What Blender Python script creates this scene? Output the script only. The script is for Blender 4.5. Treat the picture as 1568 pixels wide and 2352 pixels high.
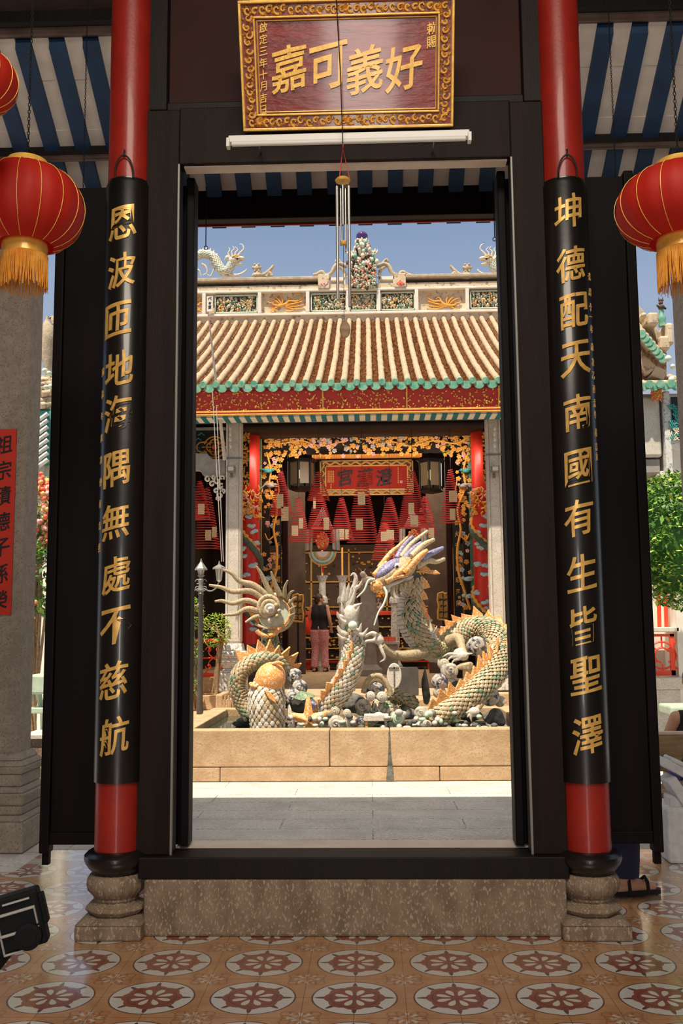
import bpy, bmesh, math, random
from mathutils import Vector, Matrix
S = bpy.context.scene
for o in list(bpy.data.objects): bpy.data.objects.remove(o)
R = random.Random(7)
PI = math.pi
def sn(a): return math.sin(a)
def cs(a): return math.cos(a)

# ------------------------------------------------------------------ camera
F, YAW, PITCH, ROLL, EYE = 2217.7, .0288, .1184, -.0086, 1.446
CAM_F = Vector((-sn(YAW)*cs(PITCH), cs(YAW)*cs(PITCH), sn(PITCH)))
_r = Vector((cs(YAW), sn(YAW), 0)); _u = _r.cross(CAM_F)
CAM_R = cs(ROLL)*_r + sn(ROLL)*_u; CAM_U = -sn(ROLL)*_r + cs(ROLL)*_u
cd = bpy.data.cameras.new('camera'); cam = bpy.data.objects.new('camera', cd); S.collection.objects.link(cam)
cam.matrix_world = Matrix(((CAM_R.x, CAM_U.x, -CAM_F.x, 0), (CAM_R.y, CAM_U.y, -CAM_F.y, 0), (CAM_R.z, CAM_U.z, -CAM_F.z, EYE), (0, 0, 0, 1)))
cd.sensor_fit = 'VERTICAL'; cd.sensor_height = 36; cd.lens = 36*F/2352; cd.clip_start = .05; cd.clip_end = 300
S.camera = cam
S.view_settings.view_transform = 'Standard'; S.view_settings.look = 'None'; S.view_settings.gamma = 1
S.view_settings.use_curve_mapping = False; S.view_settings.exposure = .25
def P(x, y, Y):                       # survey point: image bearing at a known distance Y
    d = CAM_F + CAM_R*((x-784)/F) + CAM_U*((1176-y)/F); return d*(Y/d.y) + Vector((0, 0, EYE))
def PZ(x, y, z):                      # survey point on a level z
    d = CAM_F + CAM_R*((x-784)/F) + CAM_U*((1176-y)/F); return d*((z-EYE)/d.z) + Vector((0, 0, EYE))
# ------------------------------------------------------------------ sky and sun
w = bpy.data.worlds.new('sky'); S.world = w; w.use_nodes = True; nt = w.node_tree; nt.nodes.clear()
tc = nt.nodes.new('ShaderNodeTexCoord'); sx = nt.nodes.new('ShaderNodeSeparateXYZ'); cr = nt.nodes.new('ShaderNodeValToRGB')
bg = nt.nodes.new('ShaderNodeBackground'); ow = nt.nodes.new('ShaderNodeOutputWorld')
nt.links.new(tc.outputs['Generated'], sx.inputs[0]); nt.links.new(sx.outputs['Z'], cr.inputs[0]); nt.links.new(cr.outputs[0], bg.inputs[0]); nt.links.new(bg.outputs[0], ow.inputs[0])
el = cr.color_ramp.elements; el[0].position = 0.0; el[0].color = (.50, .50, .50, 1); el[1].position = .52; el[1].color = (.14, .215, .385, 1)
e = el.new(.32); e.color = (.28, .355, .49, 1); e = el.new(.44); e.color = (.165, .245, .405, 1); e = el.new(.85); e.color = (.75, .72, .62, 1)
bg.inputs[1].default_value = 1.0
def lamp(name, kind, loc, direction, power, col, sx=1, sy=1):
    l = bpy.data.lights.new(name, kind); o = bpy.data.objects.new(name, l); S.collection.objects.link(o); o.location = loc
    o.rotation_euler = Vector(direction).to_track_quat('-Z', 'Y').to_euler(); l.energy = power; l.color = col
    if kind == 'AREA': l.shape = 'RECTANGLE'; l.size = sx; l.size_y = sy
    return o
sun = lamp('sun', 'SUN', (0, 0, 20), (.20, .36, -1), 5.6, (1, .89, .71)); sun.data.angle = .012
lamp('court_behind_the_hall', 'AREA', (-.05, -4.5, 2.3), (0, 1, 0), 120, (1, .92, .84), 1.0, 3.0)
lamp('hall_floor_fill', 'AREA', (0, -.6, 6.6), (0, .2, -1), 290, (1, .88, .74), 3.0, 2.0)  # added fill that brightens the floor; the roof above has no opening
lamp('rear_hall_fill', 'AREA', (-.1, 19.5, 4.7), (0, -.25, -1), 190, (1, .86, .66), 5.5, 3.0)  # added overhead fill lifting the dark rear hall, no real source there
lamp('rear_hall_tube_lamp', 'AREA', (-.1, 16.2, 4.35), (0, .9, -.6), 26, (1, .92, .8), 4.0, .2)

# ------------------------------------------------------------------ node helpers
class E_:
    def __init__(s, nt, sock): s.nt = nt; s.s = sock
    def op(s, o, b=None, c=None):
        n = s.nt.nodes.new('ShaderNodeMath'); n.operation = o
        for i, v in enumerate((s, b, c)):
            if v is None: continue
            if isinstance(v, E_): s.nt.links.new(v.s, n.inputs[i])
            else: n.inputs[i].default_value = v
        return E_(s.nt, n.outputs[0])
    def __add__(s, b): return s.op('ADD', b)
    def __sub__(s, b): return s.op('SUBTRACT', b)
    def __mul__(s, b): return s.op('MULTIPLY', b)
    def __truediv__(s, b): return s.op('DIVIDE', b)
    def lt(s, b): return s.op('LESS_THAN', b)
    def gt(s, b): return s.op('GREATER_THAN', b)
    def abs(s): return s.op('ABSOLUTE')
    def fr(s): return s.op('FRACT')
    def sin(s): return s.op('SINE')
    def mx(s, b): return s.op('MAXIMUM', b)
    def mn(s, b): return s.op('MINIMUM', b)
def newmat(name):
    m = bpy.data.materials.new(name); m.use_nodes = True; nt = m.node_tree; b = nt.nodes['Principled BSDF']; return m, nt, b
def mix(nt, f, a, b):
    n = nt.nodes.new('ShaderNodeMix'); n.data_type = 'RGBA'
    for i, v in ((0, f), (6, a), (7, b)):
        if isinstance(v, E_): nt.links.new(v.s, n.inputs[i])
        elif isinstance(v, bpy.types.NodeSocket): nt.links.new(v, n.inputs[i])
        elif isinstance(v, (int, float)): n.inputs[i].default_value = v
        else: n.inputs[i].default_value = (*v, 1)
    return n.outputs[2]
def noise(nt, scale, detail=4, vec=None, rough=.55):
    n = nt.nodes.new('ShaderNodeTexNoise'); n.inputs['Scale'].default_value = scale; n.inputs['Detail'].default_value = detail; n.inputs['Roughness'].default_value = rough
    if vec is None:
        t = nt.nodes.new('ShaderNodeTexCoord'); vec = t.outputs['Object']
    nt.links.new(vec, n.inputs['Vector']); return E_(nt, n.outputs['Fac'])
def ramp(nt, e, lo, hi):
    n = nt.nodes.new('ShaderNodeMapRange'); n.inputs[1].default_value = lo; n.inputs[2].default_value = hi; nt.links.new(e.s, n.inputs[0]); return E_(nt, n.outputs[0])
def bump(nt, b, e, st, dist=.01):
    n = nt.nodes.new('ShaderNodeBump'); n.inputs['Strength'].default_value = st; n.inputs['Distance'].default_value = dist
    nt.links.new(e.s, n.inputs['Height']); nt.links.new(n.outputs[0], b.inputs['Normal'])
MAT = {}
def mat(name, c1, c2=None, rough=.6, metal=0, sc=8, bp=0, bs=40, coat=0, lo=.35, hi=.65, spec=.5, det=4, c3=None, sc3=60, stretch=None, trans=0):
    m, nt, b = newmat(name)
    vec = None
    if stretch:
        t = nt.nodes.new('ShaderNodeTexCoord'); mp = nt.nodes.new('ShaderNodeMapping'); mp.inputs['Scale'].default_value = stretch
        nt.links.new(t.outputs['Object'], mp.inputs[0]); vec = mp.outputs[0]
    if c2:
        col = mix(nt, ramp(nt, noise(nt, sc, det, vec), lo, hi), c1, c2)
        if c3: col = mix(nt, ramp(nt, noise(nt, sc3, 2, vec), .56, .64), col, c3)
        nt.links.new(col, b.inputs['Base Color'])
    else: b.inputs['Base Color'].default_value = (*c1, 1)
    b.inputs['Roughness'].default_value = rough; b.inputs['Metallic'].default_value = metal; b.inputs['Coat Weight'].default_value = coat; b.inputs['Coat Roughness'].default_value = .08
    b.inputs['Specular IOR Level'].default_value = spec; b.inputs['Transmission Weight'].default_value = trans
    if bp: bump(nt, b, noise(nt, bs, 4, vec), bp)
    MAT[name] = m; return m
def glow(name, c, st):
    m, nt, b = newmat(name); b.inputs['Base Color'].default_value = (*c, 1); b.inputs['Emission Color'].default_value = (*c, 1); b.inputs['Emission Strength'].default_value = st; MAT[name] = m; return m

mat('black_lacquer', (.003, .0025, .0025), (.006, .0045, .004), rough=.35, sc=3, coat=.30, bp=.05, bs=25)
mat('black_wood', (.004, .0025, .002), (.008, .005, .004), rough=.5, sc=4, bp=.1, bs=30, stretch=(6, 6, .6), spec=.2)
mat('brown_wood', (.008, .004, .0025), (.015, .0075, .0045), rough=.6, sc=3, bp=.15, bs=30, stretch=(6, 6, .5), spec=.18)
mat('leaf_wood', (.0025, .0013, .002), (.005, .0025, .003), rough=.55, sc=3, spec=.14, stretch=(5, 5, .4))
mat('panel_red_wood', (.022, .004, .0025), (.034, .006, .004), rough=.6, sc=2, spec=.2)
mat('red_lacquer', (.34, .017, .008), (.26, .012, .006), rough=.42, sc=5, coat=.14, bp=.10, bs=60)
mat('rear_red', (.72, .030, .010), (.62, .022, .008), rough=.4, sc=5, coat=.12)
mat('stone_brown', (.17, .115, .070), (.27, .20, .135), rough=.85, sc=9, bp=.5, bs=70, c3=(.38, .31, .235), sc3=70, det=8, stretch=(1.4, 1.4, .7))
mat('granite_pillar', (.27, .225, .18), (.34, .29, .24), rough=.85, sc=14, bp=.35, bs=90, c3=(.2, .16, .13), sc3=90)
mat('stone_pink', (.62, .50, .42), (.70, .58, .49), rough=.8, sc=9, bp=.2, bs=60)
mat('stone_warm', (.45, .285, .15), (.58, .40, .24), rough=.9, sc=6, bp=.5, bs=45, c3=(.42, .29, .17), sc3=55, det=8)
mat('stone_pale', (.62, .55, .47), (.74, .67, .58), rough=.9, sc=6, bp=.3, bs=60, c3=(.45, .39, .33), sc3=80)
mat('stone_grey', (.34, .31, .28), (.45, .42, .38), rough=.9, sc=8, bp=.4, bs=60)
mat('white_stone', (.78, .78, .76), (.62, .60, .56), rough=.8, sc=12, bp=.3, bs=50, c3=(.35, .33, .31), sc3=30)
mat('gold', (.95, .58, .12), (.80, .44, .07), rough=.36, metal=.25, sc=20, coat=.2, bp=.2, bs=60)
mat('gold_leaf', (.95, .58, .13), (.78, .42, .08), rough=.5, metal=.1, sc=30)
mat('gold_flower', (.90, .46, .09), (.80, .35, .05), rough=.55, sc=14)
mat('gold_inscription', (.85, .52, .14), (.66, .38, .09), rough=.35, metal=.3, sc=25)
mat('plaque_red', (.30, .022, .010), (.20, .014, .008), rough=.30, sc=5, coat=.4, bp=.55, bs=9, stretch=(1, 1, 5))
mat('fixture_white', (.80, .80, .76), rough=.4)
mat('soffit_pale', (.66, .55, .45), (.75, .65, .55), rough=.7, sc=8)
mat('rafter_blue', (.004, .028, .080), (.006, .040, .11), rough=.6, sc=6)
mat('rafter_teal', (.012, .17, .24), (.016, .22, .30), rough=.6, sc=6)
mat('roof_white', (.62, .56, .50), (.72, .66, .60), rough=.8, sc=8)
mat('rear_white', (.85, .80, .70), rough=.8)
mat('tile_tube', (.40, .29, .185), (.52, .395, .27), rough=.9, sc=7, bp=.5, bs=40, c3=(.36, .27, .19), sc3=34, det=6)
mat('tile_pan', (.26, .12, .06), (.58, .38, .22), rough=.9, sc=22, bp=.6, bs=60, c3=(.12, .06, .035), sc3=50, det=6)
mat('glaze_green', (.10, .36, .25), (.30, .52, .36), rough=.3, sc=14, coat=.3)
mat('glaze_dark_green', (.03, .16, .11), (.10, .30, .20), rough=.3, sc=20, coat=.3)
mat('plaster', (.74, .62, .44), (.60, .47, .32), rough=.9, sc=4, bp=.3, bs=30, c3=(.35, .26, .18), sc3=12, det=8)
mat('plaster_white', (.84, .80, .72), (.74, .68, .58), rough=.9, sc=5, bp=.1)
mat('ridge_carving', (.40, .32, .22), (.55, .45, .33), rough=.9, sc=12, bp=.5, bs=40)
mat('carving_dark', (.06, .045, .035), (.13, .10, .07), rough=.9, sc=18)
mat('orange_relief', (.92, .45, .07), (.85, .36, .05), rough=.7, sc=14)
mat('purple_glaze', (.055, .012, .13), rough=.15, coat=.6)
mat('cream', (.78, .70, .52), (.62, .54, .38), rough=.55, sc=20, bp=.2)
mat('pale_green', (.52, .62, .48), (.70, .72, .62), rough=.5, sc=25)
mat('teal_paint', (.03, .25, .24), (.06, .36, .33), rough=.6, sc=10)
mat('pink_paint', (.80, .36, .34), (.88, .55, .50), rough=.6, sc=12)
mat('sky_paint', (.36, .62, .72), (.55, .75, .80), rough=.6, sc=12)
mat('grey_scale_paint', (.04, .075, .06), (.12, .18, .15), rough=.6, sc=60)
mat('incense_red', (.85, .10, .09), (.75, .07, .065), rough=.75, sc=10)
mat('paper_cream', (.82, .70, .42), (.88, .80, .55), rough=.8, sc=30)
mat('banner_red', (.60, .030, .012), (.50, .024, .010), rough=.75, sc=6)
mat('ink', (.008, .007, .007), rough=.5)
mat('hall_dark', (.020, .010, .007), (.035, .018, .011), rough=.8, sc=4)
mat('hall_dado', (.10, .065, .045), (.15, .10, .07), rough=.8, sc=4)
mat('iron_black', (.015, .015, .015), rough=.5, metal=.3)
mat('lamp_post_paint', (.055, .052, .05), (.08, .075, .07), rough=.4, sc=20)
mat('lamp_grey', (.20, .19, .18), (.28, .27, .26), rough=.45, sc=20)
mat('lamp_glass', (.75, .72, .58), rough=.2)
mat('red_iron', (.85, .07, .025), rough=.45)
mat('orange_wall', (.80, .36, .07), (.70, .28, .05), rough=.8, sc=6)
mat('leaf_green', (.09, .26, .03), (.20, .40, .05), rough=.5, sc=30)
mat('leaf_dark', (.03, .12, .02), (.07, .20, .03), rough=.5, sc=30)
mat('leaf_yellow', (.52, .58, .08), (.40, .52, .06), rough=.5, sc=30)
mat('petal_red', (.85, .10, .06), (.90, .25, .15), rough=.6, sc=30)
mat('petal_orange', (.90, .40, .12), (.85, .55, .18), rough=.6, sc=30)
mat('mosaic_cream', (.50, .38, .22), (.66, .54, .36), rough=.42, sc=45, bp=.3, bs=90, c3=(.20, .17, .10), sc3=80)
mat('mosaic_green', (.10, .20, .11), (.34, .42, .27), rough=.35, sc=50, bp=.3, bs=90, coat=.2)
mat('mosaic_grey', (.34, .33, .29), (.55, .54, .50), rough=.42, sc=45, bp=.3, bs=90)
mat('mosaic_dark', (.025, .035, .025), (.06, .07, .05), rough=.6, sc=40, bp=.4, bs=70)
mat('mosaic_orange', (.78, .28, .05), (.86, .44, .14), rough=.42, sc=40, bp=.3, bs=80, c3=(.92, .82, .66), sc3=60)
mat('mosaic_purple', (.12, .10, .28), (.42, .39, .55), rough=.4, sc=60, bp=.4, bs=100)
mat('mosaic_tan', (.40, .29, .16), (.56, .45, .29), rough=.5, sc=50, bp=.5, bs=100, c3=(.28, .22, .13), sc3=75)
mat('mosaic_pale', (.56, .49, .42), (.72, .66, .58), rough=.4, sc=40, bp=.3, bs=80)
mat('shell_blue', (.07, .075, .11), (.52, .47, .42), rough=.35, sc=15, lo=.44, hi=.48, coat=.2)
mat('shell_cream', (.56, .49, .38), (.22, .20, .22), rough=.4, sc=18, lo=.5, hi=.62, coat=.2)
mat('rock_dark', (.075, .075, .07), (.19, .18, .16), rough=.9, sc=16, bp=.8, bs=50)
mat('skin', (.58, .30, .19), rough=.55)
mat('hair_dark', (.035, .018, .012), (.06, .03, .02), rough=.6, sc=40)
mat('cloth_black', (.012, .010, .012), rough=.9)
mat('cloth_pink', (.55, .17, .20), (.72, .42, .42), rough=.9, sc=55, lo=.48, hi=.56)
mat('cloth_orange', (.88, .30, .06), rough=.85)
mat('cloth_red', (.85, .06, .03), rough=.8)
mat('cloth_white', (.72, .68, .72), rough=.9)
mat('cloth_navy', (.02, .02, .05), rough=.9)
mat('cloth_blue', (.06, .06, .30), rough=.9)
mat('plastic_black', (.006, .006, .007), rough=.6, spec=.08)
mat('metal_grey', (.26, .25, .23), rough=.45, metal=.5)
mat('steel', (.62, .58, .52), rough=.3, metal=.8)
mat('table_wood', (.24, .15, .08), (.36, .24, .13), rough=.6, sc=6, stretch=(1, 6, 6))
mat('bench_stone', (.55, .56, .56), (.68, .69, .70), rough=.7, sc=20)
mat('celadon', (.42, .56, .42), (.58, .68, .55), rough=.4, sc=8)
mat('tassel', (.72, .28, .03), (.85, .40, .06), rough=.7, sc=30)
mat('purlin', (.05, .03, .022), (.10, .06, .05), rough=.38, sc=6)
mat('water_green', (.03, .05, .03), rough=.05)
mat('wall_dim', (.10, .08, .06), (.13, .10, .08), rough=.9, sc=3)
mat('bead_white', (.75, .72, .72), rough=.5)
mat('glass_beige', (.22, .15, .08), rough=.3)
glow('glow_tube', (1, .93, .80), 1.6)
glow('glow_lantern', (1, .62, .30), .8)
# glowing red silk: thin cloth lets light through
m, nt, b = newmat('lantern_silk'); MAT['lantern_silk'] = m
nn = ramp(nt, noise(nt, 200, 2), .3, .7); nt.links.new(mix(nt, nn, (.50, .016, .006), (.62, .024, .010)), b.inputs['Base Color']); b.inputs['Roughness'].default_value = .6
tr = nt.nodes.new('ShaderNodeBsdfTranslucent'); tr.inputs[0].default_value = (.8, .04, .015, 1); ms = nt.nodes.new('ShaderNodeMixShader'); ms.inputs[0].default_value = .35
nt.links.new(b.outputs[0], ms.inputs[1]); nt.links.new(tr.outputs[0], ms.inputs[2]); nt.links.new(ms.outputs[0], nt.nodes['Material Output'].inputs[0])
# red fascia with gilded sprays
m, nt, b = newmat('fascia_red'); MAT['fascia_red'] = m
n1 = noise(nt, 9, 5, rough=.7); n2 = noise(nt, 30, 3)
g = ramp(nt, n1*.6 + n2*.5, .66, .69)
nt.links.new(mix(nt, g, (.52, .035, .022), (.88, .46, .10)), b.inputs['Base Color']); b.inputs['Roughness'].default_value = .6
# hydraulic floor tiles
m, nt, b = newmat('patterned_floor_tile'); MAT['patterned_floor_tile'] = m
t = nt.nodes.new('ShaderNodeTexCoord'); sp = nt.nodes.new('ShaderNodeSeparateXYZ'); nt.links.new(t.outputs['Object'], sp.inputs[0])
X = E_(nt, sp.outputs[0]); Y = E_(nt, sp.outputs[1])
u = ((X + (.080+40*.4))/.4 + .5).fr() - .5; v = ((Y + (-3.988+40*.4))/.4 + .5).fr() - .5
r = (u*u + v*v).op('SQRT'); th = v.op('ARCTAN2', u)
nz = noise(nt, 30, 3); big = noise(nt, 1.5, 2)
tan_ = mix(nt, ramp(nt, noise(nt, 9, 5), .35, .65), (.44, .20, .075), (.54, .30, .145))
uc = u.abs() - .5; vc = v.abs() - .5; rc = (uc*uc + vc*vc).op('SQRT'); tc2 = vc.op('ARCTAN2', uc)
curl = ((tc2*8).sin()*.035 + .145 - rc).abs().lt(.012).mx(((tc2*4).sin().abs()*.05 + .05 - rc).abs().lt(.010))
curl2 = ((u.abs()-.36)*(u.abs()-.36) + (v.abs()-.40)*(v.abs()-.40)).op('SQRT') - .05
col = mix(nt, curl.mx(curl2.abs().lt(.007))*.75, tan_, (.24, .10, .05))
wf = ((tc2*4 + 1.57).sin().abs().gt(.72)*rc.gt(.05)*rc.lt(.13)*nz.gt(.44))
col = mix(nt, wf*.85, col, (.66, .58, .48))
col = mix(nt, r.lt(.425), col, (.10, .035, .04))
spike = ((th*4).sin()*0 + (th*4).op('COSINE').abs())
col = mix(nt, r.lt(.408), col, (.64, .63, .58))
sp8 = (th*8).op('COSINE').gt(.80)*r.lt(.385)*((th*8).op('COSINE') - (r-.30)*2.2).gt(.80)
col = mix(nt, sp8, col, (.10, .03, .035))
col = mix(nt, (r - (th*4).op('COSINE').abs()*.03).lt(.272), col, (.26, .060, .040))
col = mix(nt, ((r - (th*4).sin().abs()*.0).gt(.232)*r.lt(.245)), col, (.12, .03, .025))
pet = ((th*4 + PI/2*0).sin().abs() - (r-.135)*(r-.135)*70).gt(.62)*r.gt(.035)*r.lt(.215)
col = mix(nt, pet, col, (.66, .64, .55))
# border strip near the courtyard edge and beside the column notches
dN = (Y - 6.34).abs(); Xs = (X + .107).abs(); notchY = Y.gt(6.05)
dY = dN*1.0 + Xs.gt(1.95)*10; dX = (Xs - 2.06).abs() + Y.lt(6.05)*10 ; dB = (Y - 6.05).abs() + Xs.lt(2.06)*10
bd = dY.mn(dX).mn(dB)
bm_ = ((X*26).sin()*(Y*26).sin() + nz - .5).gt(.22)
bcol = mix(nt, bm_, (.60, .56, .50), (.42, .16, .12))
col = mix(nt, bd.lt(.115), col, (.12, .06, .05)); col = mix(nt, bd.lt(.108), col, bcol); col = mix(nt, bd.gt(.100)*bd.lt(.108), col, (.62, .58, .52))
sa = (((X + (.080+40*.4))/.2).fr() - .5).abs().gt(.493); sb = (((Y + (-3.988+40*.4))/.2).fr() - .5).abs().gt(.493)
col = mix(nt, sa.mx(sb)*.8, col, (.09, .05, .03))
dirt = ramp(nt, noise(nt, 2.2, 6), .3, .8); col = mix(nt, dirt*.25, col, (.30, .18, .10))
nt.links.new(col, b.inputs['Base Color'])
rg = ramp(nt, noise(nt, 5, 4), .3, .7); rr = rg*.12 + .22; nt.links.new(rr.s, b.inputs['Roughness']); b.inputs['Specular IOR Level'].default_value = .7; b.inputs['Coat Weight'].default_value = 1.0; b.inputs['Coat IOR'].default_value = 1.7; b.inputs['Coat Roughness'].default_value = .12
bump(nt, b, noise(nt, 14, 3)*.4 + (sa.mx(sb))*-.6, .12, .004)
# granite paving
m, nt, b = newmat('granite_paving'); MAT['granite_paving'] = m
t = nt.nodes.new('ShaderNodeTexCoord'); br = nt.nodes.new('ShaderNodeTexBrick'); nt.links.new(t.outputs['Object'], br.inputs[0])
br.inputs['Scale'].default_value = 1; br.inputs['Brick Width'].default_value = 1.35; br.inputs['Row Height'].default_value = .36; br.inputs['Mortar Size'].default_value = .006; br.inputs['Mortar Smooth'].default_value = .3
br.inputs['Color1'].default_value = (.44, .42, .40, 1); br.inputs['Color2'].default_value = (.52, .49, .46, 1); br.inputs['Mortar'].default_value = (.12, .11, .10, 1)
c = mix(nt, ramp(nt, noise(nt, 45, 3), .42, .62), br.outputs[0], (.60, .57, .53)); c = mix(nt, ramp(nt, noise(nt, 3, 6), .45, .7)*.5, c, (.30, .28, .27))
nt.links.new(c, b.inputs['Base Color']); b.inputs['Roughness'].default_value = .85; bump(nt, b, noise(nt, 60, 3), .3)

# ------------------------------------------------------------------ mesh helpers
C = S.collection; ORG = {}
def V(*a): return Vector(a[0]) if len(a) == 1 else Vector(a)
def frame(d):
    d = d.normalized(); a = Vector((0, 0, 1)) if abs(d.z) < .9 else Vector((1, 0, 0)); u = d.cross(a).normalized(); return u, u.cross(d).normalized()
class MB:
    def __init__(s): s.v = []; s.f = []; s.m = []
    def add(s, vs, fs, mi=0):
        n = len(s.v); s.v += [tuple(v) for v in vs]; s.f += [tuple(i+n for i in f) for f in fs]; s.m += [mi]*len(fs); return s
    def box(s, x0, y0, z0, x1, y1, z1, mi=0):
        x0, x1 = sorted((x0, x1)); y0, y1 = sorted((y0, y1)); z0, z1 = sorted((z0, z1))
        return s.add([(x0,y0,z0),(x1,y0,z0),(x1,y1,z0),(x0,y1,z0),(x0,y0,z1),(x1,y0,z1),(x1,y1,z1),(x0,y1,z1)], [(0,3,2,1),(4,5,6,7),(0,1,5,4),(1,2,6,5),(2,3,7,6),(3,0,4,7)], mi)
    def obox(s, c, u, v, w, mi=0):            # centre and three half-axes
        c, u, v, w = map(Vector, (c, u, v, w)); vs = [c+u*a+v*b_+w*d for a, b_, d in ((-1,-1,-1),(1,-1,-1),(1,1,-1),(-1,1,-1),(-1,-1,1),(1,-1,1),(1,1,1),(-1,1,1))]
        return s.add(vs, [(0,3,2,1),(4,5,6,7),(0,1,5,4),(1,2,6,5),(2,3,7,6),(3,0,4,7)], mi)
    def tube(s, pts, r, n=8, mi=0, caps=True, flat=1):
        pts = [Vector(p) for p in pts]; k = len(pts); rs = [r]*k if isinstance(r, (int, float)) else list(r)
        d = (pts[1]-pts[0]); u, v = frame(d); vs = []; fs = []
        for i, p in enumerate(pts):
            t = (pts[min(i+1, k-1)] - pts[max(i-1, 0)]); t = t.normalized() if t.length > 1e-9 else d
            u = (u - t*u.dot(t)); u = u.normalized() if u.length > 1e-6 else frame(t)[0]; v = t.cross(u)
            for j in range(n):
                a = 2*PI*j/n; vs.append(p + u*cs(a)*rs[i] + v*sn(a)*rs[i]*flat)
        for i in range(k-1):
            for j in range(n): a = i*n+j; b_ = i*n+(j+1) % n; fs.append((a, b_, b_+n, a+n))
        if caps: fs.append(tuple(range(n-1, -1, -1))); fs.append(tuple((k-1)*n+j for j in range(n)))
        return s.add(vs, fs, mi)
    def lathe(s, prof, c, n=28, mi=0, rib=0, ribn=0, a0=0, a1=2*PI):
        full = abs(a1-a0-2*PI) < 1e-6; m_ = n if full else n+1; vs = []; fs = []
        for (r, z) in prof:
            for j in range(m_):
                a = a0+(a1-a0)*j/n; q = r*(1+rib*abs(sn(a*ribn/2))) if rib else r
                vs.append((c[0]+q*cs(a), c[1]+q*sn(a), c[2]+z))
        for i in range(len(prof)-1):
            for j in range(n): a = i*m_+j; b_ = i*m_+(j+1) % m_; fs.append((a, b_, b_+m_, a+m_))
        if full:
            if prof[0][0] > 1e-5: fs.append(tuple(range(n-1, -1, -1)))
            if prof[-1][0] > 1e-5: fs.append(tuple((len(prof)-1)*n+j for j in range(n)))
        return s.add(vs, fs, mi)
    def ell(s, c, r, n=12, m=8, mi=0, rot=None):
        c = Vector(c); r = (r, r, r) if isinstance(r, (int, float)) else r; vs = []; fs = []
        for i in range(1, m):
            p = PI*i/m
            for j in range(n):
                a = 2*PI*j/n; q = Vector((r[0]*sn(p)*cs(a), r[1]*sn(p)*sn(a), r[2]*cs(p))); vs.append(c+(rot @ q if rot else q))
        for z in (1, -1):
            q = Vector((0, 0, r[2]*z)); vs.append(c+(rot @ q if rot else q))
        for i in range(m-2):
            for j in range(n): a = i*n+j; b_ = i*n+(j+1) % n; fs.append((a, a+n, b_+n, b_))
        t = len(vs)-2; fs += [(t, j, (j+1) % n) for j in range(n)]; fs += [(t+1, (m-2)*n+(j+1) % n, (m-2)*n+j) for j in range(n)]
        return s.add(vs, fs, mi)
    def prism(s, poly, o, u, v, d, mi=0):      # flat outline in (u, v) through o, extruded by vector d
        o, u, v, d = map(Vector, (o, u, v, d)); n = len(poly); vs = [o+u*a+v*b_ for a, b_ in poly]; vs += [q+d for q in vs]
        return s.add(vs, [tuple(range(n-1, -1, -1)), tuple(range(n, 2*n))] + [(i, (i+1) % n, (i+1) % n+n, i+n) for i in range(n)], mi)
    def text(s, ch, fn, mi=0, e=.02, cuts=0, slant=.10):
        vs, fs = glyph(ch, e, cuts, slant); return s.add([fn(*q) for q in vs], fs, mi)
    def build(s, name, mats, parent=None, smooth=35, bevel=0, org=None, **tg):
        if parent is not None: o_ = ORG[parent.name]
        elif org is not None: o_ = Vector(org)
        else:
            xs, ys, zs = zip(*s.v); o_ = Vector(((min(xs)+max(xs))/2, (min(ys)+max(ys))/2, min(zs)))
        me = bpy.data.meshes.new(name); me.from_pydata([(x-o_.x, y-o_.y, z-o_.z) for x, y, z in s.v], [], s.f); me.update()
        for q in ([mats] if isinstance(mats, str) else mats): me.materials.append(MAT[q])
        if not isinstance(mats, str): me.polygons.foreach_set('material_index', s.m)
        if smooth: me.polygons.foreach_set('use_smooth', [True]*len(me.polygons)); me.set_sharp_from_angle(angle=math.radians(smooth))
        ob = bpy.data.objects.new(name, me); C.objects.link(ob)
        if parent is not None: ob.parent = parent
        else: ob.location = o_
        ORG[ob.name] = o_
        if bevel: q = ob.modifiers.new('bevel', 'BEVEL'); q.width = bevel; q.segments = 2; q.limit_method = 'ANGLE'
        for k_, v_ in tg.items(): ob[k_] = v_
        return ob
_G = {}
def glyph(ch, e, cuts, slant):
    key = (ch, e, cuts, slant)
    if key in _G: return _G[key]
    cu = bpy.data.curves.new('g', 'FONT'); cu.body = ch; cu.size = 1; cu.extrude = e; cu.offset = .012; cu.resolution_u = 3
    ob = bpy.data.objects.new('g', cu); C.objects.link(ob); dg = bpy.context.evaluated_depsgraph_get(); me = bpy.data.meshes.new_from_object(ob.evaluated_get(dg))
    bm = bmesh.new(); bm.from_mesh(me)
    if len(bm.verts) == 0: bm.free(); _G[key] = ([], []); return _G[key]
    xs = [q.co.x for q in bm.verts]; ys = [q.co.y for q in bm.verts]; cx = (min(xs)+max(xs))/2; cy = (min(ys)+max(ys))/2
    k = 1/max(max(ys)-min(ys), .3 if ch in '一二三十' else .1, (max(xs)-min(xs)) if ch in '一二三十' else .1)
    for q in bm.verts:
        q.co.x = (q.co.x-cx)*k; q.co.y = (q.co.y-cy)*k
        q.co.y += slant*q.co.x + .035*sn(3.1*q.co.x+1.3*q.co.y); q.co.x += -.05*q.co.y*abs(q.co.y) + .02*sn(4*q.co.y)
    for i in range(cuts):
        x = -.5+(i+1)/(cuts+1); bmesh.ops.bisect_plane(bm, geom=bm.verts[:]+bm.edges[:]+bm.faces[:], plane_co=(x, 0, 0), plane_no=(1, 0, 0))
    bm.verts.index_update(); r = ([tuple(q.co) for q in bm.verts], [tuple(q.index for q in f.verts) for f in bm.faces]); bm.free()
    bpy.data.objects.remove(ob); bpy.data.curves.remove(cu); bpy.data.meshes.remove(me); _G[key] = r; return r
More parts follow.
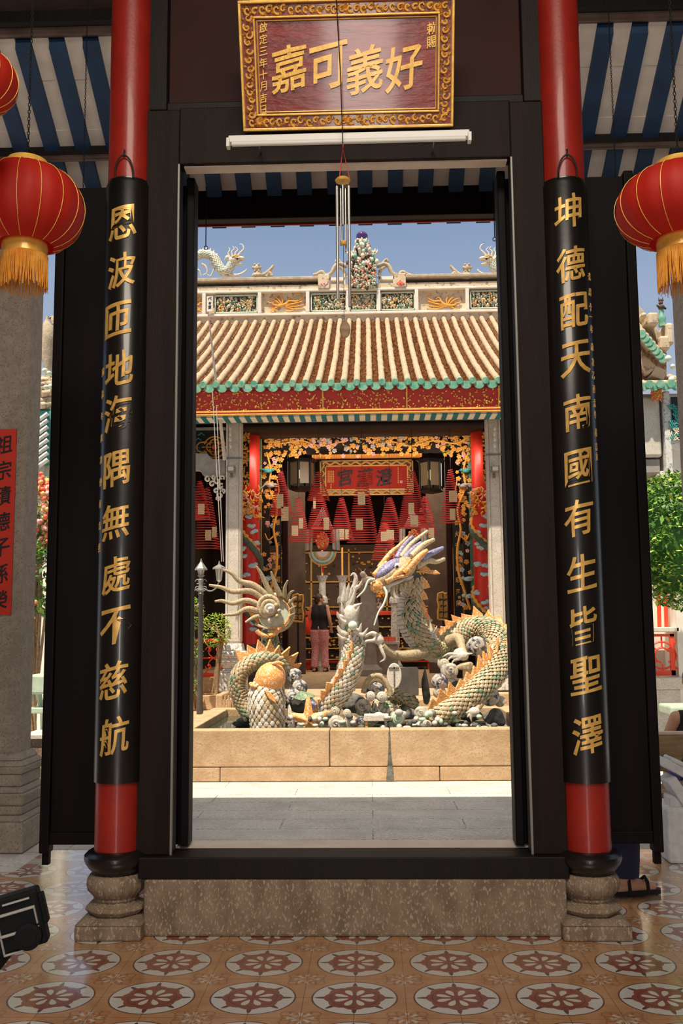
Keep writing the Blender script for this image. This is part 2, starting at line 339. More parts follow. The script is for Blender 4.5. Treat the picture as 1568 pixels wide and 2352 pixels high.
def thing(name, label, cat, loc=(0, 0, 0), group=None):
    o = bpy.data.objects.new(name, None); C.objects.link(o); o.location = loc; o.empty_display_size = .1; ORG[o.name] = Vector(loc)
    o['label'] = label; o['category'] = cat
    if group: o['group'] = group
    return o
def tag(o, label, cat, group=None):
    o['label'] = label; o['category'] = cat
    if group: o['group'] = group
    return o
def struct(o): o['kind'] = 'structure'; return o
def dup(root, loc, label=None, group=None):
    r_ = root.copy(); C.objects.link(r_); r_.location = loc; ORG[r_.name] = Vector(loc)
    if label: r_['label'] = label
    if group: r_['group'] = group
    for ch in list(root.children):
        c_ = ch.copy(); C.objects.link(c_); c_.parent = r_; ORG[c_.name] = Vector(loc)
        for g_ in list(ch.children): d_ = g_.copy(); C.objects.link(d_); d_.parent = c_
    return r_
def spl(pts, n):                                  # Catmull-Rom through points of any dimension
    pts = [tuple(p) for p in pts]; q = [tuple(2*a-b_ for a, b_ in zip(pts[0], pts[1]))]+pts+[tuple(2*a-b_ for a, b_ in zip(pts[-1], pts[-2]))]; out = []; k = len(pts)-1
    for i in range(n+1):
        t = i/n*k; j = min(int(t), k-1); t -= j; a, b_, c_, d_ = q[j:j+4]
        out.append(tuple(.5*((2*y)+(-x+z)*t+(2*x-5*y+4*z-w_)*t*t+(-x+3*y-3*z+w_)*t**3) for x, y, z, w_ in zip(a, b_, c_, d_)))
    return out
# ================================================================== setting: front hall
XL, XR, YD, CX = -1.242, 1.028, 4.82, -.107
mb = MB()                                        # tiled floor with a notch round each outer column
for x0, x1, y0, y1 in ((-6, 6, -6, 5.95), (CX-2.05, CX+2.05, 5.95, 6.52)): mb.box(x0, y0, -.12, x1, y1, 0)
struct(mb.build('floor', 'patterned_floor_tile', org=(0, 0, 0), smooth=0))
mb = MB().box(-6, 5.95, -.12, CX-2.05, 6.52, -.004).box(CX+2.05, 5.95, -.12, 6, 6.52, -.004).box(-9, 6.52, -.12, 9, 12.6, -.004)
struct(mb.build('floor_courtyard', 'granite_paving', org=(0, 0, 0), smooth=0))
mb = MB().box(-9, 12.6, -.12, 9, 14.0, .30).box(-9, 13.75, .3, 9, 26, .50)
struct(mb.build('floor_terrace', 'stone_warm', org=(0, 0, 0), smooth=0, bevel=.01))
for nm, x in (('wall_left', -4.6), ('wall_right', 4.4)): struct(MB().box(x, -6, 0, x+.2, 5.4, 7).build(nm, 'wall_dim', smooth=0))
struct(MB().box(-4.6, -6.2, 0, -1.1, -6, 7).box(1.0, -6.2, 0, 4.6, -6, 7).box(-1.1, -6.2, 4.9, 1.0, -6, 7).build('wall_back', 'wall_dim', smooth=0))
sl = .64
def rz(y): return 4.60 + sl*(6.6-y)
mb = MB()                                        # roof covering over the hall
mb.add([(-5, 6.85, rz(6.85)+.02), (5, 6.85, rz(6.85)+.02), (5, 1.2, rz(1.2)+.02), (-5, 1.2, rz(1.2)+.02), (-5, 6.85, rz(6.85)+.16), (5, 6.85, rz(6.85)+.16), (5, 1.2, rz(1.2)+.16), (-5, 1.2, rz(1.2)+.16)],
       [(0, 1, 2, 3), (7, 6, 5, 4), (0, 4, 5, 1), (1, 5, 6, 2), (2, 6, 7, 3), (3, 7, 4, 0)])
mb.box(-5, -6.2, 6.9, 5, 1.3, 7.05).box(-5, 1.2, 6.9, 5, 1.3, rz(1.2)+.1)
struct(mb.build('ceiling', 'hall_dark', smooth=0))
# white boards and blue rafters under the eave
per = .2165; ph = P(527, 400, 6.6).x
rt = thing('eave_rafters', 'blue painted rafters with white boards between them under the near roof slope', 'rafters', (0, 6.6, rz(6.6)))
mw = MB(); mbl = MB()
for k in range(-16, 17):
    x = ph+k*per
    def strip(m_, x0, x1, ya, yb, dz0, dz1):
        m_.add([(x0, ya, rz(ya)+dz0), (x1, ya, rz(ya)+dz0), (x1, yb, rz(yb)+dz0), (x0, yb, rz(yb)+dz0), (x0, ya, rz(ya)+dz1), (x1, ya, rz(ya)+dz1), (x1, yb, rz(yb)+dz1), (x0, yb, rz(yb)+dz1)],
               [(0, 1, 2, 3), (7, 6, 5, 4), (0, 4, 5, 1), (1, 5, 6, 2), (2, 6, 7, 3), (3, 7, 4, 0)])
    for q in range(4):
        ya = 6.84-q*.31; strip(mw, x-.056, x+.056, ya, ya-.325, -.006-.004*(q % 2), .018)
    strip(mbl, x+.056, x+per-.056, 6.84, 5.70, -.055, .018)
mw.build('board', 'roof_white', rt, smooth=0); mbl.build('rafter', 'rafter_blue', rt, smooth=0)
for nm, Y0, y, lab in (('roof_purlin', 5.66, 68, 'round dark purlin above the striped eave boards, nearer the doorway'), ('roof_purlin', 6.27, 364, 'round dark purlin crossing below the striped eave boards')):
    z = P(150, y, Y0).z; tag(MB().tube([(-4.4, Y0, z), (4.2, Y0, z)], .045 if Y0 < 6 else .022, 16).build(nm, 'purlin'), lab, 'beam')
z = P(150, 62, 5.62).z
tag(MB().box(-4.4, 5.56, z, 4.2, 5.64, z+1.4).build('unlit_roof_board', 'black_wood', smooth=0), 'broad black board standing in for the unlit roof above the upper purlin', 'beam')  # black sheet put in for the darkness of the roof, covers the rafters
z = P(150, 337, 6.30).z; tag(MB().box(-4.4, 6.295, P(150, 362, 6.30).z, 4.2, 6.35, z).build('purlin_support_beam', 'black_wood', smooth=0), 'flat black beam behind the lower round purlin', 'beam')
z0, z1 = P(500, 519, 6.72).z, P(500, 428, 6.62).z
eb = thing('eave_beam', 'deep dark beam with a red lower edge carried by the two stone columns', 'beam', (CX, 6.7, z0))
MB().box(-4.4, 6.62, z0+.006, 4.2, 6.715, z1).build('beam', 'black_wood', eb, smooth=0, bevel=.006)
MB().box(-4.4, 6.715, z0-.004, 4.2, 6.73, z0+.03).build('lower_edge', 'red_lacquer', eb, smooth=0)
# stone columns
def stone_column(x0, x1, lab, Y0=6.5, d=.27):
    cx, cy = (x0+x1)/2, Y0+d/2; t = thing('stone_column', lab, 'column', (cx, cy, 0)); h = (x1-x0)/2; c = .022
    mb = MB(); zt = z0+.012
    pr = [(-h, -h+c), (-h+c*.4, -h+c*.4), (-h+c, -h)]
    o8 = [(-h+c, -d/2), (-h+c*1.0, -d/2+.008), (h-c, -d/2+.008), (h-c, -d/2), (h-c*.3, -d/2+.004), (h-.004, -d/2+c*.3), (h, -d/2+c), (h, d/2-c), (h-c, d/2), (-h+c, d/2), (-h, d/2-c), (-h, -d/2+c), (-h+.004, -d/2+c*.3), (-h+c*.3, -d/2+.004)]
    mb.prism(o8, (cx, cy, .62), (1, 0, 0), (0, 1, 0), (0, 0, zt-.62)); mb.build('shaft', 'granite_pillar', t, smooth=0)
    mb = MB()
    for a, b_, s0, s1 in ((0, .20, .13, .13), (.20, .24, .13, .10), (.24, .30, .10, .115), (.30, .38, .115, .15), (.38, .42, .12, .085), (.42, .50, .085, .085), (.50, .55, .10, .11), (.55, .585, .11, .065), (.585, .63, .065, .02)):
        q = [];
        for zz, s_ in ((a, s0*.62), (b_, s1*.62)):
            for sx_, sy_ in ((-1, -1), (1, -1), (1, 1), (-1, 1)): q.append((cx+sx_*(h+s_), cy+sy_*(d/2+s_), zz))
        mb.add(q, [(0, 3, 2, 1), (4, 5, 6, 7), (0, 1, 5, 4), (1, 2, 6, 5), (2, 3, 7, 6), (3, 0, 4, 7)])
    mb.build('plinth', 'granite_pillar', t, smooth=0, bevel=.012); return t
xr = P(62, 1000, 6.5).x; stone_column(xr-.30, xr, 'square granite column on a stepped plinth at the left edge, wearing a red paper couplet')
xl = P(1557, 1000, 6.77).x; stone_column(xl, xl+.30, 'square granite column at the right edge behind the red lantern')
# red couplet paper
x1b = P(38, 990, 6.49).x; zt, zb = P(30, 985, 6.49).z, P(30, 1412, 6.49).z; bt = thing('couplet_paper', 'red paper strip with black brush characters pasted on the left granite column', 'banner', (x1b-.08, 6.49, zb))
MB().box(x1b-.16, 6.494, zb, x1b, 6.499, zt).build('paper', 'banner_red', bt, smooth=0)
for k, ch in enumerate('祖宗積德子孫榮'):
    zc = zt-(k+.5)*(zt-zb)/7.15-.02; MB().text(ch, lambda x, y, z: (x1b-.085+x*.115, 6.4925-z*.05, zc+y*.125), e=.03).build('character', 'ink', bt, smooth=0)

# ================================================================== the doorway
st = thing('stone_threshold', 'long mottled granite threshold block under the black door sill', 'threshold', (CX, 4.88, 0))
zt = P(600, 2018, 4.74).z
MB().box(-1.092, 4.735, 0.0, .905, 5.02, zt).build('block', 'stone_brown', st, smooth=0, bevel=.012)
MB().box(-1.092, 4.75, -.0, .905, 5.02, .02).build('footing', 'stone_brown', st, smooth=0)
ds = thing('door_frame', 'black brown timber door frame standing between the two round red pillars', 'door frame', (CX, YD, zt))
zs = P(600, 1968, 4.74).z
MB().box(-1.12, 4.73, zt, .92, 4.93, zs).build('sill', 'black_wood', ds, smooth=0, bevel=.006)
zl = P(430, 386, 4.82).z
for s_, xa, xb in ((-1, -1.145, -.972), (1, .925, .757)):
    MB().box(min(xa, xb), 4.775, zs, max(xa, xb), 4.90, 4.16).build('jamb', 'brown_wood', ds, smooth=0, bevel=.005)
    q = xb; MB().box(q-.006, 4.768, zs, q+.006, 4.78, zl).build('moulding', 'metal_grey', ds, smooth=0, bevel=.003)
MB().box(-.972, 4.775, zl, .757, 4.875, 4.17).build('lintel', 'brown_wood', ds, smooth=0, bevel=.006)
MB().box(-.95, 4.80, zl-.008, .74, 4.873, zl).build('soffit_board', 'soffit_pale', ds, smooth=0)
MB().box(-1.16, 4.86, 4.16, .945, 4.93, 7.4).build('upper_panel', 'panel_red_wood', ds, smooth=0)
for a, b_ in ((-1.16, -1.045), (.835, .945)): MB().box(a, 4.79, 4.17, b_, 4.9, 7.2).build('stile', 'black_wood', ds, smooth=0, bevel=.005)
MB().box(-1.045, 4.80, 4.17, .835, 4.9, 4.215).build('rail', 'black_wood', ds, smooth=0, bevel=.005)
tag(MB().box(-1.0, 4.96, 0, .80, 5.17, zs-.012).build('door_step', 'stone_pink', smooth=0, bevel=.01), 'pale pink stone step just behind the black door sill', 'step')
# door leaves swung fully outwards
def door_leaf(s_, lab):
    hx = -.935 if s_ < 0 else .718; W_ = .755 if s_ < 0 else .725; zb, zt_ = .36, 3.86; t = thing('door_leaf', lab, 'door', (hx, 5.02, zb))
    def bx(m_, a, b_, y0, y1, za, zb_): xs = sorted((hx+s_*a, hx+s_*b_)); m_.box(xs[0], y0, za, xs[1], y1, zb_)
    mb = MB(); bx(mb, .0, W_, 5.03, 5.075, zb+.03, zt_); mb.build('panel', 'leaf_wood', t, smooth=0)
    mb = MB(); bx(mb, -.010, .035, 4.97, 5.09, zb-.0, zt_+.02); mb.build('hinge_stile', 'leaf_wood', t, smooth=0, bevel=.008)
    mb = MB(); bx(mb, W_-.05, W_, 5.0, 5.08, zb-.04, zt_+.02); mb.build('outer_stile', 'leaf_wood', t, smooth=0, bevel=.006)
    mb = MB(); bx(mb, W_*.5-.012, W_*.5+.012, 5.022, 5.03, zb+.05, zt_); mb.build('seam_batten', 'leaf_wood', t, smooth=0)
    mb = MB(); bx(mb, .0, W_-.04, 5.015, 5.08, zb, zb+.06); mb.build('bottom_rail', 'leaf_wood', t, smooth=0, bevel=.004)
    mb = MB(); bx(mb, W_-.045, W_-.01, 5.02, 5.06, zb-.10, zb-.03); mb.build('pivot', 'leaf_wood', t, smooth=0, bevel=.004)
door_leaf(-1, 'tall black door leaf opened flat behind the left round pillar'); door_leaf(1, 'tall black door leaf opened flat behind the right round pillar')
# round pillars with curved couplet boards
def pillar(X, sd, chars, small, ys, xpx, lab, blab):
    t = thing('round_pillar', lab, 'pillar', (X, YD, 0)); c = (X, YD, 0); rp = .111
    cxp = 270 if sd < 0 else 1358
    def zf(y): return P(cxp, y, 4.70).z
    mb = MB(); q = [(zf(2163), .158), (zf(2122), .158), (zf(2112), .128)]
    h0 = .158; mb.box(X-h0, YD-h0, 0, X+h0, YD+h0, zf(2122)); h1 = .125
    mb.add([(X-h0, YD-h0, zf(2122)), (X+h0, YD-h0, zf(2122)), (X+h0, YD+h0, zf(2122)), (X-h0, YD+h0, zf(2122)), (X-h1, YD-h1, zf(2110)), (X+h1, YD-h1, zf(2110)), (X+h1, YD+h1, zf(2110)), (X-h1, YD+h1, zf(2110))], [(4, 5, 6, 7), (0, 1, 5, 4), (1, 2, 6, 5), (2, 3, 7, 6), (3, 0, 4, 7)])
    mb.build('plinth', 'stone_brown', t, smooth=0, bevel=.01)
    MB().lathe([(.11, zf(2112)), (.128, zf(2108)), (.150, zf(2097)), (.143, zf(2089)), (.108, zf(2082)), (.096, zf(2073))], c, 8, a0=PI/8, a1=2*PI+PI/8).build('octagonal_waist', 'stone_brown', t, smooth=0, bevel=.004)
    MB().lathe([(.092, zf(2084)), (.098, zf(2078)), (.104, zf(2076)), (.104, zf(2072)), (.100, zf(2070)), (.110, zf(2066)), (.132, zf(2054)), (.138, zf(2040)), (.134, zf(2028)), (.122, zf(2018)), (.11, zf(2016))], c, 72, rib=.045, ribn=24).build('stone_drum', 'stone_brown', t, smooth=60)
    MB().lathe([(.112, zf(2022)), (.116, zf(2012)), (.135, zf(2003)), (.150, zf(1992)), (.158, zf(1982)), (.156, zf(1973)), (.142, zf(1966)), (.128, zf(1962)), (.11, zf(1961))], c, 48).build('black_collar', 'black_lacquer', t)
    MB().lathe([(rp, zf(1966)), (rp, 3.0), (rp*.985, 5.0), (rp*.98, 7.2)], c, 56).build('shaft', 'red_lacquer', t)
    zb, zt = P(cxp, 1801, 4.70).z, P(300 if sd < 0 else 1296, 402, 4.70).z
    bt = thing('couplet_board', blab, 'inscribed board', (X, YD, zb)); ro = .1215; n = 40; a_ = 1.42; mb = MB()
    vs = []; fs = []
    for i in range(n+1):
        a = -a_+2*a_*i/n; zt_ = zt
        for rr_, z in ((ro, zb), (ro, zt_-.03), (ro-.012, zt_), (rp+.001, zt_), (rp+.001, zb)): vs.append((X+rr_*sn(a), YD-rr_*cs(a), z))
    for i in range(n):
        for j in range(5): fs.append((i*5+j, (i+1)*5+j, (i+1)*5+(j+1) % 5, i*5+(j+1) % 5))
    fs.append((0, 1, 2, 3, 4)); fs.append(tuple(n*5+k for k in (4, 3, 2, 1, 0)))
    mb.add(vs, fs).build('board', 'black_lacquer', bt)
    for k, (ch, y, xp) in enumerate(zip(chars, ys, xpx)):
        p = P(xp, y, YD-ro); off = math.asin(max(-.8, min(.8, (p.x-X)/ro))); zc = p.z; hh = .172; ww = .145
        def fn(x, y_, z): a = off+x*ww/ro; rr_ = ro+.0015+z*.15; return (X+rr_*sn(a), YD-rr_*cs(a), zc+y_*hh)
        MB().text(ch, fn, e=.02, cuts=9, slant=.14).build('character', 'gold_inscription', bt, smooth=30)
    for ch, y in small:
        zc = P(cxp, y, YD-.02).z; off = .99*sd
        def fn(x, y_, z): a = off+x*.032/ro; rr_ = ro+.001+z*.05; return (X+rr_*sn(a), YD-rr_*cs(a), zc+y_*.04)
        MB().text(ch, fn, e=.02, cuts=1, slant=.05).build('small_character', 'gold_inscription', bt, smooth=0)
    hz = zt; pts = [(X+.048*sd*0+dx, YD-ro+.002-dy, hz+dz) for dx, dy, dz in ((-.048, -.01, -.01), (-.045, 0, .04), (-.028, .006, .085), (0, .008, .105), (.028, .006, .085), (.045, 0, .04), (.048, -.01, -.01))]
    MB().tube(spl(pts, 18), .0045, 8).tube([(X, YD-ro+.0, hz+.10), (X+.002, YD-ro-.004, hz+.135), (X, YD-.105, hz+.14)], .004, 6).build('hanging_hoop', 'iron_black', bt)
pillar(XL, -1, '恩波匝地海隅無處不慈航', [(c_, 860+i*50) for i, c_ in enumerate('同治年歲次仲春吉旦')], [510, 620, 732, 846, 948, 1076, 1197, 1320, 1437, 1563, 1690], [280, 277, 268, 271, 268, 265, 263, 265, 263, 258, 261],
       'round red lacquered pillar on a carved stone base, left of the doorway', 'curved black board with eleven gold characters hung on the left pillar')
sm = list(zip('光緒十一年歲次乙酉孟冬月吉立', [643, 678, 712, 734, 762, 803, 838, 868, 899, 931, 957, 998, 1030, 1052]))
pillar(XR, 1, '坤德配天南國有生皆聖澤', sm, [485, 606, 712, 822, 946, 1072, 1188, 1315, 1436, 1550, 1688], [1305, 1312, 1320, 1324, 1327, 1329, 1330, 1337, 1340, 1347, 1350],
       'round red lacquered pillar on a carved stone base, right of the doorway', 'curved black board with eleven gold characters hung on the right pillar')

# ================================================================== gilded plaque over the lintel
pb = P(560, 303, 4.72); pt = P(551, 4, 4.48); pbr = P(1040, 297, 4.72)
UX = Vector((1, 0, 0)); VV = Vector((0, pt.y-pb.y, pt.z-pb.z)); PH = VV.length; VV.normalize(); NN = UX.cross(VV).normalized()
if NN.y > 0: NN = -NN
PW = pbr.x-pb.x; O = Vector((pb.x, 4.72, pb.z))
def pq(u_, v_, n_=0): return O+UX*u_+VV*v_+NN*n_
pl = thing('name_plaque', 'large red plaque with gold characters and a gilded carved frame, leaning over the doorway', 'plaque', (O.x+PW/2, 4.72, O.z))
mb = MB(); mb.obox(pq(PW/2, PH/2, -.02), UX*(PW/2-.01), VV*(PH/2-.01), NN*.02); mb.build('board', 'plaque_red', pl, smooth=0)
mb = MB(); fw = .082
def ring(mb, i0, i1, n0, n1):
    for a, b_, c_, d_ in ((i0, i0, PW-i0, i1), (i0, PH-i1, PW-i0, PH-i0), (i0, i1, i1, PH-i1), (PW-i1, i1, PW-i0, PH-i1)):
        mb.obox(pq((a+c_)/2, (b_+d_)/2, (n0+n1)/2), UX*((c_-a)/2), VV*((d_-b_)/2), NN*((n1-n0)/2))
ring(mb, 0, .014, -.03, .030); ring(mb, fw-.010, fw, 0, .024); ring(mb, fw+.006, fw+.012, 0, .014)
mb.build('frame', 'gold', pl, smooth=0, bevel=.003)
mb = MB()                                        # carved scrolls of the frame
def scroll(mb, cu_, cv_, s_, ang, flip=1, r0=.0052):
    pts = []
    for i in range(15):
        t = i/14; a = ang+flip*t*5.2; rr_ = s_*(1-.78*t); pts.append(pq(cu_+rr_*cs(a), cv_+rr_*sn(a), .010+.006*t))
    mb.tube(pts, [r0*(1.25-.6*i/14) for i in range(15)], 6)
def leafp(mb, cu_, cv_, ang, L_, w_):
    d_ = (cs(ang), sn(ang)); n_ = (-sn(ang), cs(ang)); o_ = []
    for a, b_ in ((0, 0), (.3, .5), (.6, .35), (1, 0), (.6, -.25), (.3, -.5)): o_.append((cu_+d_[0]*a*L_+n_[0]*b_*w_, cv_+d_[1]*a*L_+n_[1]*b_*w_))
    vs = [pq(a, b_, .004) for a, b_ in o_]+[pq(cu_+d_[0]*L_*.45, cv_+d_[1]*L_*.45, .022)]
    mb.add(vs, [(i, (i+1) % 6, 6) for i in range(6)])
rr = random.Random(3); m_ = (fw+.014)/2-.004
def along(u0, v0, u1, v1):
    L_ = math.hypot(u1-u0, v1-v0); n = int(L_/.036); a = math.atan2(v1-v0, u1-u0)
    for i in range(n):
        t = (i+.5)/n; cu_ = u0+(u1-u0)*t; cv_ = v0+(v1-v0)*t; f_ = 1 if i % 2 else -1
        scroll(mb, cu_+rr.uniform(-.004, .004), cv_+rr.uniform(-.005, .005), rr.uniform(.016, .023), a+f_*1.2+rr.uniform(-.5, .5), f_)
        for k in range(5): leafp(mb, cu_+rr.uniform(-.02, .02), cv_+rr.uniform(-.012, .012), rr.uniform(0, 6.28), rr.uniform(.018, .034), rr.uniform(.010, .016))
along(.03, m_, PW-.03, m_); along(.03, PH-m_, PW-.03, PH-m_); along(m_, .06, m_, PH-.06); along(PW-m_, .06, PW-m_, PH-.06)
for cu_, cv_ in ((PW/2, m_), (PW/2, PH-m_), (PW*.08, m_), (PW*.93, PH-m_)):
    for k in range(8): leafp(mb, cu_, cv_, k*PI/4, .026, .016)
mb.build('carved_scrolls', 'gold_leaf', pl, smooth=40)
def ptext(ch, xp, yp, hgt, wid, nm, e=.05):
    # intersect the sight line with the plaque plane
    d_ = P(xp, yp, 4)-Vector((0, 0, EYE)); t = (O-Vector((0, 0, EYE))).dot(NN)/d_.dot(NN); p = Vector((0, 0, EYE))+d_*t-O; cu_, cv_ = p.dot(UX), p.dot(VV)
    MB().text(ch, lambda x, y, z: pq(cu_+x*wid, cv_+y*hgt, .008+z*.12), e=e, slant=.13).build(nm, 'gold', pl, smooth=40)
for ch, xp, yp in (('嘉', 663, 158), ('可', 754, 153), ('義', 838, 160), ('好', 926, 156)): ptext(ch, xp, yp, .208, .185, 'character', .06)
for i, ch in enumerate('啟定三年十月吉日'): ptext(ch, 605, 64+i*27, .044, .040, 'small_character', .03)
for i, ch in enumerate('勅賜'): ptext(ch, 990, 66+i*31, .054, .046, 'small_character', .03)
# lamp under the plaque
a, b_ = P(524, 324, 4.60), P(1078, 310, 4.56)
lt = thing('fluorescent_lamp', 'white double batten lamp fixed below the gilded plaque', 'lamp', (a+b_)/2)
dv = (b_-a); L_ = dv.length; du = dv.normalized(); dn = Vector((0, -1, 0)); dz_ = du.cross(Vector((0, 1, 0))).normalized(); dz_ = dz_ if dz_.z > 0 else -dz_
mid = (a+b_)/2
MB().obox(mid+Vector((0, .02, .012)), du*(L_/2), dz_*.018, Vector((0, .022, 0))).build('housing', 'fixture_white', lt, smooth=0, bevel=.004)
MB().tube([a+du*.02+dz_*-.018, b_-du*.02+dz_*-.018], .0125, 12).build('tube', 'fixture_white', lt)
for p in (a, b_): MB().obox(p+dz_*-.012+Vector((0, .004, 0)), du*.009, dz_*.024, Vector((0, .02, 0))).build('end_cap', 'fixture_white', lt, smooth=0, bevel=.003)
for t_ in (.12, .86):
    p = a.lerp(b_, t_)+Vector((0, .03, .02)); MB().tube([p, p+Vector((0, .16, .01))], .005, 6).build('bracket', 'metal_grey', lt)
c0, c1 = P(772, 0, 4.40), P(787, 330, 4.54)
tag(MB().tube([c0+Vector((-.01, 0, 1.2)), c0, c0.lerp(c1, .5)+Vector((.004, 0, 0)), c1], .0028, 6).build('power_cord', 'iron_black'), 'thin black cord hanging down in front of the gilded plaque', 'cord')

# ================================================================== wind chime in the doorway
Yc = 4.66; wt = thing('wind_chime', 'metal tube wind chime with an oval wooden sail hanging in the middle of the doorway', 'wind chime', P(787, 415, Yc))
pc = P(787, 414, Yc); MB().lathe([(0, .012), (.030, .010), (.040, 0), (.036, -.008), (0, -.010)], pc, 24).build('top_disc', 'gold_leaf', wt)
top = P(787, 340, Yc); mb = MB()
for k in range(3): a = k*2.1; mb.tube([top, pc+Vector((.036*cs(a), .036*sn(a), 0))], .0016, 5)
mb.tube([top, top+Vector((0, .08, .06))], .003, 6); mb.build('hanging_cords', 'incense_red', wt)
for k, (dx, dy, yb) in enumerate(((-.030, -.008, 690), (.030, -.008, 706), (-.012, .024, 560), (.012, .026, 575), (0, -.026, 520))):
    zb = P(787, yb, Yc).z; p = pc+Vector((dx, dy*.8, 0)); MB().tube([(p.x, p.y, pc.z-.035), (p.x, p.y, zb)], .0072 if k < 2 else .005, 12, caps=False).tube([(p.x, p.y, pc.z-.005), (p.x, p.y, pc.z-.04)], .0012, 4).build('tube', 'steel', wt)
zc = P(788, 558, Yc).z; MB().lathe([(0, .012), (.014, .009), (.018, 0), (.014, -.009), (0, -.012)], (pc.x, pc.y, zc), 16).build('striker', 'gold_leaf', wt)
zs2 = P(792, 757, Yc).z; MB().tube([(pc.x, pc.y, pc.z), (pc.x, pc.y, zs2+.04)], .0012, 4).build('centre_string', 'iron_black', wt)
p = P(792, 757, Yc); MB().ell(p, (.0265, .005, .044), 24, 12).build('sail', 'mat_sail' if 'mat_sail' in MAT else 'table_wood', wt)

# ================================================================== lanterns, chains and hooks
def chain(mb, a, b_, s_=.011):
    a, b_ = Vector(a), Vector(b_); n = max(3, int((b_-a).length/(s_*1.5)))
    for i in range(n):
        p = a.lerp(b_, (i+.5)/n); u_, v_ = frame(b_-a); d_ = (b_-a).normalized(); q = u_ if i % 2 else v_
        mb.tube([p+d_*s_*cs(t)+q*s_*.5*sn(t) for t in [k*PI/3 for k in range(7)]], s_*.17, 4, caps=False)
def lantern(cx_, cy_, Yl, rpx, lab, chy, capdx=0, hk=.72):
    c = P(cx_, cy_, Yl); D = (c-Vector((0, 0, EYE))).dot(CAM_F); r_ = rpx*D/F; t = thing('silk_lantern', lab, 'lantern', c, 'round red silk lanterns')
    n = 16; prof = []; H_ = r_*hk
    vs = []; fs = []; m_ = 12; ns = n*6
    for i in range(m_+1):
        p = .42+(PI-.84)*i/m_
        for j in range(ns):
            a = 2*PI*j/ns; k = abs((j/6) % 1-.5)*2; q = r_*(1-.025*(1-k*k)*0-.028*(1-(1-k)**2*0)*(1-k)) 
            vs.append((c.x+q*sn(p)**.8*cs(a), c.y+q*sn(p)**.8*sn(a), c.z+H_*cs(p)))
    for i in range(m_):
        for j in range(ns): fs.append((i*ns+j, i*ns+(j+1) % ns, (i+1)*ns+(j+1) % ns, (i+1)*ns+j))
    MB().add(vs, fs).build('silk_shade', 'lantern_silk', t, smooth=60)
    mb = MB()
    for j in range(n):
        a = 2*PI*(j)/n+PI/n*1; pts = [(c.x+(q_+.0015)*cs(a), c.y+(q_+.0015)*sn(a), c.z+H_*cs(p)) for p in [.42+(PI-.84)*i/14 for i in range(15)] for q_ in [r_*sn(p)**.8]]
        mb.tube(pts, .0017, 5)
    mb.build('ribs', 'gold_leaf', t)
    zt = c.z+H_*cs(.42); rc_ = r_*.40
    MB().lathe([(rc_*1.08, -.012), (rc_*1.06, .006), (rc_*.92, .022), (rc_*.86, .04), (rc_*.8, .04), (rc_*.9, .01)], (c.x, c.y, zt), 40).build('top_collar', 'gold', t)
    zb = c.z-H_*cs(.42); MB().lathe([(rc_*.95, .01), (rc_*.98, -.005), (rc_*.95, -.045), (rc_*.98, -.055), (rc_*.9, -.055), (rc_*.88, .0)], (c.x, c.y, zb), 40).build('bottom_collar', 'gold', t)
    mb = MB(); q = random.Random(int(cx_))
    for j in range(150):
        a = 2*PI*j/150; L_ = r_*.62*q.uniform(.86, 1.03); x = c.x+rc_*.97*cs(a); y = c.y+rc_*.97*sn(a)
        mb.tube([(x, y, zb-.045), (x*1+q.uniform(-.003, .003), y+q.uniform(-.003, .003), zb-.045-L_*.6), (x+q.uniform(-.004, .004), y+q.uniform(-.004, .004), zb-.045-L_)], [.0024, .0022, .0012], 4)
    mb.build('fringe', 'tassel', t)
    mb = MB(); tp = P(cx_+capdx, chy, Yl); b2 = (c.x, c.y, zt+.03); chain(mb, b2, (c.x, c.y, 6.9)); mb.build('chain', 'iron_black', t)
    mb = MB()
    for k in range(3): a = k*2.1; mb.tube([(c.x+rc_*.85*cs(a), c.y+rc_*.85*sn(a), zt+.03), (c.x, c.y, zt+.10)], .002, 4)
    mb.build('wire_hanger', 'iron_black', t)
lantern(60, 478, 3.95, 131, 'round red silk lantern with a gold fringe hanging near the left granite column', 0, 0, .76)
lantern(1562, 474, 3.75, 146, 'round red silk lantern with a gold fringe hanging at the right edge', 0, 0, .62)
lantern(-62, 185, 3.4, 100, 'red lantern cut by the left edge, hanging higher than the others', 0)
def hook(x, y0, y1, Y_, lab, ring=True, ch=False):
    a, b_ = P(x, y0, Y_), P(x, y1, Y_); b_.x = a.x; mb = MB()
    if ch: a.z = 6.0; chain(mb, a, b_, .009)
    else: mb.tube([a, b_], .0035, 6)
    if ring: mb.tube([(b_.x+.014*cs(t), b_.y, b_.z-.014+.014*sn(t)) for t in [k*PI/6 for k in range(13)]], .003, 5, caps=False)
    tag(mb.build('hanging_hook' if ring else 'hanging_chain', 'iron_black'), lab, 'hook' if ring else 'chain')
hook(474, 388, 565, 6.55, 'thin rod with a ring hanging from the eave at the left of the opening'); hook(1131, 380, 545, 6.55, 'thin rod with a ring hanging from the eave at the right of the opening')
hook(201, 20, 450, 5.3, 'thin chain hanging in front of the striped boards on the left', False, True); hook(1397, 30, 440, 5.3, 'thin chain hanging in front of the striped boards on the right', False, True)

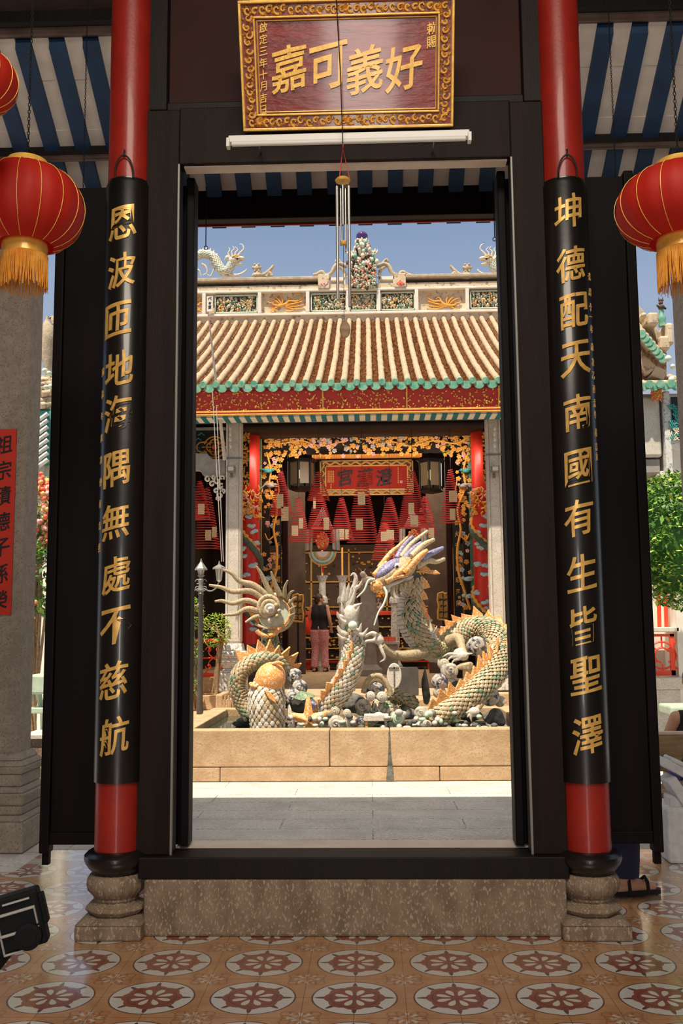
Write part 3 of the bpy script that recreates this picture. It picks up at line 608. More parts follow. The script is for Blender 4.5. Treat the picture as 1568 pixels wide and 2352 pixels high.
# ================================================================== action camera at the lower left
g0 = P(47, 2118, 1.35); q = Matrix.Rotation(math.radians(14), 3, 'Y'); q2 = Matrix.Rotation(math.radians(-12), 3, 'Z'); q3 = Matrix.Rotation(math.radians(24), 3, 'X')
GM = Matrix.Rotation(math.radians(10), 3, 'Z') @ Matrix.Rotation(math.radians(-14), 3, 'Y'); gu, gd, gv = GM @ Vector((1, 0, 0)), GM @ Vector((0, -1, 0)), GM @ Vector((0, 0, 1))
def gp(a, b_, c_=0): return g0+gu*a*.001+gv*b_*.001+gd*c_*.001
gt = thing('action_camera', 'small black action camera in a housing, held out at the lower left', 'camera', g0)
MB().obox(gp(-6, 0, -14), gu*.035, gv*.037, gd*.014).build('housing', 'plastic_black', gt, smooth=0, bevel=.004)
mb = MB()
for a, b_, c_, d_ in ((-30, -36, -27, 15), (20, -8, 23, 15), (-30, 13, 23, 17), (-30, -14, 23, -10), (-30, -38, 0, -35)): mb.obox(gp((a+c_)/2, (b_+d_)/2, 1.5), gu*((c_-a)/2000), gv*((d_-b_)/2000), gd*.002)
mb.build('front_frame', 'metal_grey', gt, smooth=0, bevel=.0012)
MB().obox(gp(-4, 2, .6), gu*.024, gv*.0105, gd*.0008).build('window', 'plastic_black', gt, smooth=0)
MB().tube([gp(7, -20, -2), gp(7, -20, 9), gp(7, -20, 9.5)], [.0175, .0175, .014], 32).build('lens', 'plastic_black', gt)
LN = bpy.data.objects[[o.name for o in gt.children if o.name.startswith('lens')][0]]; mb = MB(); mb.tube([gp(7, -20, 9.2), gp(7, -20, 10.5)], .0115, 24); mb.build('lens_glass', 'plastic_black', LN)
MB().obox(gp(0, 28, -1), gu*.018, gv*.0012, gd*.003).build('top_latch', 'metal_grey', gt, smooth=0)
MB().obox(gp(31, 8, -12), gu*.0035, gv*.02, gd*.009).build('side_clip', 'plastic_black', gt, smooth=0, bevel=.002)
MB().tube([gp(-20, -30, -16), gp(-60, -60, -22), gp(-260, -160, -40)], [.008, .009, .011], 12).build('handle', 'plastic_black', gt)
# ================================================================== fountain pool
zr = .478
pool = thing('fountain_pool', 'long pale granite pool wall holding the dragon fountain', 'pool', (-.1, 10.5, 0))
px0, px1, py0, py1 = -1.93, 1.72, 9.33, 11.75
xj = [px0, P(757, 1700, 9.33).x, P(895, 1700, 9.33).x, px1]; zc = P(700, 1762, 9.33).z
for a, b_ in zip(xj, xj[1:]): MB().box(a+.003, py0, zc+.004, b_-.003, py0+.2, zr).build('coping_block', 'stone_warm', pool, smooth=0, bevel=.01)
for a, b_ in ((px0, P(505, 1780, 9.33).x), (P(505, 1780, 9.33).x, P(1010, 1780, 9.33).x), (P(1010, 1780, 9.33).x, px1)): MB().box(a+.003, py0+.004, 0, b_-.003, py0+.2, zc).build('footing_block', 'stone_warm', pool, smooth=0, bevel=.008)
MB().box(px0, py0+.2, 0, px0+.2, py1, zr).build('side_wall', 'stone_warm', pool, smooth=0, bevel=.01)
MB().box(px1-.2, py0+.2, 0, px1, py1, zr).build('side_wall', 'stone_warm', pool, smooth=0, bevel=.01)
MB().box(px0, py1, 0, px1, py1+.2, zr).build('back_wall', 'stone_warm', pool, smooth=0, bevel=.01)
MB().box(px0+.2, py0+.2, .05, px1-.2, py1, .40).build('water', 'water_green', pool, smooth=0)
mb = MB(); q = random.Random(5); xm = P(894, 1700, 9.325).x     # water stain running down the joint
pts = [(xm-.008, 9.3265, zr-.03), (xm+.006, 9.3265, zr-.03), (xm+.012, 9.3265, .28), (xm+.03, 9.3265, .12), (xm+.036, 9.3265, .01), (xm-.036, 9.3265, .01), (xm-.022, 9.3265, .14), (xm-.010, 9.3265, .3)]
mb.add(pts+[(a, b_+.003, c_) for a, b_, c_ in pts], [tuple(range(8))]+[(i, i+8, (i+1) % 8+8, (i+1) % 8) for i in range(8)]); mb.build('moss_stain', 'rock_dark', pool, smooth=0)

# ================================================================== mosaic dragon fountain
def path(pts, n):                                  # pts: (px, py, Y, radius in px)
    q = []
    for x, y, Y_, r_ in pts:
        p = P(x, y, Y_); q.append((p.x, p.y, p.z, r_*Y_/F))
    return spl(q, n)
rs = random.Random(11)
def scaly(parent, nm, pts, spine, mats, belly=None, n=90, sc=.052, rowk=.62, bw=.9, tipflip=1, lift=.34, skin='mosaic_dark'):
    """body tube, overlapping scales off the belly, ribbed belly plates; spine = list of direction vectors along the body"""
    q = path(pts, n); P3 = [Vector(a[:3]) for a in q]; rad = [a[3] for a in q]; sp_ = spl(spine, n)
    global BODY; BODY = MB().tube(P3, [r_*.97 for r_ in rad], 20).build(nm, skin, parent, smooth=80)
    L_ = [0]
    for a, b_ in zip(P3, P3[1:]): L_.append(L_[-1]+(b_-a).length)
    def at(s_):
        s_ = max(0, min(L_[-1]-1e-6, s_)); i = 0
        lo, hi = 0, n
        while hi-lo > 1:
            m_ = (lo+hi)//2
            if L_[m_] <= s_: lo = m_
            else: hi = m_
        t = (s_-L_[lo])/max(1e-9, L_[lo+1]-L_[lo]); p = P3[lo].lerp(P3[lo+1], t)
        ia, ib = max(0, lo-1), min(n, lo+2); d_ = (P3[ib]-P3[ia]).normalized(); up = Vector(sp_[lo]).lerp(Vector(sp_[lo+1]), t)
        up = (up-d_*up.dot(d_)).normalized(); return p, d_, up, d_.cross(up), rad[lo]*(1-t)+rad[lo+1]*t
    mb = MB(); s_ = 0; row = 0
    while s_ < L_[-1]:
        p, d_, up, sd, r_ = at(s_); k = max(6, int(2*PI*r_/sc)); w_ = 2*PI/k
        for j in range(k):
            a = (j+.5*(row % 2))*w_; dev = abs((a+PI) % (2*PI)-PI)
            if belly and dev > PI-bw*.5: continue
            def pt_(ds, da, h):
                p2, d2, u2, s2, r2 = at(s_+ds*tipflip); aa = a+da; return p2+(u2*cs(aa)+s2*sn(aa))*(r2*.97+h)
            ln = sc*1.05; wd = w_*.43; h = sc*lift*rs.uniform(.8, 1.25)
            vs = [pt_(0, -wd*.7, .002), pt_(0, wd*.7, .002), pt_(ln*.5, -wd, h*.6), pt_(ln*.5, wd, h*.6), pt_(ln*.85, -wd*.55, h*.95), pt_(ln*.85, wd*.55, h*.95), pt_(ln, 0, h), pt_(ln*.5, 0, h*1.5), pt_(ln*.9, 0, -.002)]
            mb.add(vs, [(0, 7, 2), (0, 1, 7), (1, 3, 7), (2, 7, 4), (3, 5, 7), (4, 7, 6), (5, 6, 7), (2, 4, 8), (4, 6, 8), (6, 5, 8), (5, 3, 8)], rs.choice((0, 0, 0, 1, 1, 2)))
        s_ += sc*rowk; row += 1
    mb.build('scales', mats, BODY, smooth=50)
    if belly:
        mb = MB(); s_ = .01; m_ = 8
        while s_ < L_[-1]-.01:
            vs = []
            for ds, h in ((0, .0), (.011, .014), (.022, .016), (.034, .0)):
                p, d_, up, sd, r_ = at(s_+ds)
                for i in range(m_+1): aa = PI-bw*.62+bw*1.24*i/m_; vs.append(p+(up*cs(aa)+sd*sn(aa))*(r_*.97+h))
            fs = [(i*(m_+1)+j, i*(m_+1)+j+1, (i+1)*(m_+1)+j+1, (i+1)*(m_+1)+j) for i in range(3) for j in range(m_)]; mb.add(vs, fs); s_ += .036
        mb.build('belly_plates', belly, BODY, smooth=60)
    return at, L_[-1]
def fins(parent, at, s0, s1, k, h, w_, matn, lean=.6, nm='spine_fin'):
    w_ = max(w_, (s1-s0)/k*.95); h *= 1.1
    for i in range(k):
        s_ = s0+(s1-s0)*(i+.5)/k; p, d_, up, sd, r_ = at(s_); hh = h*rs.uniform(.75, 1.2); ww = w_*rs.uniform(.85, 1.15)
        b_ = p+up*r_*.9; o_ = [(-.55, -.15), (-.5, .25), (-.28+lean*.25, .62), (lean*.75, 1.0), (lean*.4+.28, .6), (.5, .3), (.55, -.15)]
        for sgn in (1,):
            poly = [(a*ww, c_*hh) for a, c_ in o_]
            MB().prism(poly, b_-sd*.012, d_, up, sd*.024).build(nm, matn, BODY, smooth=0, bevel=.006)
def spikes(parent, nm, items, Y_, matn, n=10, tip=.25, dy=0, k=14):
    for it in items:
        pts = it[0]; r_ = it[1]; y0 = it[2] if len(it) > 2 else Y_; y1 = it[3] if len(it) > 3 else y0
        mt = it[4] if len(it) > 4 else matn
        m_ = len(pts); q = [(*P(x, y, y0+(y1-y0)*i/(m_-1)), 0) for i, (x, y) in enumerate(pts)]; c_ = spl(q, k); rr_ = [r_*Y_/F*(1-(1-tip)*(i/k)**1.3)*(1+.06*(i % 2)) for i in range(k+1)]
        MB().tube([Vector(a[:3]) for a in c_], rr_, n).build(nm, mt, parent, smooth=60)
def c8(x, y): return (800+x/4.126, 1200+y/4.126)
def c7(x, y): return (430+x/4.126, 1260+y/4.126)
MS = ['mosaic_cream', 'mosaic_tan', 'mosaic_green']

dr = thing('dragon_sculpture', 'large mosaic dragon with a purple forehead and coiled scaly body, the tallest on the fountain', 'sculpture', (1.0, 10.5, .45))
nk = [(*c8(620, 500), 10.25, 17), (*c8(612, 600), 10.3, 19), (*c8(590, 700), 10.35, 22), (*c8(572, 820), 10.35, 26), (*c8(585, 930), 10.35, 29), (*c8(650, 1060), 10.38, 29), (*c8(740, 1160), 10.45, 27), (*c8(830, 1215), 10.55, 25), (*c8(930, 1160), 10.62, 25),
      (*c8(1030, 1090), 10.7, 27), (*c8(1150, 1030), 10.72, 28), (*c8(1270, 1015), 10.68, 28), (*c8(1370, 1060), 10.58, 28), (*c8(1420, 1160), 10.42, 28), (*c8(1425, 1290), 10.25, 28), (*c8(1370, 1430), 10.1, 28), (*c8(1250, 1560), 9.98, 29), (*c8(1110, 1680), 9.92, 28), (*c8(960, 1780), 9.9, 26), (*c8(820, 1850), 9.95, 22), (*c8(700, 1880), 10.05, 14)]
spn = [(1, .2, .2)]*3+[(1, .2, .4)]*2+[(.8, .1, .7), (.5, 0, .9), (-.2, 0, 1), (-.4, 0, 1), (-.2, 0, 1), (0, 0, 1), (.2, 0, 1), (.7, 0, .8), (.9, -.3, .2), (-.3, -1, .1), (-.8, -.7, .3), (-.75, -.4, .7), (-.65, -.3, .8), (-.6, -.3, .8), (-.4, -.3, .9), (-.3, -.2, 1)]
at, L_ = scaly(dr, 'body', nk, spn, MS, 'mosaic_pale', n=200, sc=.050, bw=1.5)
fins(dr, at, L_*.01, L_*.25, 7, .10, .13, 'mosaic_orange', .5); fins(dr, at, L_*.33, L_*.60, 11, .11, .13, 'mosaic_orange', -.4); fins(dr, at, L_*.60, L_*.95, 11, .12, .15, 'mosaic_orange', -.4)
# head
hd = P(*c8(400, 480), 10.1); ax = (P(*c8(620, 330), 10.2)-P(*c8(230, 620), 10.0)).normalized(); sdv = Vector((0, 1, 0)); upv = ax.cross(sdv); upv = upv if upv.z > 0 else -upv
HR = Matrix((ax, sdv, upv)).transposed()
def hp(a, b_, c_): return hd+ax*a+sdv*b_+upv*c_
mb = MB(); mb.ell(hp(.02, 0, -.01), (.25, .135, .10), 20, 14, rot=HR).ell(hp(-.17, 0, -.035), (.10, .095, .06), 16, 10, rot=HR).ell(hp(.16, 0, -.04), (.15, .14, .12), 16, 10, rot=HR)
ob = mb.build('head', 'mosaic_tan', dr, smooth=60); md = ob.modifiers.new('r', 'REMESH'); md.mode = 'VOXEL'; md.voxel_size = .010; md.use_smooth_shade = True
MB().ell(hp(.01, -.035, .05), (.175, .11, .075), 20, 12, rot=HR).build('forehead_mosaic', 'mosaic_purple', dr, smooth=60)
jr = HR @ Matrix.Rotation(math.radians(16), 3, 'Y')
mb = MB(); mb.ell(hp(-.0, 0, -.125), (.20, .09, .032), 18, 8, rot=jr).ell(hp(-.15, 0, -.125), (.05, .06, .035), 12, 8, rot=jr); ob = mb.build('lower_jaw', 'mosaic_pale', dr, smooth=60); md = ob.modifiers.new('r', 'REMESH'); md.mode = 'VOXEL'; md.voxel_size = .010; md.use_smooth_shade = True
p = P(*c8(265, 605), 9.95); mb = MB(); mb.ell(p, .062, 18, 12)
for i in range(40):
    a = rs.uniform(0, 6.28); b_ = rs.uniform(-1, 1); c_ = math.sqrt(1-b_*b_); mb.ell(p+Vector((c_*cs(a), c_*sn(a), b_))*.058, .013, 6, 4)
mb.build('nose_ball', 'mosaic_orange', dr, smooth=60)
for sgn in (-1, 1):
    mb = MB(); mb.ell(hp(.10, sgn*.115, .01), (.042, .03, .042), 14, 10, rot=HR); ey = mb.build('eye', 'mosaic_pale', dr, smooth=60); MB().ell(hp(.095, sgn*.138, .01), (.018, .012, .018), 10, 8, rot=HR).build('pupil', 'ink', ey, smooth=60)
for k in range(7):
    for sgn in (-1, 1): a = hp(-.17+.045*k, sgn*.07, -.075); MB().tube([a, a-upv*.032-ax*.008], [.010, .002], 6).build('tooth', 'mosaic_pale', dr)
Hn = [([c8(290, 430), c8(400, 290), c8(470, 230), c8(560, 140)], 6.5, 10.3, 10.45, 'mosaic_orange'), ([c8(460, 340), c8(520, 230), c8(610, 130)], 7.5, 10.25, 10.4, 'mosaic_purple'), ([c8(500, 330), c8(600, 200), c8(750, 80)], 7, 10.2, 10.35, 'mosaic_cream'),
      ([c8(500, 390), c8(600, 265), c8(690, 190)], 8, 10.15, 10.25, 'mosaic_purple'), ([c8(600, 320), c8(710, 215), c8(812, 160)], 8.5, 10.1, 10.2, 'mosaic_cream'), ([c8(420, 520), c8(535, 430), c8(595, 350)], 8.5, 10.0, 10.0, 'mosaic_orange'),
      ([c8(530, 480), c8(640, 360), c8(700, 300), c8(748, 262)], 9.5, 10.0, 10.05, 'mosaic_orange'), ([c8(690, 340), c8(800, 285), c8(895, 240)], 8.5, 10.2, 10.4, 'mosaic_purple'), ([c8(640, 420), c8(750, 362), c8(830, 372), c8(908, 345)], 8.5, 10.2, 10.4, 'mosaic_cream'),
      ([c8(350, 560), c8(440, 520), c8(560, 500)], 7.5, 9.98, 10.0, 'mosaic_orange'), ([c8(240, 500), c8(310, 420), c8(360, 370)], 5.5, 10.0, 10.1, 'mosaic_orange')]
spikes(dr, 'horn', Hn, 10.2, 'mosaic_cream', tip=.5)
spikes(dr, 'whisker', [([c8(250, 540), c8(190, 550), c8(150, 640), c8(80, 712)], 3, 9.9, 9.85), ([c8(335, 610), c8(362, 680), c8(330, 780), c8(285, 850), c8(243, 975)], 3, 9.9, 9.8)], 10, 'pale_green', tip=.5, k=22)
spikes(dr, 'beard_lock', [([c8(420+40*i, 600-12*i), c8(410+42*i, 680-20*i), c8(440+44*i, 720-28*i)], 4.5, 10.05, 10.1) for i in range(5)], 10, 'mosaic_tan', tip=.2)
e0 = P(*c8(680, 440), 10.25); MB().prism([(0, -.035), (.08, -.05), (.16, -.06), (.215, -.055), (.17, -.015), (.11, -.012), (.07, .03), (.02, .05), (-.02, .03)], e0, (1, 0, 0), (0, 0, 1), (0, .03, 0)).build('ear', 'mosaic_orange', dr, smooth=0, bevel=.008)
def limb(parent, pts, Ya, Yb, rr_, hand, toes, matn='mosaic_tan'):
    k = len(pts); q = path([(x, y, Ya+(Yb-Ya)*i/(k-1), rr_[i]) for i, (x, y) in enumerate(pts)], 20)
    ob = MB().tube([Vector(a[:3]) for a in q], [a[3] for a in q], 14).build('leg', matn, parent, smooth=70)
    mb = MB(); p = P(*hand, Yb); mb.ell(p, (.06, .05, .05), 14, 10)
    for t in toes:
        c_ = spl([tuple(p)]+[tuple(P(x, y, Yb-.02)) for x, y in t], 10); mb.tube([Vector(a) for a in c_], [.028*(1-.75*i/10) for i in range(11)], 8)
    ob = mb.build('claw', 'mosaic_pale', parent, smooth=70); md = ob.modifiers.new('r', 'REMESH'); md.mode = 'VOXEL'; md.voxel_size = .009; md.use_smooth_shade = True
limb(dr, [c8(720, 1220), c8(620, 1250), c8(500, 1262), c8(400, 1235), c8(310, 1170)], 10.35, 10.1, [16, 15, 12, 9, 9], c8(285, 1110), [[c8(230, 1050), c8(170, 1070), c8(150, 1100)], [c8(230, 1120), c8(160, 1130), c8(165, 1185)], [c8(260, 1060), c8(215, 1040), c8(175, 1090)], [c8(320, 1220), c8(345, 1290), c8(295, 1325)], [c8(300, 1080), c8(280, 1060), c8(205, 1065)]])
limb(dr, [c8(960, 1130), c8(1040, 1100), c8(1075, 1190), c8(1100, 1260)], 10.45, 10.15, [16, 12, 9, 8], c8(1085, 1265), [[c8(1010, 1250), c8(950, 1245), c8(890, 1275)], [c8(1030, 1270), c8(970, 1280), c8(930, 1320)], [c8(1050, 1290), c8(1000, 1310), c8(970, 1345)], [c8(1120, 1250), c8(1180, 1240)]])
limb(dr, [c8(1290, 1640), c8(1250, 1720), c8(1200, 1790)], 9.95, 9.8, [10, 8, 7], c8(1190, 1795), [[c8(1150, 1820), c8(1120, 1850)], [c8(1160, 1840), c8(1165, 1890)], [c8(1150, 1790), c8(1110, 1810)]])
spikes(dr, 'back_spike', [([c8(790, 1100), c8(780, 1000), c8(755, 890)], 6), ([c8(810, 1100), c8(820, 1040), c8(840, 975)], 5), ([c8(770, 1110), c8(740, 1060), c8(712, 1030)], 5)], 10.35, 'mosaic_pale', tip=.1)
co = [(*c8(240, 1715), 10.15, 12), (*c8(330, 1760), 10.12, 15), (*c8(430, 1810), 10.12, 15), (*c8(500, 1860), 10.2, 9)]
scaly(dr, 'coil', co, [(0, .2, 1)]*4, MS, 'mosaic_pale', n=30, sc=.045, bw=3.2)
co = [(*c8(330, 1700), 10.5, 14), (*c8(430, 1650), 10.45, 16), (*c8(540, 1660), 10.45, 15), (*c8(620, 1740), 10.5, 12)]
scaly(dr, 'coil', co, [(0, -.5, 1)]*4, MS, None, n=30, sc=.045)

# left body arch with the tail wheel
ar = thing('dragon_tail_sculpture', 'mosaic dragon tail arching up to a shell wheel with long wavy feelers on the left', 'sculpture', (-1.1, 10.4, .45))
ap = [(*c7(620, 1600), 10.15, 17), (*c7(530, 1460), 10.2, 17), (*c7(478, 1320), 10.2, 17), (*c7(500, 1190), 10.2, 17), (*c7(600, 1090), 10.25, 17), (*c7(730, 1050), 10.35, 16), (*c7(850, 1080), 10.5, 16), (*c7(930, 1170), 10.65, 15), (*c7(950, 1300), 10.7, 14)]
at, L_ = scaly(ar, 'body', ap, [(-.8, 0, -.4), (-1, 0, -.2), (-1, 0, .1), (-.7, 0, .7), (-.3, 0, 1), (0, 0, 1), (.5, 0, .9), (.9, 0, .5), (1, 0, .2)], MS, 'mosaic_tan', n=100, sc=.046, bw=2.3)
fins(ar, at, L_*.42, L_*.98, 9, .13, .12, 'mosaic_orange', -.3)
at, L_ = scaly(ar, 'tail_stem', [(*c7(900, 1080), 10.75, 15), (*c7(830, 980), 10.75, 16), (*c7(785, 880), 10.75, 17), (*c7(780, 780), 10.7, 16)], [(0, -1, 0)]*4, ['mosaic_green', 'mosaic_tan', 'mosaic_dark'], n=30, sc=.04)
wc = P(*c7(830, 610), 10.6)
rk = F and 10.6/F/4.126
mb = MB(); mb.lathe([(0, -.03), (150*rk, -.03), (165*rk, 0), (150*rk, .03), (0, .03)], (0, 0, 0), 40); mb.v = [(wc.x+a, wc.y+c_, wc.z+b_) for a, b_, c_ in mb.v]; mb.build('disc', 'pale_green', ar)
def ringt(nm, cxp, cyp, rr_, tr, matn, Y_, a0=0, a1=2*PI, n=48, seg=.0):
    c_ = P(*c7(cxp, cyp), Y_); pts = [c_+Vector((cs(a0+(a1-a0)*i/n), 0, sn(a0+(a1-a0)*i/n)))*rr_*rk for i in range(n+1)]
    MB().tube(pts, [tr*rk*(1+seg*(i % 2)) for i in range(n+1)], 10, caps=True).build(nm, matn, ar, smooth=70)
ringt('rim', 830, 610, 165, 26, 'mosaic_cream', 10.6, -PI*.62, PI*.62, seg=.12); ringt('inner_rim', 830, 610, 140, 9, 'mosaic_orange', 10.55, -PI*.6, PI*.75)
ringt('lower_lip', 760, 700, 125, 20, 'mosaic_orange', 10.5, -PI*.8, -PI*.12, seg=.15)
for i, (cx_, cy_, rr_, tr, mt) in enumerate(((770, 545, 92, 20, 'mosaic_cream'), (775, 560, 62, 22, 'mosaic_tan'), (780, 570, 36, 16, 'mosaic_pale'))): ringt('shell_whorl', cx_, cy_, rr_, tr, mt, 10.5-.03*i)
MB().ell(P(*c7(785, 572), 10.4), (26*rk, .05, 24*rk), 16, 10).build('shell_tip', 'mosaic_pale', ar, smooth=60)
for x, y, r_, mt in ((850, 640, 22, 'mosaic_tan'), (790, 680, 30, 'mosaic_pale'), (840, 540, 28, 'mosaic_tan'), (870, 590, 20, 'mosaic_grey')): MB().ell(P(*c7(x, y), 10.47), (r_*rk, .04, r_*rk), 12, 8).build('shell_knob', mt, ar, smooth=60)
T = [[(760, 440), (620, 345), (500, 310), (420, 235), (335, 197)], [(730, 480), (600, 400), (430, 410), (330, 370), (205, 345)], [(710, 540), (560, 490), (430, 520), (330, 495), (262, 500)], [(710, 600), (570, 570), (460, 620), (335, 630)], [(740, 640), (640, 650), (550, 698)],
     [(800, 450), (740, 330), (700, 240), (655, 168)], [(880, 450), (830, 330), (795, 220)], [(925, 460), (925, 370), (950, 300)], [(945, 480), (975, 420), (1008, 398)], [(965, 520), (1000, 480), (1028, 458)], [(980, 580), (1005, 560), (1025, 545)], [(980, 640), (1000, 625), (1018, 612)], [(650, 712), (690, 735), (760, 760)]]
spikes(ar, 'feeler', [([c7(*p) for p in t], (8.5 if i < 2 else 7.5 if i < 4 else 7 if i < 7 else 5.5 if i < 8 else 4), 10.55, 10.45) for i, t in enumerate(T)], 10.5, 'mosaic_tan', tip=.32, k=22)

# carp with an orange head
cp = thing('carp_sculpture', 'upright mosaic carp with pale diamond scales and an orange head, left of the fountain', 'sculpture', (-1.0, 10.0, .42))
at, L_ = scaly(cp, 'body', [(*c7(770, 1760), 9.95, 36), (*c7(760, 1620), 9.95, 38), (*c7(752, 1480), 9.95, 40), (*c7(760, 1360), 9.97, 39), (*c7(800, 1240), 10.0, 30)], [(0, -1, .1)]*5, ['mosaic_pale', 'mosaic_cream', 'mosaic_tan'], n=50, sc=.062, tipflip=-1, lift=.24, skin='mosaic_grey')
hr = Matrix.Rotation(math.radians(28), 3, 'Y'); MB().ell(P(*c7(785, 1235), 9.93), (.155, .15, .175), 24, 16, rot=hr).build('head', 'mosaic_orange', cp, smooth=60)
MB().tube([P(*c7(800, 1090), 9.86), P(*c7(860, 1080), 9.84), P(*c7(915, 1095), 9.86)], [.014, .022, .014], 10).build('upper_lip', 'mosaic_orange', cp, smooth=60)
MB().tube([P(*c7(600, 1280), 9.9), P(*c7(620, 1300), 9.84), P(*c7(660, 1310), 9.82)], [.02, .026, .012], 10).build('gill_frill', 'mosaic_orange', cp, smooth=60)
f0 = P(*c7(725, 1330), 9.78); MB().prism([(0, 0), (.06, -.03), (.13, -.10), (.12, -.14), (.05, -.09)], f0, (1, 0, 0), (0, 0, 1), (0, -.03, 0)).build('pectoral_fin', 'mosaic_orange', cp, smooth=0, bevel=.006)

# small dragon in the middle
sd_ = thing('small_dragon_sculpture', 'smaller mosaic dragon with a pale horned head rising in the middle of the fountain', 'sculpture', (-.2, 10.0, .42))
mp = [(736, 1652, 10.0, 18), (752, 1628, 9.95, 23), (776, 1592, 9.92, 25), (797, 1555, 9.92, 24), (808, 1518, 9.95, 23), (811, 1482, 10.0, 22), (806, 1448, 10.0, 16), (808, 1425, 10.0, 11)]
at, L_ = scaly(sd_, 'body', mp, [(-.8, -.6, .5), (-.8, -.6, .5), (-.8, -.7, .3), (-.6, -.9, .2), (-.3, -1, .1), (0, -1, .1), (.1, -1, 0), (.1, -1, 0)], ['mosaic_pale', 'mosaic_cream', 'mosaic_green'], 'mosaic_tan', n=70, sc=.048, bw=1.6)
fins(sd_, at, L_*.02, L_*.75, 9, .08, .12, 'mosaic_orange', .5)
mb = MB(); mb.ell(P(805, 1412, 9.95), (.075, .08, .11), 14, 10).ell(P(800, 1385, 9.97), (.05, .06, .08), 12, 8); ob = mb.build('head', 'mosaic_pale', sd_, smooth=60); md = ob.modifiers.new('r', 'REMESH'); md.mode = 'VOXEL'; md.voxel_size = .01; md.use_smooth_shade = True
MB().ell(P(810, 1437, 9.86), .048, 16, 12).build('pearl', 'pale_green', sd_, smooth=60)
def c5(x, y): return (640+x/3.733, 1300+y/3.733)
HS = [[(590, 400), (550, 390), (538, 310)], [(560, 440), (515, 430), (500, 395)], [(560, 300), (565, 220), (568, 160)], [(580, 300), (590, 220), (602, 150)], [(600, 290), (625, 220), (628, 175)], [(590, 330), (650, 200), (690, 170), (712, 125)], [(620, 240), (650, 170), (660, 100), (640, 65), (615, 85)], [(610, 400), (650, 350), (712, 318)], [(600, 450), (660, 400), (690, 345)],
      [(660, 560), (720, 590), (765, 530)], [(650, 560), (690, 550), (708, 490)], [(600, 470), (560, 480), (520, 440)], [(570, 590), (525, 560), (505, 510)], [(560, 620), (540, 620), (500, 580)], [(600, 350), (640, 260), (655, 200)]]
spikes(sd_, 'horn', [([c5(*p) for p in t], 7.5 if len(t) > 3 else 8, 9.95, 9.9) for t in HS], 10, 'mosaic_pale', tip=.12, k=16)

# starfish, shells, rocks
sf = P(708, 1655, 9.75); poly = []
for k, (tx, ty) in enumerate(((707, 1598), (760, 1634), (740, 1690), (690, 1692), (662, 1640))):
    tp = P(tx, ty, 9.75)-sf; a = math.atan2(tp.z, tp.x); rr_ = Vector((tp.x, tp.z)).length; poly.append((a, rr_))
poly.sort(); o_ = []
for i, (a, r_) in enumerate(poly):
    b_ = poly[(i+1) % 5][0]+(2*PI if i == 4 else 0); o_ += [(r_*cs(a-.07), r_*sn(a-.07)), (r_*cs(a+.07), r_*sn(a+.07)), (.085*cs((a+b_)/2), .085*sn((a+b_)/2))]
mb = MB(); n = len(o_); vs = [sf+Vector((a, .02, b_)) for a, b_ in o_]+[sf+Vector((0, -.05, 0)), sf+Vector((0, .05, 0))]; mb.add(vs, [(i, (i+1) % n, n) for i in range(n)]+[((i+1) % n, i, n+1) for i in range(n)])
tag(mb.build('starfish', 'mosaic_orange', smooth=20, bevel=.006), 'orange mosaic starfish standing on the front rocks between carp and small dragon', 'starfish')
SH = [(1033, 1539, 19, 'shell_cream', 9.95, 'cream spiral snail shell resting in the crook of the big coil'), (1008, 1564, 18, 'shell_blue', 9.95, 'blue banded snail shell, lower left of the cream one in the coil'), (1019, 1524, 13, 'shell_cream', 10.1, 'small cream snail shell beside the big dragon chest'),
      (1092, 1484, 22, 'shell_blue', 10.3, 'large dark blue snail shell under the arch of the big coil'), (1125, 1598, 22, 'shell_blue', 10.0, 'snail shell with a purple band right of the big lower coil'), (1148, 1612, 12, 'shell_cream', 10.05, 'small cream shell at the far right end of the fountain'),
      (675, 1553, 16, 'shell_blue', 10.6, 'dark blue shell right of the arched tail, highest there'), (687, 1578, 17, 'shell_blue', 10.4, 'blue and white shell right of the carp head'), (671, 1601, 19, 'shell_blue', 10.25, 'slate blue shell right of the carp body'), (743, 1620, 14, 'shell_blue', 9.9, 'purple banded shell at the foot of the small dragon'),
      (771, 1662, 19, 'shell_cream', 9.75, 'round cream shell in the front row right of the starfish'), (833, 1622, 18, 'shell_cream', 10.1, 'cream shell right of the small dragon'), (805, 1660, 15, 'shell_cream', 9.75, 'whitish shell left of the little stone bench'), (829, 1655, 11, 'shell_blue', 9.78, 'small blue shell touching the little stone bench'),
      (863, 1582, 20, 'shell_blue', 10.2, 'eye like blue dotted shell under a curved ridge'), (796, 1638, 10, 'shell_cream', 9.8, 'tiny cream shell behind the front row'), (965, 1638, 15, 'shell_cream', 9.85, 'cream shell at the tip of the big coil'), (979, 1664, 12, 'shell_cream', 9.75, 'low cream shell in the front row under the big coil'),
      (914, 1650, 15, 'celadon', 9.8, 'yellow green shell right of the little stone bench'), (1008, 1590, 14, 'shell_cream', 9.95, 'cream shell below the blue banded one in the coil'), (768, 1632, 12, 'shell_cream', 9.85, 'spotted cream shell beside the small dragon foot'), (876, 1600, 12, 'mosaic_pale', 10.0, 'plain pale stone below the eye like shell'), (850, 1598, 11, 'mosaic_pale', 10.0, 'pink pale stone left of the eye like shell')]
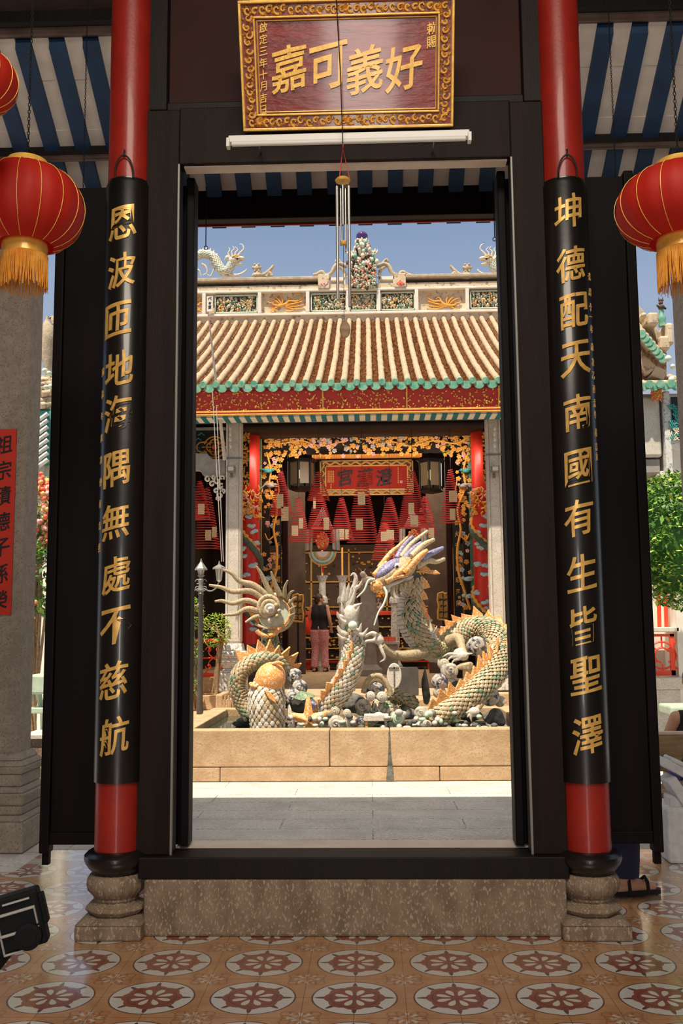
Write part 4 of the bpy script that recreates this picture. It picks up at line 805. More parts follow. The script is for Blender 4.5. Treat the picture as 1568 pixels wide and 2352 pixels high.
def snail(x, y, rp, mt, Y_, lab):
    c = P(x, y, Y_); r_ = rp*Y_/F; mb = MB(); a0 = rs.uniform(0, 6)
    mb.ell(c+Vector((0, r_*.35, -r_*.1)), (r_*1.0, r_*.8, r_*.9), 16, 10)
    pts = []; rr_ = []; n = 46
    for i in range(n):
        t = i/n; a = a0+t*2.6*2*PI; q = r_*.78*(1-t)**.9; pts.append(c+Vector((q*cs(a), -r_*(.1+.75*t), q*sn(a)))); rr_.append(r_*(.36*(1-t)+.10))
    mb.tube(pts, rr_, 9); t = mb.build('snail_shell', mt, smooth=60); tag(t, lab, 'shell', 'snail shells on the fountain')
for a in SH: snail(*a)
def rock(x, y, rx, ry, Y_, lab, mt='rock_dark', nm='rock'):
    c = P(x, y, Y_); a, b_ = rx*Y_/F, ry*Y_/F; bm = bmesh.new(); bmesh.ops.create_icosphere(bm, subdivisions=4, radius=1); q = random.Random(int(x*7+y)); ph_ = [(Vector((q.uniform(-1, 1), q.uniform(-1, 1), q.uniform(-1, 1))).normalized(), q.uniform(.3, .95)) for _ in range(16)]
    for v_ in bm.verts:
        p = v_.co.copy()
        for d_, k in ph_:
            h = p.dot(d_)
            if h > k: p -= d_*(h-k)*.8
        v_.co = Vector((p.x*a, p.y*(a+b_)*.5, p.z*b_))
    mb = MB(); mb.add([c+v_.co for v_ in bm.verts], [tuple(v_.index for v_ in f.verts) for f in bm.faces]); bm.free()
    return tag(mb.build(nm, mt, smooth=30), lab, 'rock')
RK = [(975, 1572, 15, 50, 10.5, 'dark craggy rock pillar carrying the big dragon chest'), (940, 1640, 40, 22, 10.4, 'low dark rock behind the front shells in the middle'), (1060, 1640, 60, 22, 10.4, 'long dark rock under the big coil'), (1130, 1650, 34, 26, 10.3, 'dark rock at the right end of the fountain'), (810, 1620, 34, 30, 10.4, 'dark rock behind the small dragon'),
      (700, 1620, 50, 34, 10.6, 'dark rock behind the starfish'), (640, 1610, 30, 40, 10.5, 'dark rock between tail arch and carp'), (560, 1660, 28, 16, 10.4, 'low rock at the left end of the fountain'), (880, 1640, 50, 26, 10.7, 'rock mound behind the little stone bench'), (1040, 1570, 22, 28, 10.35, 'rock wedged inside the big coil')]
for a in RK: rock(*a)
rock(700, 1600, 30, 18, 10.2, 'greenish mosaic mound behind the starfish', 'mosaic_green', 'mosaic_mound'); rock(668, 1650, 14, 34, 9.95, 'pale mosaic mound left of the starfish', 'mosaic_pale', 'mosaic_mound')
rock(1060, 1500, 20, 12, 10.2, 'pale knobbly mound beside the shells inside the coil', 'mosaic_pale', 'mosaic_mound'); rock(1070, 1530, 30, 10, 10.15, 'pale tan ledge under the shells inside the coil', 'mosaic_tan', 'mosaic_mound')
rock(720, 1622, 12, 12, 9.9, 'speckled purple lump behind the starfish arm', 'mosaic_purple', 'mosaic_mound')
q_ = random.Random(21)
mb = MB()
for i in range(90):
    x = q_.uniform(660, 1140); y = 1672-abs(q_.gauss(0, 16)); c = P(x, y, q_.uniform(9.65, 9.85)); mb.ell(c, (q_.uniform(.02, .045), .03, q_.uniform(.018, .035)), 8, 6, mi=q_.choice((0, 0, 1, 2, 3)))
tag(mb.build('pebble_edging', ['mosaic_pale', 'mosaic_grey', 'rock_dark', 'celadon'], smooth=60), 'line of small pale and grey stones along the front of the fountain', 'pebbles')['kind'] = 'stuff'
ws = thing('standing_stone', 'white oval stone slab with a slot, standing upright beside the grey block', 'stone slab', P(905, 1590, 9.95)); o_ = [P(888+17*(1+cs(a)), 1552-29*sn(a), 9.95) for a in [k*PI/12 for k in range(24)]]
mb = MB(); n = 24; mb.add([v_-Vector((0, .05, 0)) for v_ in o_]+[v_+Vector((0, .05, 0)) for v_ in o_], [tuple(range(n)), tuple(range(2*n-1, n-1, -1))]+[(i, i+n, (i+1) % n+n, (i+1) % n) for i in range(n)]); mb.build('slab', 'stone_pale', ws, smooth=30, bevel=.008)
a = P(905, 1550, 9.895); MB().box(a.x-.006, a.y-.004, a.z-.12, a.x+.006, a.y+.01, a.z+.08).box(a.x-.055, a.y-.004, a.z+.06, a.x+.05, a.y+.01, a.z+.075).build('slot', 'rock_dark', ws, smooth=0)
a, b_ = P(916, 1575, 10.45), P(960, 1533, 10.45); tag(MB().box(a.x, 10.4, a.z-.1, b_.x, 10.6, b_.z).build('stone_block', 'stone_grey', smooth=0, bevel=.012), 'square grey stone block right of the white oval slab', 'stone block')
tb = thing('toy_stone_bench', 'little stone bench with an orange leg in the front row of the fountain', 'bench', P(865, 1675, 9.7)); a, b_ = P(836, 1656, 9.7), P(892, 1642, 9.7)
MB().box(a.x, 9.66, a.z, b_.x, 9.82, b_.z+.004).build('seat', 'stone_pale', tb, smooth=0, bevel=.006); zz = P(840, 1678, 9.7).z
MB().box(a.x+.01, 9.68, zz, a.x+.035, 9.8, a.z).build('leg', 'mosaic_orange', tb, smooth=0); MB().box(b_.x-.04, 9.68, zz, b_.x-.015, 9.8, a.z).build('leg', 'stone_grey', tb, smooth=0)
rg = spl([tuple(P(x, y, 10.15)) for x, y in ((834, 1592), (842, 1566), (858, 1552), (878, 1556), (893, 1580), (896, 1598))], 20); tag(MB().tube([Vector(a) for a in rg], [.028*(1+.1*(i % 2)) for i in range(21)], 10).build('curved_ridge', 'mosaic_tan', smooth=60), 'curved tan mosaic ridge arching over the eye like shell', 'mosaic')
# ================================================================== rear temple hall
YE, YR = 13.55, 18.5
def zrr(t): return zE+(zT-zE)*t-.16*4*t*(1-t)*.6      # sagging roof profile, t = 0 eave, 1 ridge
zE = P(800, 884, YE).z; zT = P(800, 735, YR).z
hall = thing('temple_hall', 'temple hall with a grey tube tiled roof and carved ridge behind the fountain', 'building', (-.1, 16, .5))
sp0 = .1845; xc0 = P(789, 884, YE).x; xs = [xc0+sp0*k for k in range(-22, 22)]
mb = MB(); vs = []; fs = []                       # stepped pan tiles
NS = 64; xa, xb = xs[0]-.1, xs[-1]+.1
for xi in range(len(xs)-1):
    x0, x1 = xs[xi]+.03, xs[xi+1]-.03; b0 = len(vs)
    for i in range(NS):
        t0, t1 = i/NS, (i+1)/NS; y0, y1 = YE+(YR-YE)*t0, YE+(YR-YE)*t1; xm = (x0+x1)/2
        for x, dz in ((x0, .02), (xm, -.018), (x1, .02)): vs.append((x, y0-.012, zrr(t0)+dz+.018-.0)); 
        for x, dz in ((x0, .02), (xm, -.018), (x1, .02)): vs.append((x, y1, zrr(t1)+dz-.0))
    m_ = 6
    for i in range(NS):
        o_ = b0+i*m_; fs += [(o_, o_+1, o_+4, o_+3), (o_+1, o_+2, o_+5, o_+4)]
        if i < NS-1: fs += [(o_+3, o_+4, o_+7, o_+6), (o_+4, o_+5, o_+8, o_+7)]
mb.add(vs, fs).build('pan_tiles', 'tile_pan', hall, smooth=0)
mb = MB(); q = random.Random(2); cap = MB()
for x in xs:
    pts = []; rr_ = []; n = 42; dx = q.uniform(-.006, .006)
    for i in range(n+1):
        t = i/n; w_ = q.uniform(-.005, .005); pts.append((x+w_+dx*0, YE+(YR-YE)*t, zrr(t)+.035+q.uniform(-.003, .003))); rr_.append(.046 if i % 3 else .0505)
    mb.tube(pts, rr_, 10, caps=True)
    cap.tube([(x, YE-.03, zrr(0)+.028), (x, YE-.005, zrr(0)+.03), (x, YE+.10, zrr(.02)+.034)], [.047, .050, .049], 16)
mb.build('tube_tiles', 'tile_tube', hall, smooth=50); cap.build('round_eave_caps', 'glaze_green', hall, smooth=40)
mb = MB()
for a, b_ in zip(xs, xs[1:]):                     # scalloped drip tiles
    o_ = [(a+.03, .03)]+[((a+b_)/2-.075*cs(t), -.02-.065*sn(t)) for t in [PI*k/8 for k in range(9)]]+[(b_-.03, .03)]
    mb.prism([(x-xs[0], z) for x, z in o_], (xs[0], YE-.012, zrr(0)), (1, 0, 0), (0, 0, 1), (0, .02, 0))
mb.build('drip_tiles', 'glaze_green', hall, smooth=0)
MB().box(xa, YE+.05, zE-.12, xb, YR, zE-.10).add([(xa, YE+.02, zE-.06), (xb, YE+.02, zE-.06), (xb, YR+.4, zT-.10), (xa, YR+.4, zT-.10), (xa, YR+4.8, zE-.2), (xb, YR+4.8, zE-.2)], [(0, 1, 2, 3), (3, 2, 5, 4)]).build('roof_deck', 'hall_dark', hall, smooth=0)
# fascia
zf0, zf1 = P(800, 942, YE+.10).z, zE-.01
MB().add([(xa, YE+.02, zf1), (xb, YE+.02, zf1), (xb, YE+.10, zf0), (xa, YE+.10, zf0), (xa, YE+.06, zf1), (xb, YE+.06, zf1), (xb, YE+.14, zf0), (xa, YE+.14, zf0)], [(0, 3, 2, 1), (4, 5, 6, 7), (3, 7, 6, 2), (0, 1, 5, 4)]).build('fascia', 'fascia_red', hall, smooth=0)
MB().box(xa, YE+.075, zf0-.012, xb, YE+.15, zf0+.012).box(xa, YE+.07, zf0-.05, xb, YE+.15, zf0-.035).build('fascia_moulding', 'gold_leaf', hall, smooth=0)
MB().box(xa, YE+.085, zf0-.045, xb, YE+.14, zf0-.01).build('fascia_lower_band', 'fascia_red', hall, smooth=0)
for xp in (741, 934, 1146): p = P(xp, 920, YE+.03); MB().add([(p.x-.01, YE+.012, zf1-.03), (p.x+.01, YE+.012, zf1-.03), (p.x+.01, YE+.09, zf0), (p.x-.01, YE+.09, zf0)], [(0, 3, 2, 1)]).build('fascia_divider', 'gold_leaf', hall, smooth=0)
# carved sprays on the fascia
mb = MB(); q = random.Random(8)
for i in range(520):
    x = q.uniform(-3.2, 2.6); t = q.random()**.7; z = zf1-.05+(zf0-zf1+.06)*t; y = YE+.02+.08*((zf1-z)/(zf1-zf0))-.004; a = q.uniform(0, 6.28); L_ = q.uniform(.015, .045)
    mb.tube([(x, y, z), (x+cs(a)*L_*.5, y-.008, z+sn(a)*L_*.5+.004), (x+cs(a)*L_, y, z+sn(a)*L_)], [.004, q.uniform(.008, .018), .003], 5)
mb.build('fascia_sprays', 'gold_leaf', hall, smooth=60)
# white and teal rafter ends, purlins
mb = MB(); mt = MB(); ps = 25.6*13.8/F; x0 = P(825, 955, 13.85).x; yt, yb = zf0-.02, P(800, 961, 13.9).z
for k in range(-26, 24):
    x = x0+k*ps; mb.box(x, 13.74, yb, x+ps*.54, 14.1, yt); mt.box(x+ps*.54, 13.70, yb-.005, x+ps, 14.1, yt)
mb.build('rafter_boards', 'rear_white', hall, smooth=0); mt.build('rafters', 'rafter_teal', hall, smooth=0)
za, zb_ = P(800, 962, 14.15).z, P(800, 986, 14.2).z
MB().box(xa, 14.12, za-.02, xb, 14.3, za+.3).build('front_beam', 'hall_dark', hall, smooth=0)
zp = P(800, 978, 14.9).z; MB().tube([(-4, 14.9, zp), (3.7, 14.9, zp)], .07, 12).build('round_purlin', 'hall_dark', hall)
struct(MB().box(-6.4, 23.9, .5, 6.2, 24.1, 6).build('wall_temple_back', 'hall_dark', smooth=0)); struct(MB().box(-4.1, 15, .5, -3.9, 23.9, 5.6).build('wall_temple_left', 'hall_dark', smooth=0)); struct(MB().box(3.7, 15, .5, 3.9, 23.9, 5.6).build('wall_temple_right', 'hall_dark', smooth=0))
# ridge
Yg = 18.4
def gx(x, Y_=Yg): return P(x, 690, Y_).x
def gz(y, Y_=Yg): return P(800, y, Y_).z
rg_ = thing('roof_ridge', 'tall plaster roof ridge with carved panels, yellow phoenix reliefs and a weathered coping', 'roof ridge', (0, Yg, gz(740)))
X0, X1 = gx(300), gx(1310)
MB().box(X0, Yg, gz(722), X1, Yg+.3, gz(668)).build('panel_wall', 'plaster', rg_, smooth=0)
MB().box(X0, Yg-.05, gz(750), X1, Yg+.3, gz(724)).build('lower_band', 'plaster', rg_, smooth=0)
MB().box(X0, Yg-.10, gz(725), X1, Yg+.3, gz(719)).box(X0, Yg-.10, gz(671), X1, Yg+.3, gz(666)).build('white_moulding', 'plaster_white', rg_, smooth=0, bevel=.008)
MB().box(X0, Yg-.07, gz(666), X1, Yg+.3, gz(655)).build('middle_band', 'plaster', rg_, smooth=0); MB().box(X0, Yg+.05, gz(656), gx(735), Yg+.3, gz(644)).box(gx(928), Yg+.05, gz(656), X1, Yg+.3, gz(644)).build('recess_band', 'carving_dark', rg_, smooth=0)
for a, b_ in ((X0, gx(732)), (gx(932), X1)): MB().box(a, Yg-.12, gz(645), b_, Yg+.35, gz(637)).build('coping', 'ridge_carving', rg_, smooth=0, bevel=.015)
for xp in (470, 597, 707, 799, 869, 956, 1072, 1160): MB().box(gx(xp)-.035, Yg-.10, gz(719), gx(xp)+.035, Yg, gz(671)).build('panel_post', 'plaster_white', rg_, smooth=0, bevel=.006)
def relief(parent, nm, x0_, x1_, y0_, y1_, Y_, n, mats, seed, sz=(.012, .035), dep=.03, bg=None, frame_=None):
    q = random.Random(seed); xa_, xb2 = P(x0_, 690, Y_).x, P(x1_, 690, Y_).x; za_, zb2 = P(800, y1_, Y_).z, P(800, y0_, Y_).z; k0 = (x0_+x1_)/2
    if bg: MB().box(xa_, Y_-.02, za_, xb2, Y_+.04, zb2).build('panel_ground', bg, parent, smooth=0)
    if frame_:
        mb = MB(); f = .022
        for a, b_, c_, d_ in ((xa_, za_, xb2, za_+f), (xa_, zb2-f, xb2, zb2), (xa_, za_, xa_+f, zb2), (xb2-f, za_, xb2, zb2)): mb.box(a, Y_-.06, b_, c_, Y_, d_)
        mb.build('panel_border', frame_, parent, smooth=0, bevel=.004)
    mb = MB()
    for i in range(n):
        x = q.uniform(xa_+.05, xb2-.05); z = q.uniform(za_+.04, zb2-.04); mi = q.randrange(len(mats)); r_ = q.uniform(*sz)
        if q.random() < .45: mb.ell((x, Y_-dep, z), (r_*.7, r_, r_), 7, 5, mi=mi)
        elif q.random() < .5: mb.tube([(x, Y_-.02, z-r_), (x+q.uniform(-r_, r_)*.5, Y_-dep-.02, z), (x+q.uniform(-r_, r_), Y_-.02, z+r_*1.4)], [r_*.5, r_*.6, r_*.2], 6, mi=mi)
        else: a = q.uniform(0, 6.28); mb.tube([(x, Y_-.02, z), (x+cs(a)*r_*1.4, Y_-dep-.02, z+sn(a)*r_*1.4), (x+cs(a+.7)*r_*2.6, Y_-.02, z+sn(a+.7)*r_*2.6)], [r_*.35, r_*.4, r_*.1], 5, mi=mi)
    return mb.build(nm, mats, parent, smooth=60)
MX = ['cream', 'ridge_carving', 'cream', 'glaze_dark_green', 'ridge_carving', 'cream', 'gold_flower']
for i, (a, b_) in enumerate(((494, 592), (714, 796), (803, 866), (873, 952), (1079, 1160), (340, 440))): relief(rg_, 'figure_relief', a, b_, 675, 716, Yg, 240, MX, i, bg='carving_dark', frame_='pale_green')
def phoenix(x0_, x1_, flip):
    mb = MB(); w_ = x1_-x0_
    def q2(u_, v_): xx = x0_+w_*(u_ if not flip else 1-u_); return (*P(xx, 716-40*v_, Yg-.03),)
    for pts, r_ in (([(.15, .45), (.28, .35), (.45, .40), (.55, .5), (.6, .75)], 2.6), ([(.6, .75), (.66, .82), (.72, .74)], 1.8), ([(.45, .42), (.62, .62), (.80, .60), (.98, .85)], 2.2), ([(.40, .4), (.32, .7), (.2, .92)], 2.2), ([(.36, .4), (.25, .62), (.08, .8)], 1.8), ([(.42, .45), (.42, .75), (.34, .98)], 2.0),
                    ([(.5, .4), (.7, .45), (.95, .6)], 1.8), ([(.5, .35), (.75, .3), (1.0, .4)], 1.6), ([(.5, .3), (.7, .16), (.9, .18)], 1.4), ([(.3, .3), (.2, .18), (.08, .2)], 1.6), ([(.1, .05), (.2, .12), (.3, .06)], 1.6), ([(.5, .1), (.6, .04), (.72, .1)], 1.6), ([(.02, .6), (.1, .5), (.2, .55)], 1.4), ([(.75, .95), (.85, 1.0), (.96, .95)], 1.3)):
        c_ = spl([q2(*p) for p in pts], 10); mb.tube([Vector(a) for a in c_], [r_*Yg/F*(1-.6*abs(i/10-.4)) for i in range(11)], 7)
    mb.build('phoenix_relief', 'orange_relief', rg_, smooth=60)
phoenix(612, 698, False); phoenix(978, 1060, True); phoenix(405, 468, True)
s0 = P(475, 716, Yg-.13); s1 = P(489, 681, Yg-.13); MB().box(s0.x, s0.y-.02, s0.z, s1.x, s0.y+.02, s1.z).build('couplet_tablet', 'plaster_white', rg_, smooth=0)
for i, ch in enumerate('代御富'): z = s1.z-.05-i*.085; MB().text(ch, lambda x, y, zz: ((s0.x+s1.x)/2+x*.07, s0.y-.021-zz*.1, z+y*.07), e=.03).build('tablet_character', 'ink', rg_, smooth=0)
for xp in (744, 919):                              # square posts with red medallions
    MB().box(gx(xp-13), Yg-.12, gz(666), gx(xp+13), Yg+.25, gz(634)).build('medallion_post', 'plaster', rg_, smooth=0, bevel=.01)
    p = P(xp, 650, Yg-.13); MB().prism([(.075, 0), (.03, .03), (0, .075), (-.03, .03), (-.075, 0), (-.03, -.03), (0, -.075), (.03, -.03)], p, (1, 0, 0), (0, 0, 1), (0, .02, 0)).ell(p, (.02, .02, .02), 8, 6).build('red_medallion', 'pink_paint' if xp == 744 else 'petal_red', rg_, smooth=0)
for sgn in (-1, 1):                                # scroll arches beside the centrepiece
    def sx2(d_): return 831+sgn*d_
    for pts, r_ in (([(35, 612), (50, 606), (62, 612), (70, 628), (84, 634)], 5), ([(84, 634), (92, 624), (104, 630), (112, 632)], 4), ([(40, 640), (42, 622), (54, 612)], 4), ([(46, 606), (56, 596), (60, 602)], 3)):
        c_ = spl([tuple(P(sx2(a), b_, Yg+.1)) for a, b_ in pts], 12); MB().tube([Vector(a) for a in c_], [r_*Yg/F*(1+.12*(i % 2)) for i in range(13)], 8).build('scroll', 'ridge_carving', rg_, smooth=60)
    MB().box(P(sx2(42), 650, Yg).x, Yg, gz(664), P(sx2(38), 650, Yg).x, Yg+.2, gz(628)).box(P(sx2(72), 650, Yg).x, Yg, gz(664), P(sx2(76), 650, Yg).x, Yg+.2, gz(636)).box(P(sx2(40), 650, Yg).x, Yg, gz(643), P(sx2(74), 650, Yg).x, Yg+.2, gz(636)).build('open_frame', 'plaster_white', rg_, smooth=0)
cpz = thing('ridge_finial', 'ornate multicoloured finial with a glossy purple ball on the middle of the roof ridge', 'finial', P(831, 664, Yg))
MB().box(P(800, 660, Yg).x, Yg-.1, gz(666), P(864, 660, Yg).x, Yg+.25, gz(610)).build('base_block', 'carving_dark', cpz, smooth=0)
relief(cpz, 'carved_figures', 796, 868, 604, 668, Yg-.1, 420, ['cream', 'cream', 'pale_green', 'carving_dark', 'glaze_green', 'petal_red', 'ridge_carving'], 33, sz=(.018, .042), dep=.05)
mb = MB(); q = random.Random(9)
for i in range(260):
    t = q.random()**.8; y = 606-54*t; hw = 31*(1-t)**1.1+8; p = P(831+q.uniform(-1, 1)*hw, y, Yg-.05+q.uniform(-.12, .1)); r_ = q.uniform(.02, .045); mb.ell(p, (r_, r_, r_*1.3), 7, 5, mi=q.choice((0, 0, 1, 1, 2, 3, 4)))
for sgn in (-1, 1):
    for k in range(4): p = P(831+sgn*(14+5*k), 592-4*k+6*(k > 2), Yg-.05); mb.tube([p, p+Vector((sgn*.05, -.02, .05)), p+Vector((sgn*.06, 0, .12))], [.028, .022, .006], 6, mi=0)
mb.build('mosaic_crown', ['cream', 'pale_green', 'glaze_green', 'carving_dark', 'pink_paint'], cpz, smooth=60)
mb = MB(); p = P(831, 556, Yg)
for k in range(8): a = k*PI/4; mb.tube([p+Vector((.06*cs(a), .06*sn(a), -.10)), p+Vector((.12*cs(a), .12*sn(a), -.02)), p+Vector((.13*cs(a), .13*sn(a), .05))], [.03, .04, .008], 6)
mb.build('lotus_cup', 'mosaic_pale', cpz, smooth=60); MB().ell(P(831, 544, Yg), .118, 32, 20).tube([P(831, 532, Yg), P(831, 529, Yg)], [.03, .004], 8).build('purple_ball', 'purple_glaze', cpz, smooth=60)
# ridge dragons and beasts
def ridge_dragon(f, lab):
    t = thing('ridge_dragon', lab, 'sculpture', P(f(510), 636, Yg)); Y_ = Yg+.08
    b_ = [(f(x), y, Y_, r_) for x, y, r_ in ((415, 628, 5), (428, 600, 7), (448, 590, 8), (468, 583, 9), (488, 590, 9.5), (500, 608, 10), (512, 623, 10), (526, 618, 9), (532, 604, 8))]
    scaly(t, 'body', b_, [(-.6, 0, .8), (-.5, 0, 1), (0, 0, 1), (.3, 0, 1), (.8, 0, .6), (.8, 0, .6), (0, 0, 1), (-1, 0, .3), (-1, 0, .2)], ['pale_green', 'mosaic_pale', 'cream'], n=50, sc=.05, lift=.3, skin='cream')
    HT = [([(450, 586), (447, 577)], 3)]+[([(x, y), (x+2, y-8)], 3) for x, y in ((458, 580), (466, 576), (474, 576), (482, 578), (490, 582), (497, 590), (503, 600))]
    HT += [([(528, 592), (524, 582), (528, 574), (525, 568)], 2.6), ([(534, 590), (532, 578), (538, 572), (534, 565)], 2.6), ([(540, 590), (541, 580), (546, 574), (540, 567)], 2.6), ([(546, 588), (552, 580), (560, 572), (556, 562), (550, 561)], 3), ([(536, 594), (520, 592), (516, 598)], 3.5), ([(480, 608), (492, 612), (484, 634), (474, 628)], 3), ([(526, 630), (545, 632), (562, 624), (566, 618)], 4), ([(512, 634), (530, 636), (548, 630)], 4), ([(445, 632), (455, 620), (462, 634)], 4), ([(462, 606), (472, 612), (476, 626), (466, 632)], 3.5)]
    spikes(t, 'mane_lock', [([(f(x), y) for x, y in p], r_, Y_, Y_) for p, r_ in HT], Y_, 'mosaic_pale', tip=.3, n=7, k=8)
    mb = MB(); mb.ell(P(f(538), 598, Y_), (.115, .09, .075), 12, 8).ell(P(f(553), 594, Y_), (.085, .07, .045), 12, 8).ell(P(f(548), 607, Y_), (.09, .06, .026), 12, 8).ell(P(f(522), 592, Y_), (.05, .05, .05), 8, 6); ob = mb.build('head', 'cream', t, smooth=60); md = ob.modifiers.new('r', 'REMESH'); md.mode = 'VOXEL'; md.voxel_size = .012; md.use_smooth_shade = True
    MB().tube([P(f(532), 590, Y_-.08), P(f(540), 587, Y_-.09), P(f(550), 588, Y_-.08)], [.012, .02, .008], 7).build('brow', 'orange_relief', t, smooth=60); MB().ell(P(f(545), 594, Y_-.09), .022, 8, 6).build('eye', 'ink', t, smooth=60)
ridge_dragon(lambda x: x, 'pale green mosaic dragon on the left end of the roof ridge, facing the purple ball'); ridge_dragon(lambda x: 1662-x, 'pale green mosaic dragon on the right of the roof ridge, half behind the door frame')
def ridge_beast(f, lab):
    t = thing('ridge_beast', lab, 'sculpture', P(f(602), 640, Yg)); Y_ = Yg
    mb = MB(); mb.ell(P(f(591), 634, Y_), (.12, .10, .07), 12, 8).ell(P(f(590), 617, Y_), (.085, .08, .085), 12, 8).ell(P(f(593), 628, Y_), (.07, .07, .08), 12, 8)
    c_ = spl([tuple(P(f(x), y, Y_)) for x, y in ((595, 634), (608, 630), (618, 622), (626, 613), (627, 609))], 12); mb.tube([Vector(a) for a in c_], [.05*(1-.5*i/12) for i in range(13)], 8)
    c_ = spl([tuple(P(f(x), y, Y_)) for x, y in ((612, 636), (618, 626), (624, 634))], 8); mb.tube([Vector(a) for a in c_], .04, 8)
    for k in range(6): a = k*1.05; mb.ell(P(f(590), 617, Y_)+Vector((.075*cs(a), -.05, .075*sn(a))), .025, 6, 5)
    mb.build('body', 'ridge_carving', t, smooth=60)
ridge_beast(lambda x: x, 'small weathered beast crouching on the ridge beside the left ridge dragon'); ridge_beast(lambda x: 1662-x, 'small weathered beast crouching on the ridge beside the right ridge dragon')

# ---- front colonnade of the rear hall
def sqcol(xa_, xb2, Y_, lab):
    x0_, x1_ = P(xa_, 1300, Y_).x, P(xb2, 1300, Y_).x; cx = (x0_+x1_)/2; h = (x1_-x0_)/2; zt_ = P(800, 948, Y_).z; t = thing('temple_column', lab, 'column', (cx, Y_+h, .5)); zb = P(540, 1478, Y_).z
    MB().box(x0_, Y_, zb, x1_, Y_+2*h, zt_).build('shaft', 'stone_pale', t, smooth=0, bevel=.03)
    MB().box(x0_+.03, Y_-.006, zb+.1, x0_+.04, Y_, zt_-.1).box(x1_-.04, Y_-.006, zb+.1, x1_-.03, Y_, zt_-.1).build('edge_groove', 'stone_grey', t, smooth=0)
    c = (cx, Y_+h, 0); pr = []
    def zz(y): return P(540, y, Y_-.05).z
    mb = MB()
    def fr_(ya, ra, yb2, rb):
        q = [(cx+sx_*r_, Y_+h+sy_*r_, zz(y)) for y, r_ in ((ya, ra), (yb2, rb)) for sx_, sy_ in ((-1, -1), (1, -1), (1, 1), (-1, 1))]; mb.add(q, [(0, 3, 2, 1), (4, 5, 6, 7), (0, 1, 5, 4), (1, 2, 6, 5), (2, 3, 7, 6), (3, 0, 4, 7)])
    fr_(1590, .19, 1546, .19); fr_(1546, .17, 1541, .19); fr_(1541, .155, 1536, .135); fr_(1536, .135, 1522, .18); fr_(1522, .18, 1518, .18); fr_(1518, .18, 1513, .17); fr_(1513, .17, 1508, .20); fr_(1508, .20, 1500, .20); fr_(1500, .20, 1495, .17); fr_(1495, .15, 1478, .13)
    mb.build('carved_base', 'white_stone', t, smooth=0, bevel=.015)
    MB().box(x0_-.006, Y_-.015, P(540, 1054, Y_).z, x1_+.01, Y_+.02, P(540, 1051, Y_).z).build('clamp_band', 'metal_grey', t, smooth=0)
    return cx, h
cL = sqcol(517, 553, 14.2, 'square pale stone column of the rear hall left of the carved gold arch'); cR = sqcol(1124, 1158, 14.2, 'square pale stone column of the rear hall right of the carved gold arch')
# column lamps, floodlights
for f, lab1, lab2 in ((lambda x: x, 'white scroll ornament fixed high on the left temple column', 'small floodlight on the left temple column'), (lambda x: 2*1141-x+3-1142+535-0*x if False else 1141+(535-x)*-1+0, 'white scroll ornament fixed high on the right temple column', 'small floodlight on the right temple column')):
    mb = MB(); 
    for (x, y, rx, ry) in ((529, 985, 3.2, 5), (529, 996, 3.4, 8), (529, 1010, 3.8, 8), (530, 1024, 3.6, 8), (531, 1034, 2.6, 5)): p = P(f(x), y, 14.13); mb.ell(p, (rx*14.2/F*1.0, .05, ry*14.2/F), 12, 8)
    mb.tube([P(f(529), 978, 14.12), P(f(529), 1040, 14.12)], .012, 6); tag(mb.build('wall_ornament', 'white_stone', smooth=60), lab1, 'ornament')
    t = thing('floodlight', lab2, 'floodlight', P(f(531), 1086, 14.1)); p0, p1 = P(f(521), 1085, 14.08), P(f(540), 1070, 14.08); x0_, x1_ = sorted((p0.x, p1.x))
    MB().box(x0_, 14.05, p0.z, x1_, 14.13, p1.z).build('housing', 'metal_grey', t, smooth=0, bevel=.008); MB().box(x0_+.02, 14.045, p0.z+.02, x1_-.02, 14.05, p1.z-.015).build('lens', 'lamp_glass', t, smooth=0); MB().box(x0_+.04, 14.13, p0.z-.06, x0_+.07, 14.19, p0.z+.03).box(x0_+.04, 14.08, p0.z-.07, x0_+.07, 14.19, p0.z-.05).build('bracket', 'metal_grey', t, smooth=0)
# stone tie beam, bracket carving, lattice panel in the left bay
def bay(sgn, lab):
    def fx(x): return x if sgn < 0 else 1676-x
    Y_ = 14.35; p = lambda x, y: P(fx(x), y, Y_); t = thing('stone_tie_beam', lab, 'beam', p(480, 1092))
    o_ = [(435, 1041), (476, 1041), (480, 1047), (488, 1054), (517, 1054), (517, 1090), (466, 1092), (460, 1081), (452, 1078), (435, 1078), (300, 1078), (300, 1041)]
    b0 = p(435, 1078); poly = [(p(x, y).x-b0.x, p(x, y).z-b0.z) for x, y in o_]; MB().prism(poly, b0, (1, 0, 0), (0, 0, 1), (0, .22, 0)).build('beam', 'stone_grey', t, smooth=0, bevel=.008)
    mb = MB(); q = random.Random(4)
    for cx_, cy_, s_ in ((478, 1101, 7), (488, 1112, 7), (500, 1105, 8), (508, 1118, 7), (497, 1128, 6), (506, 1138, 7), (510, 1098, 6), (500, 1146, 5), (513, 1128, 5), (492, 1098, 5)):
        pts = []; a0 = q.uniform(0, 6)
        for i in range(14): a = a0+i*.45; r_ = s_*(1-.05*i)*Y_/F; c_ = p(cx_, cy_); pts.append(c_+Vector((r_*cs(a), -.03, r_*sn(a))))
        mb.tube(pts, .016, 6)
    mb.build('cloud_bracket', 'rear_white', t, smooth=60)
bay(-1, 'grey stone tie beam with a white cloud bracket left of the temple column'); bay(1, 'grey stone tie beam with a white cloud bracket right of the temple column')
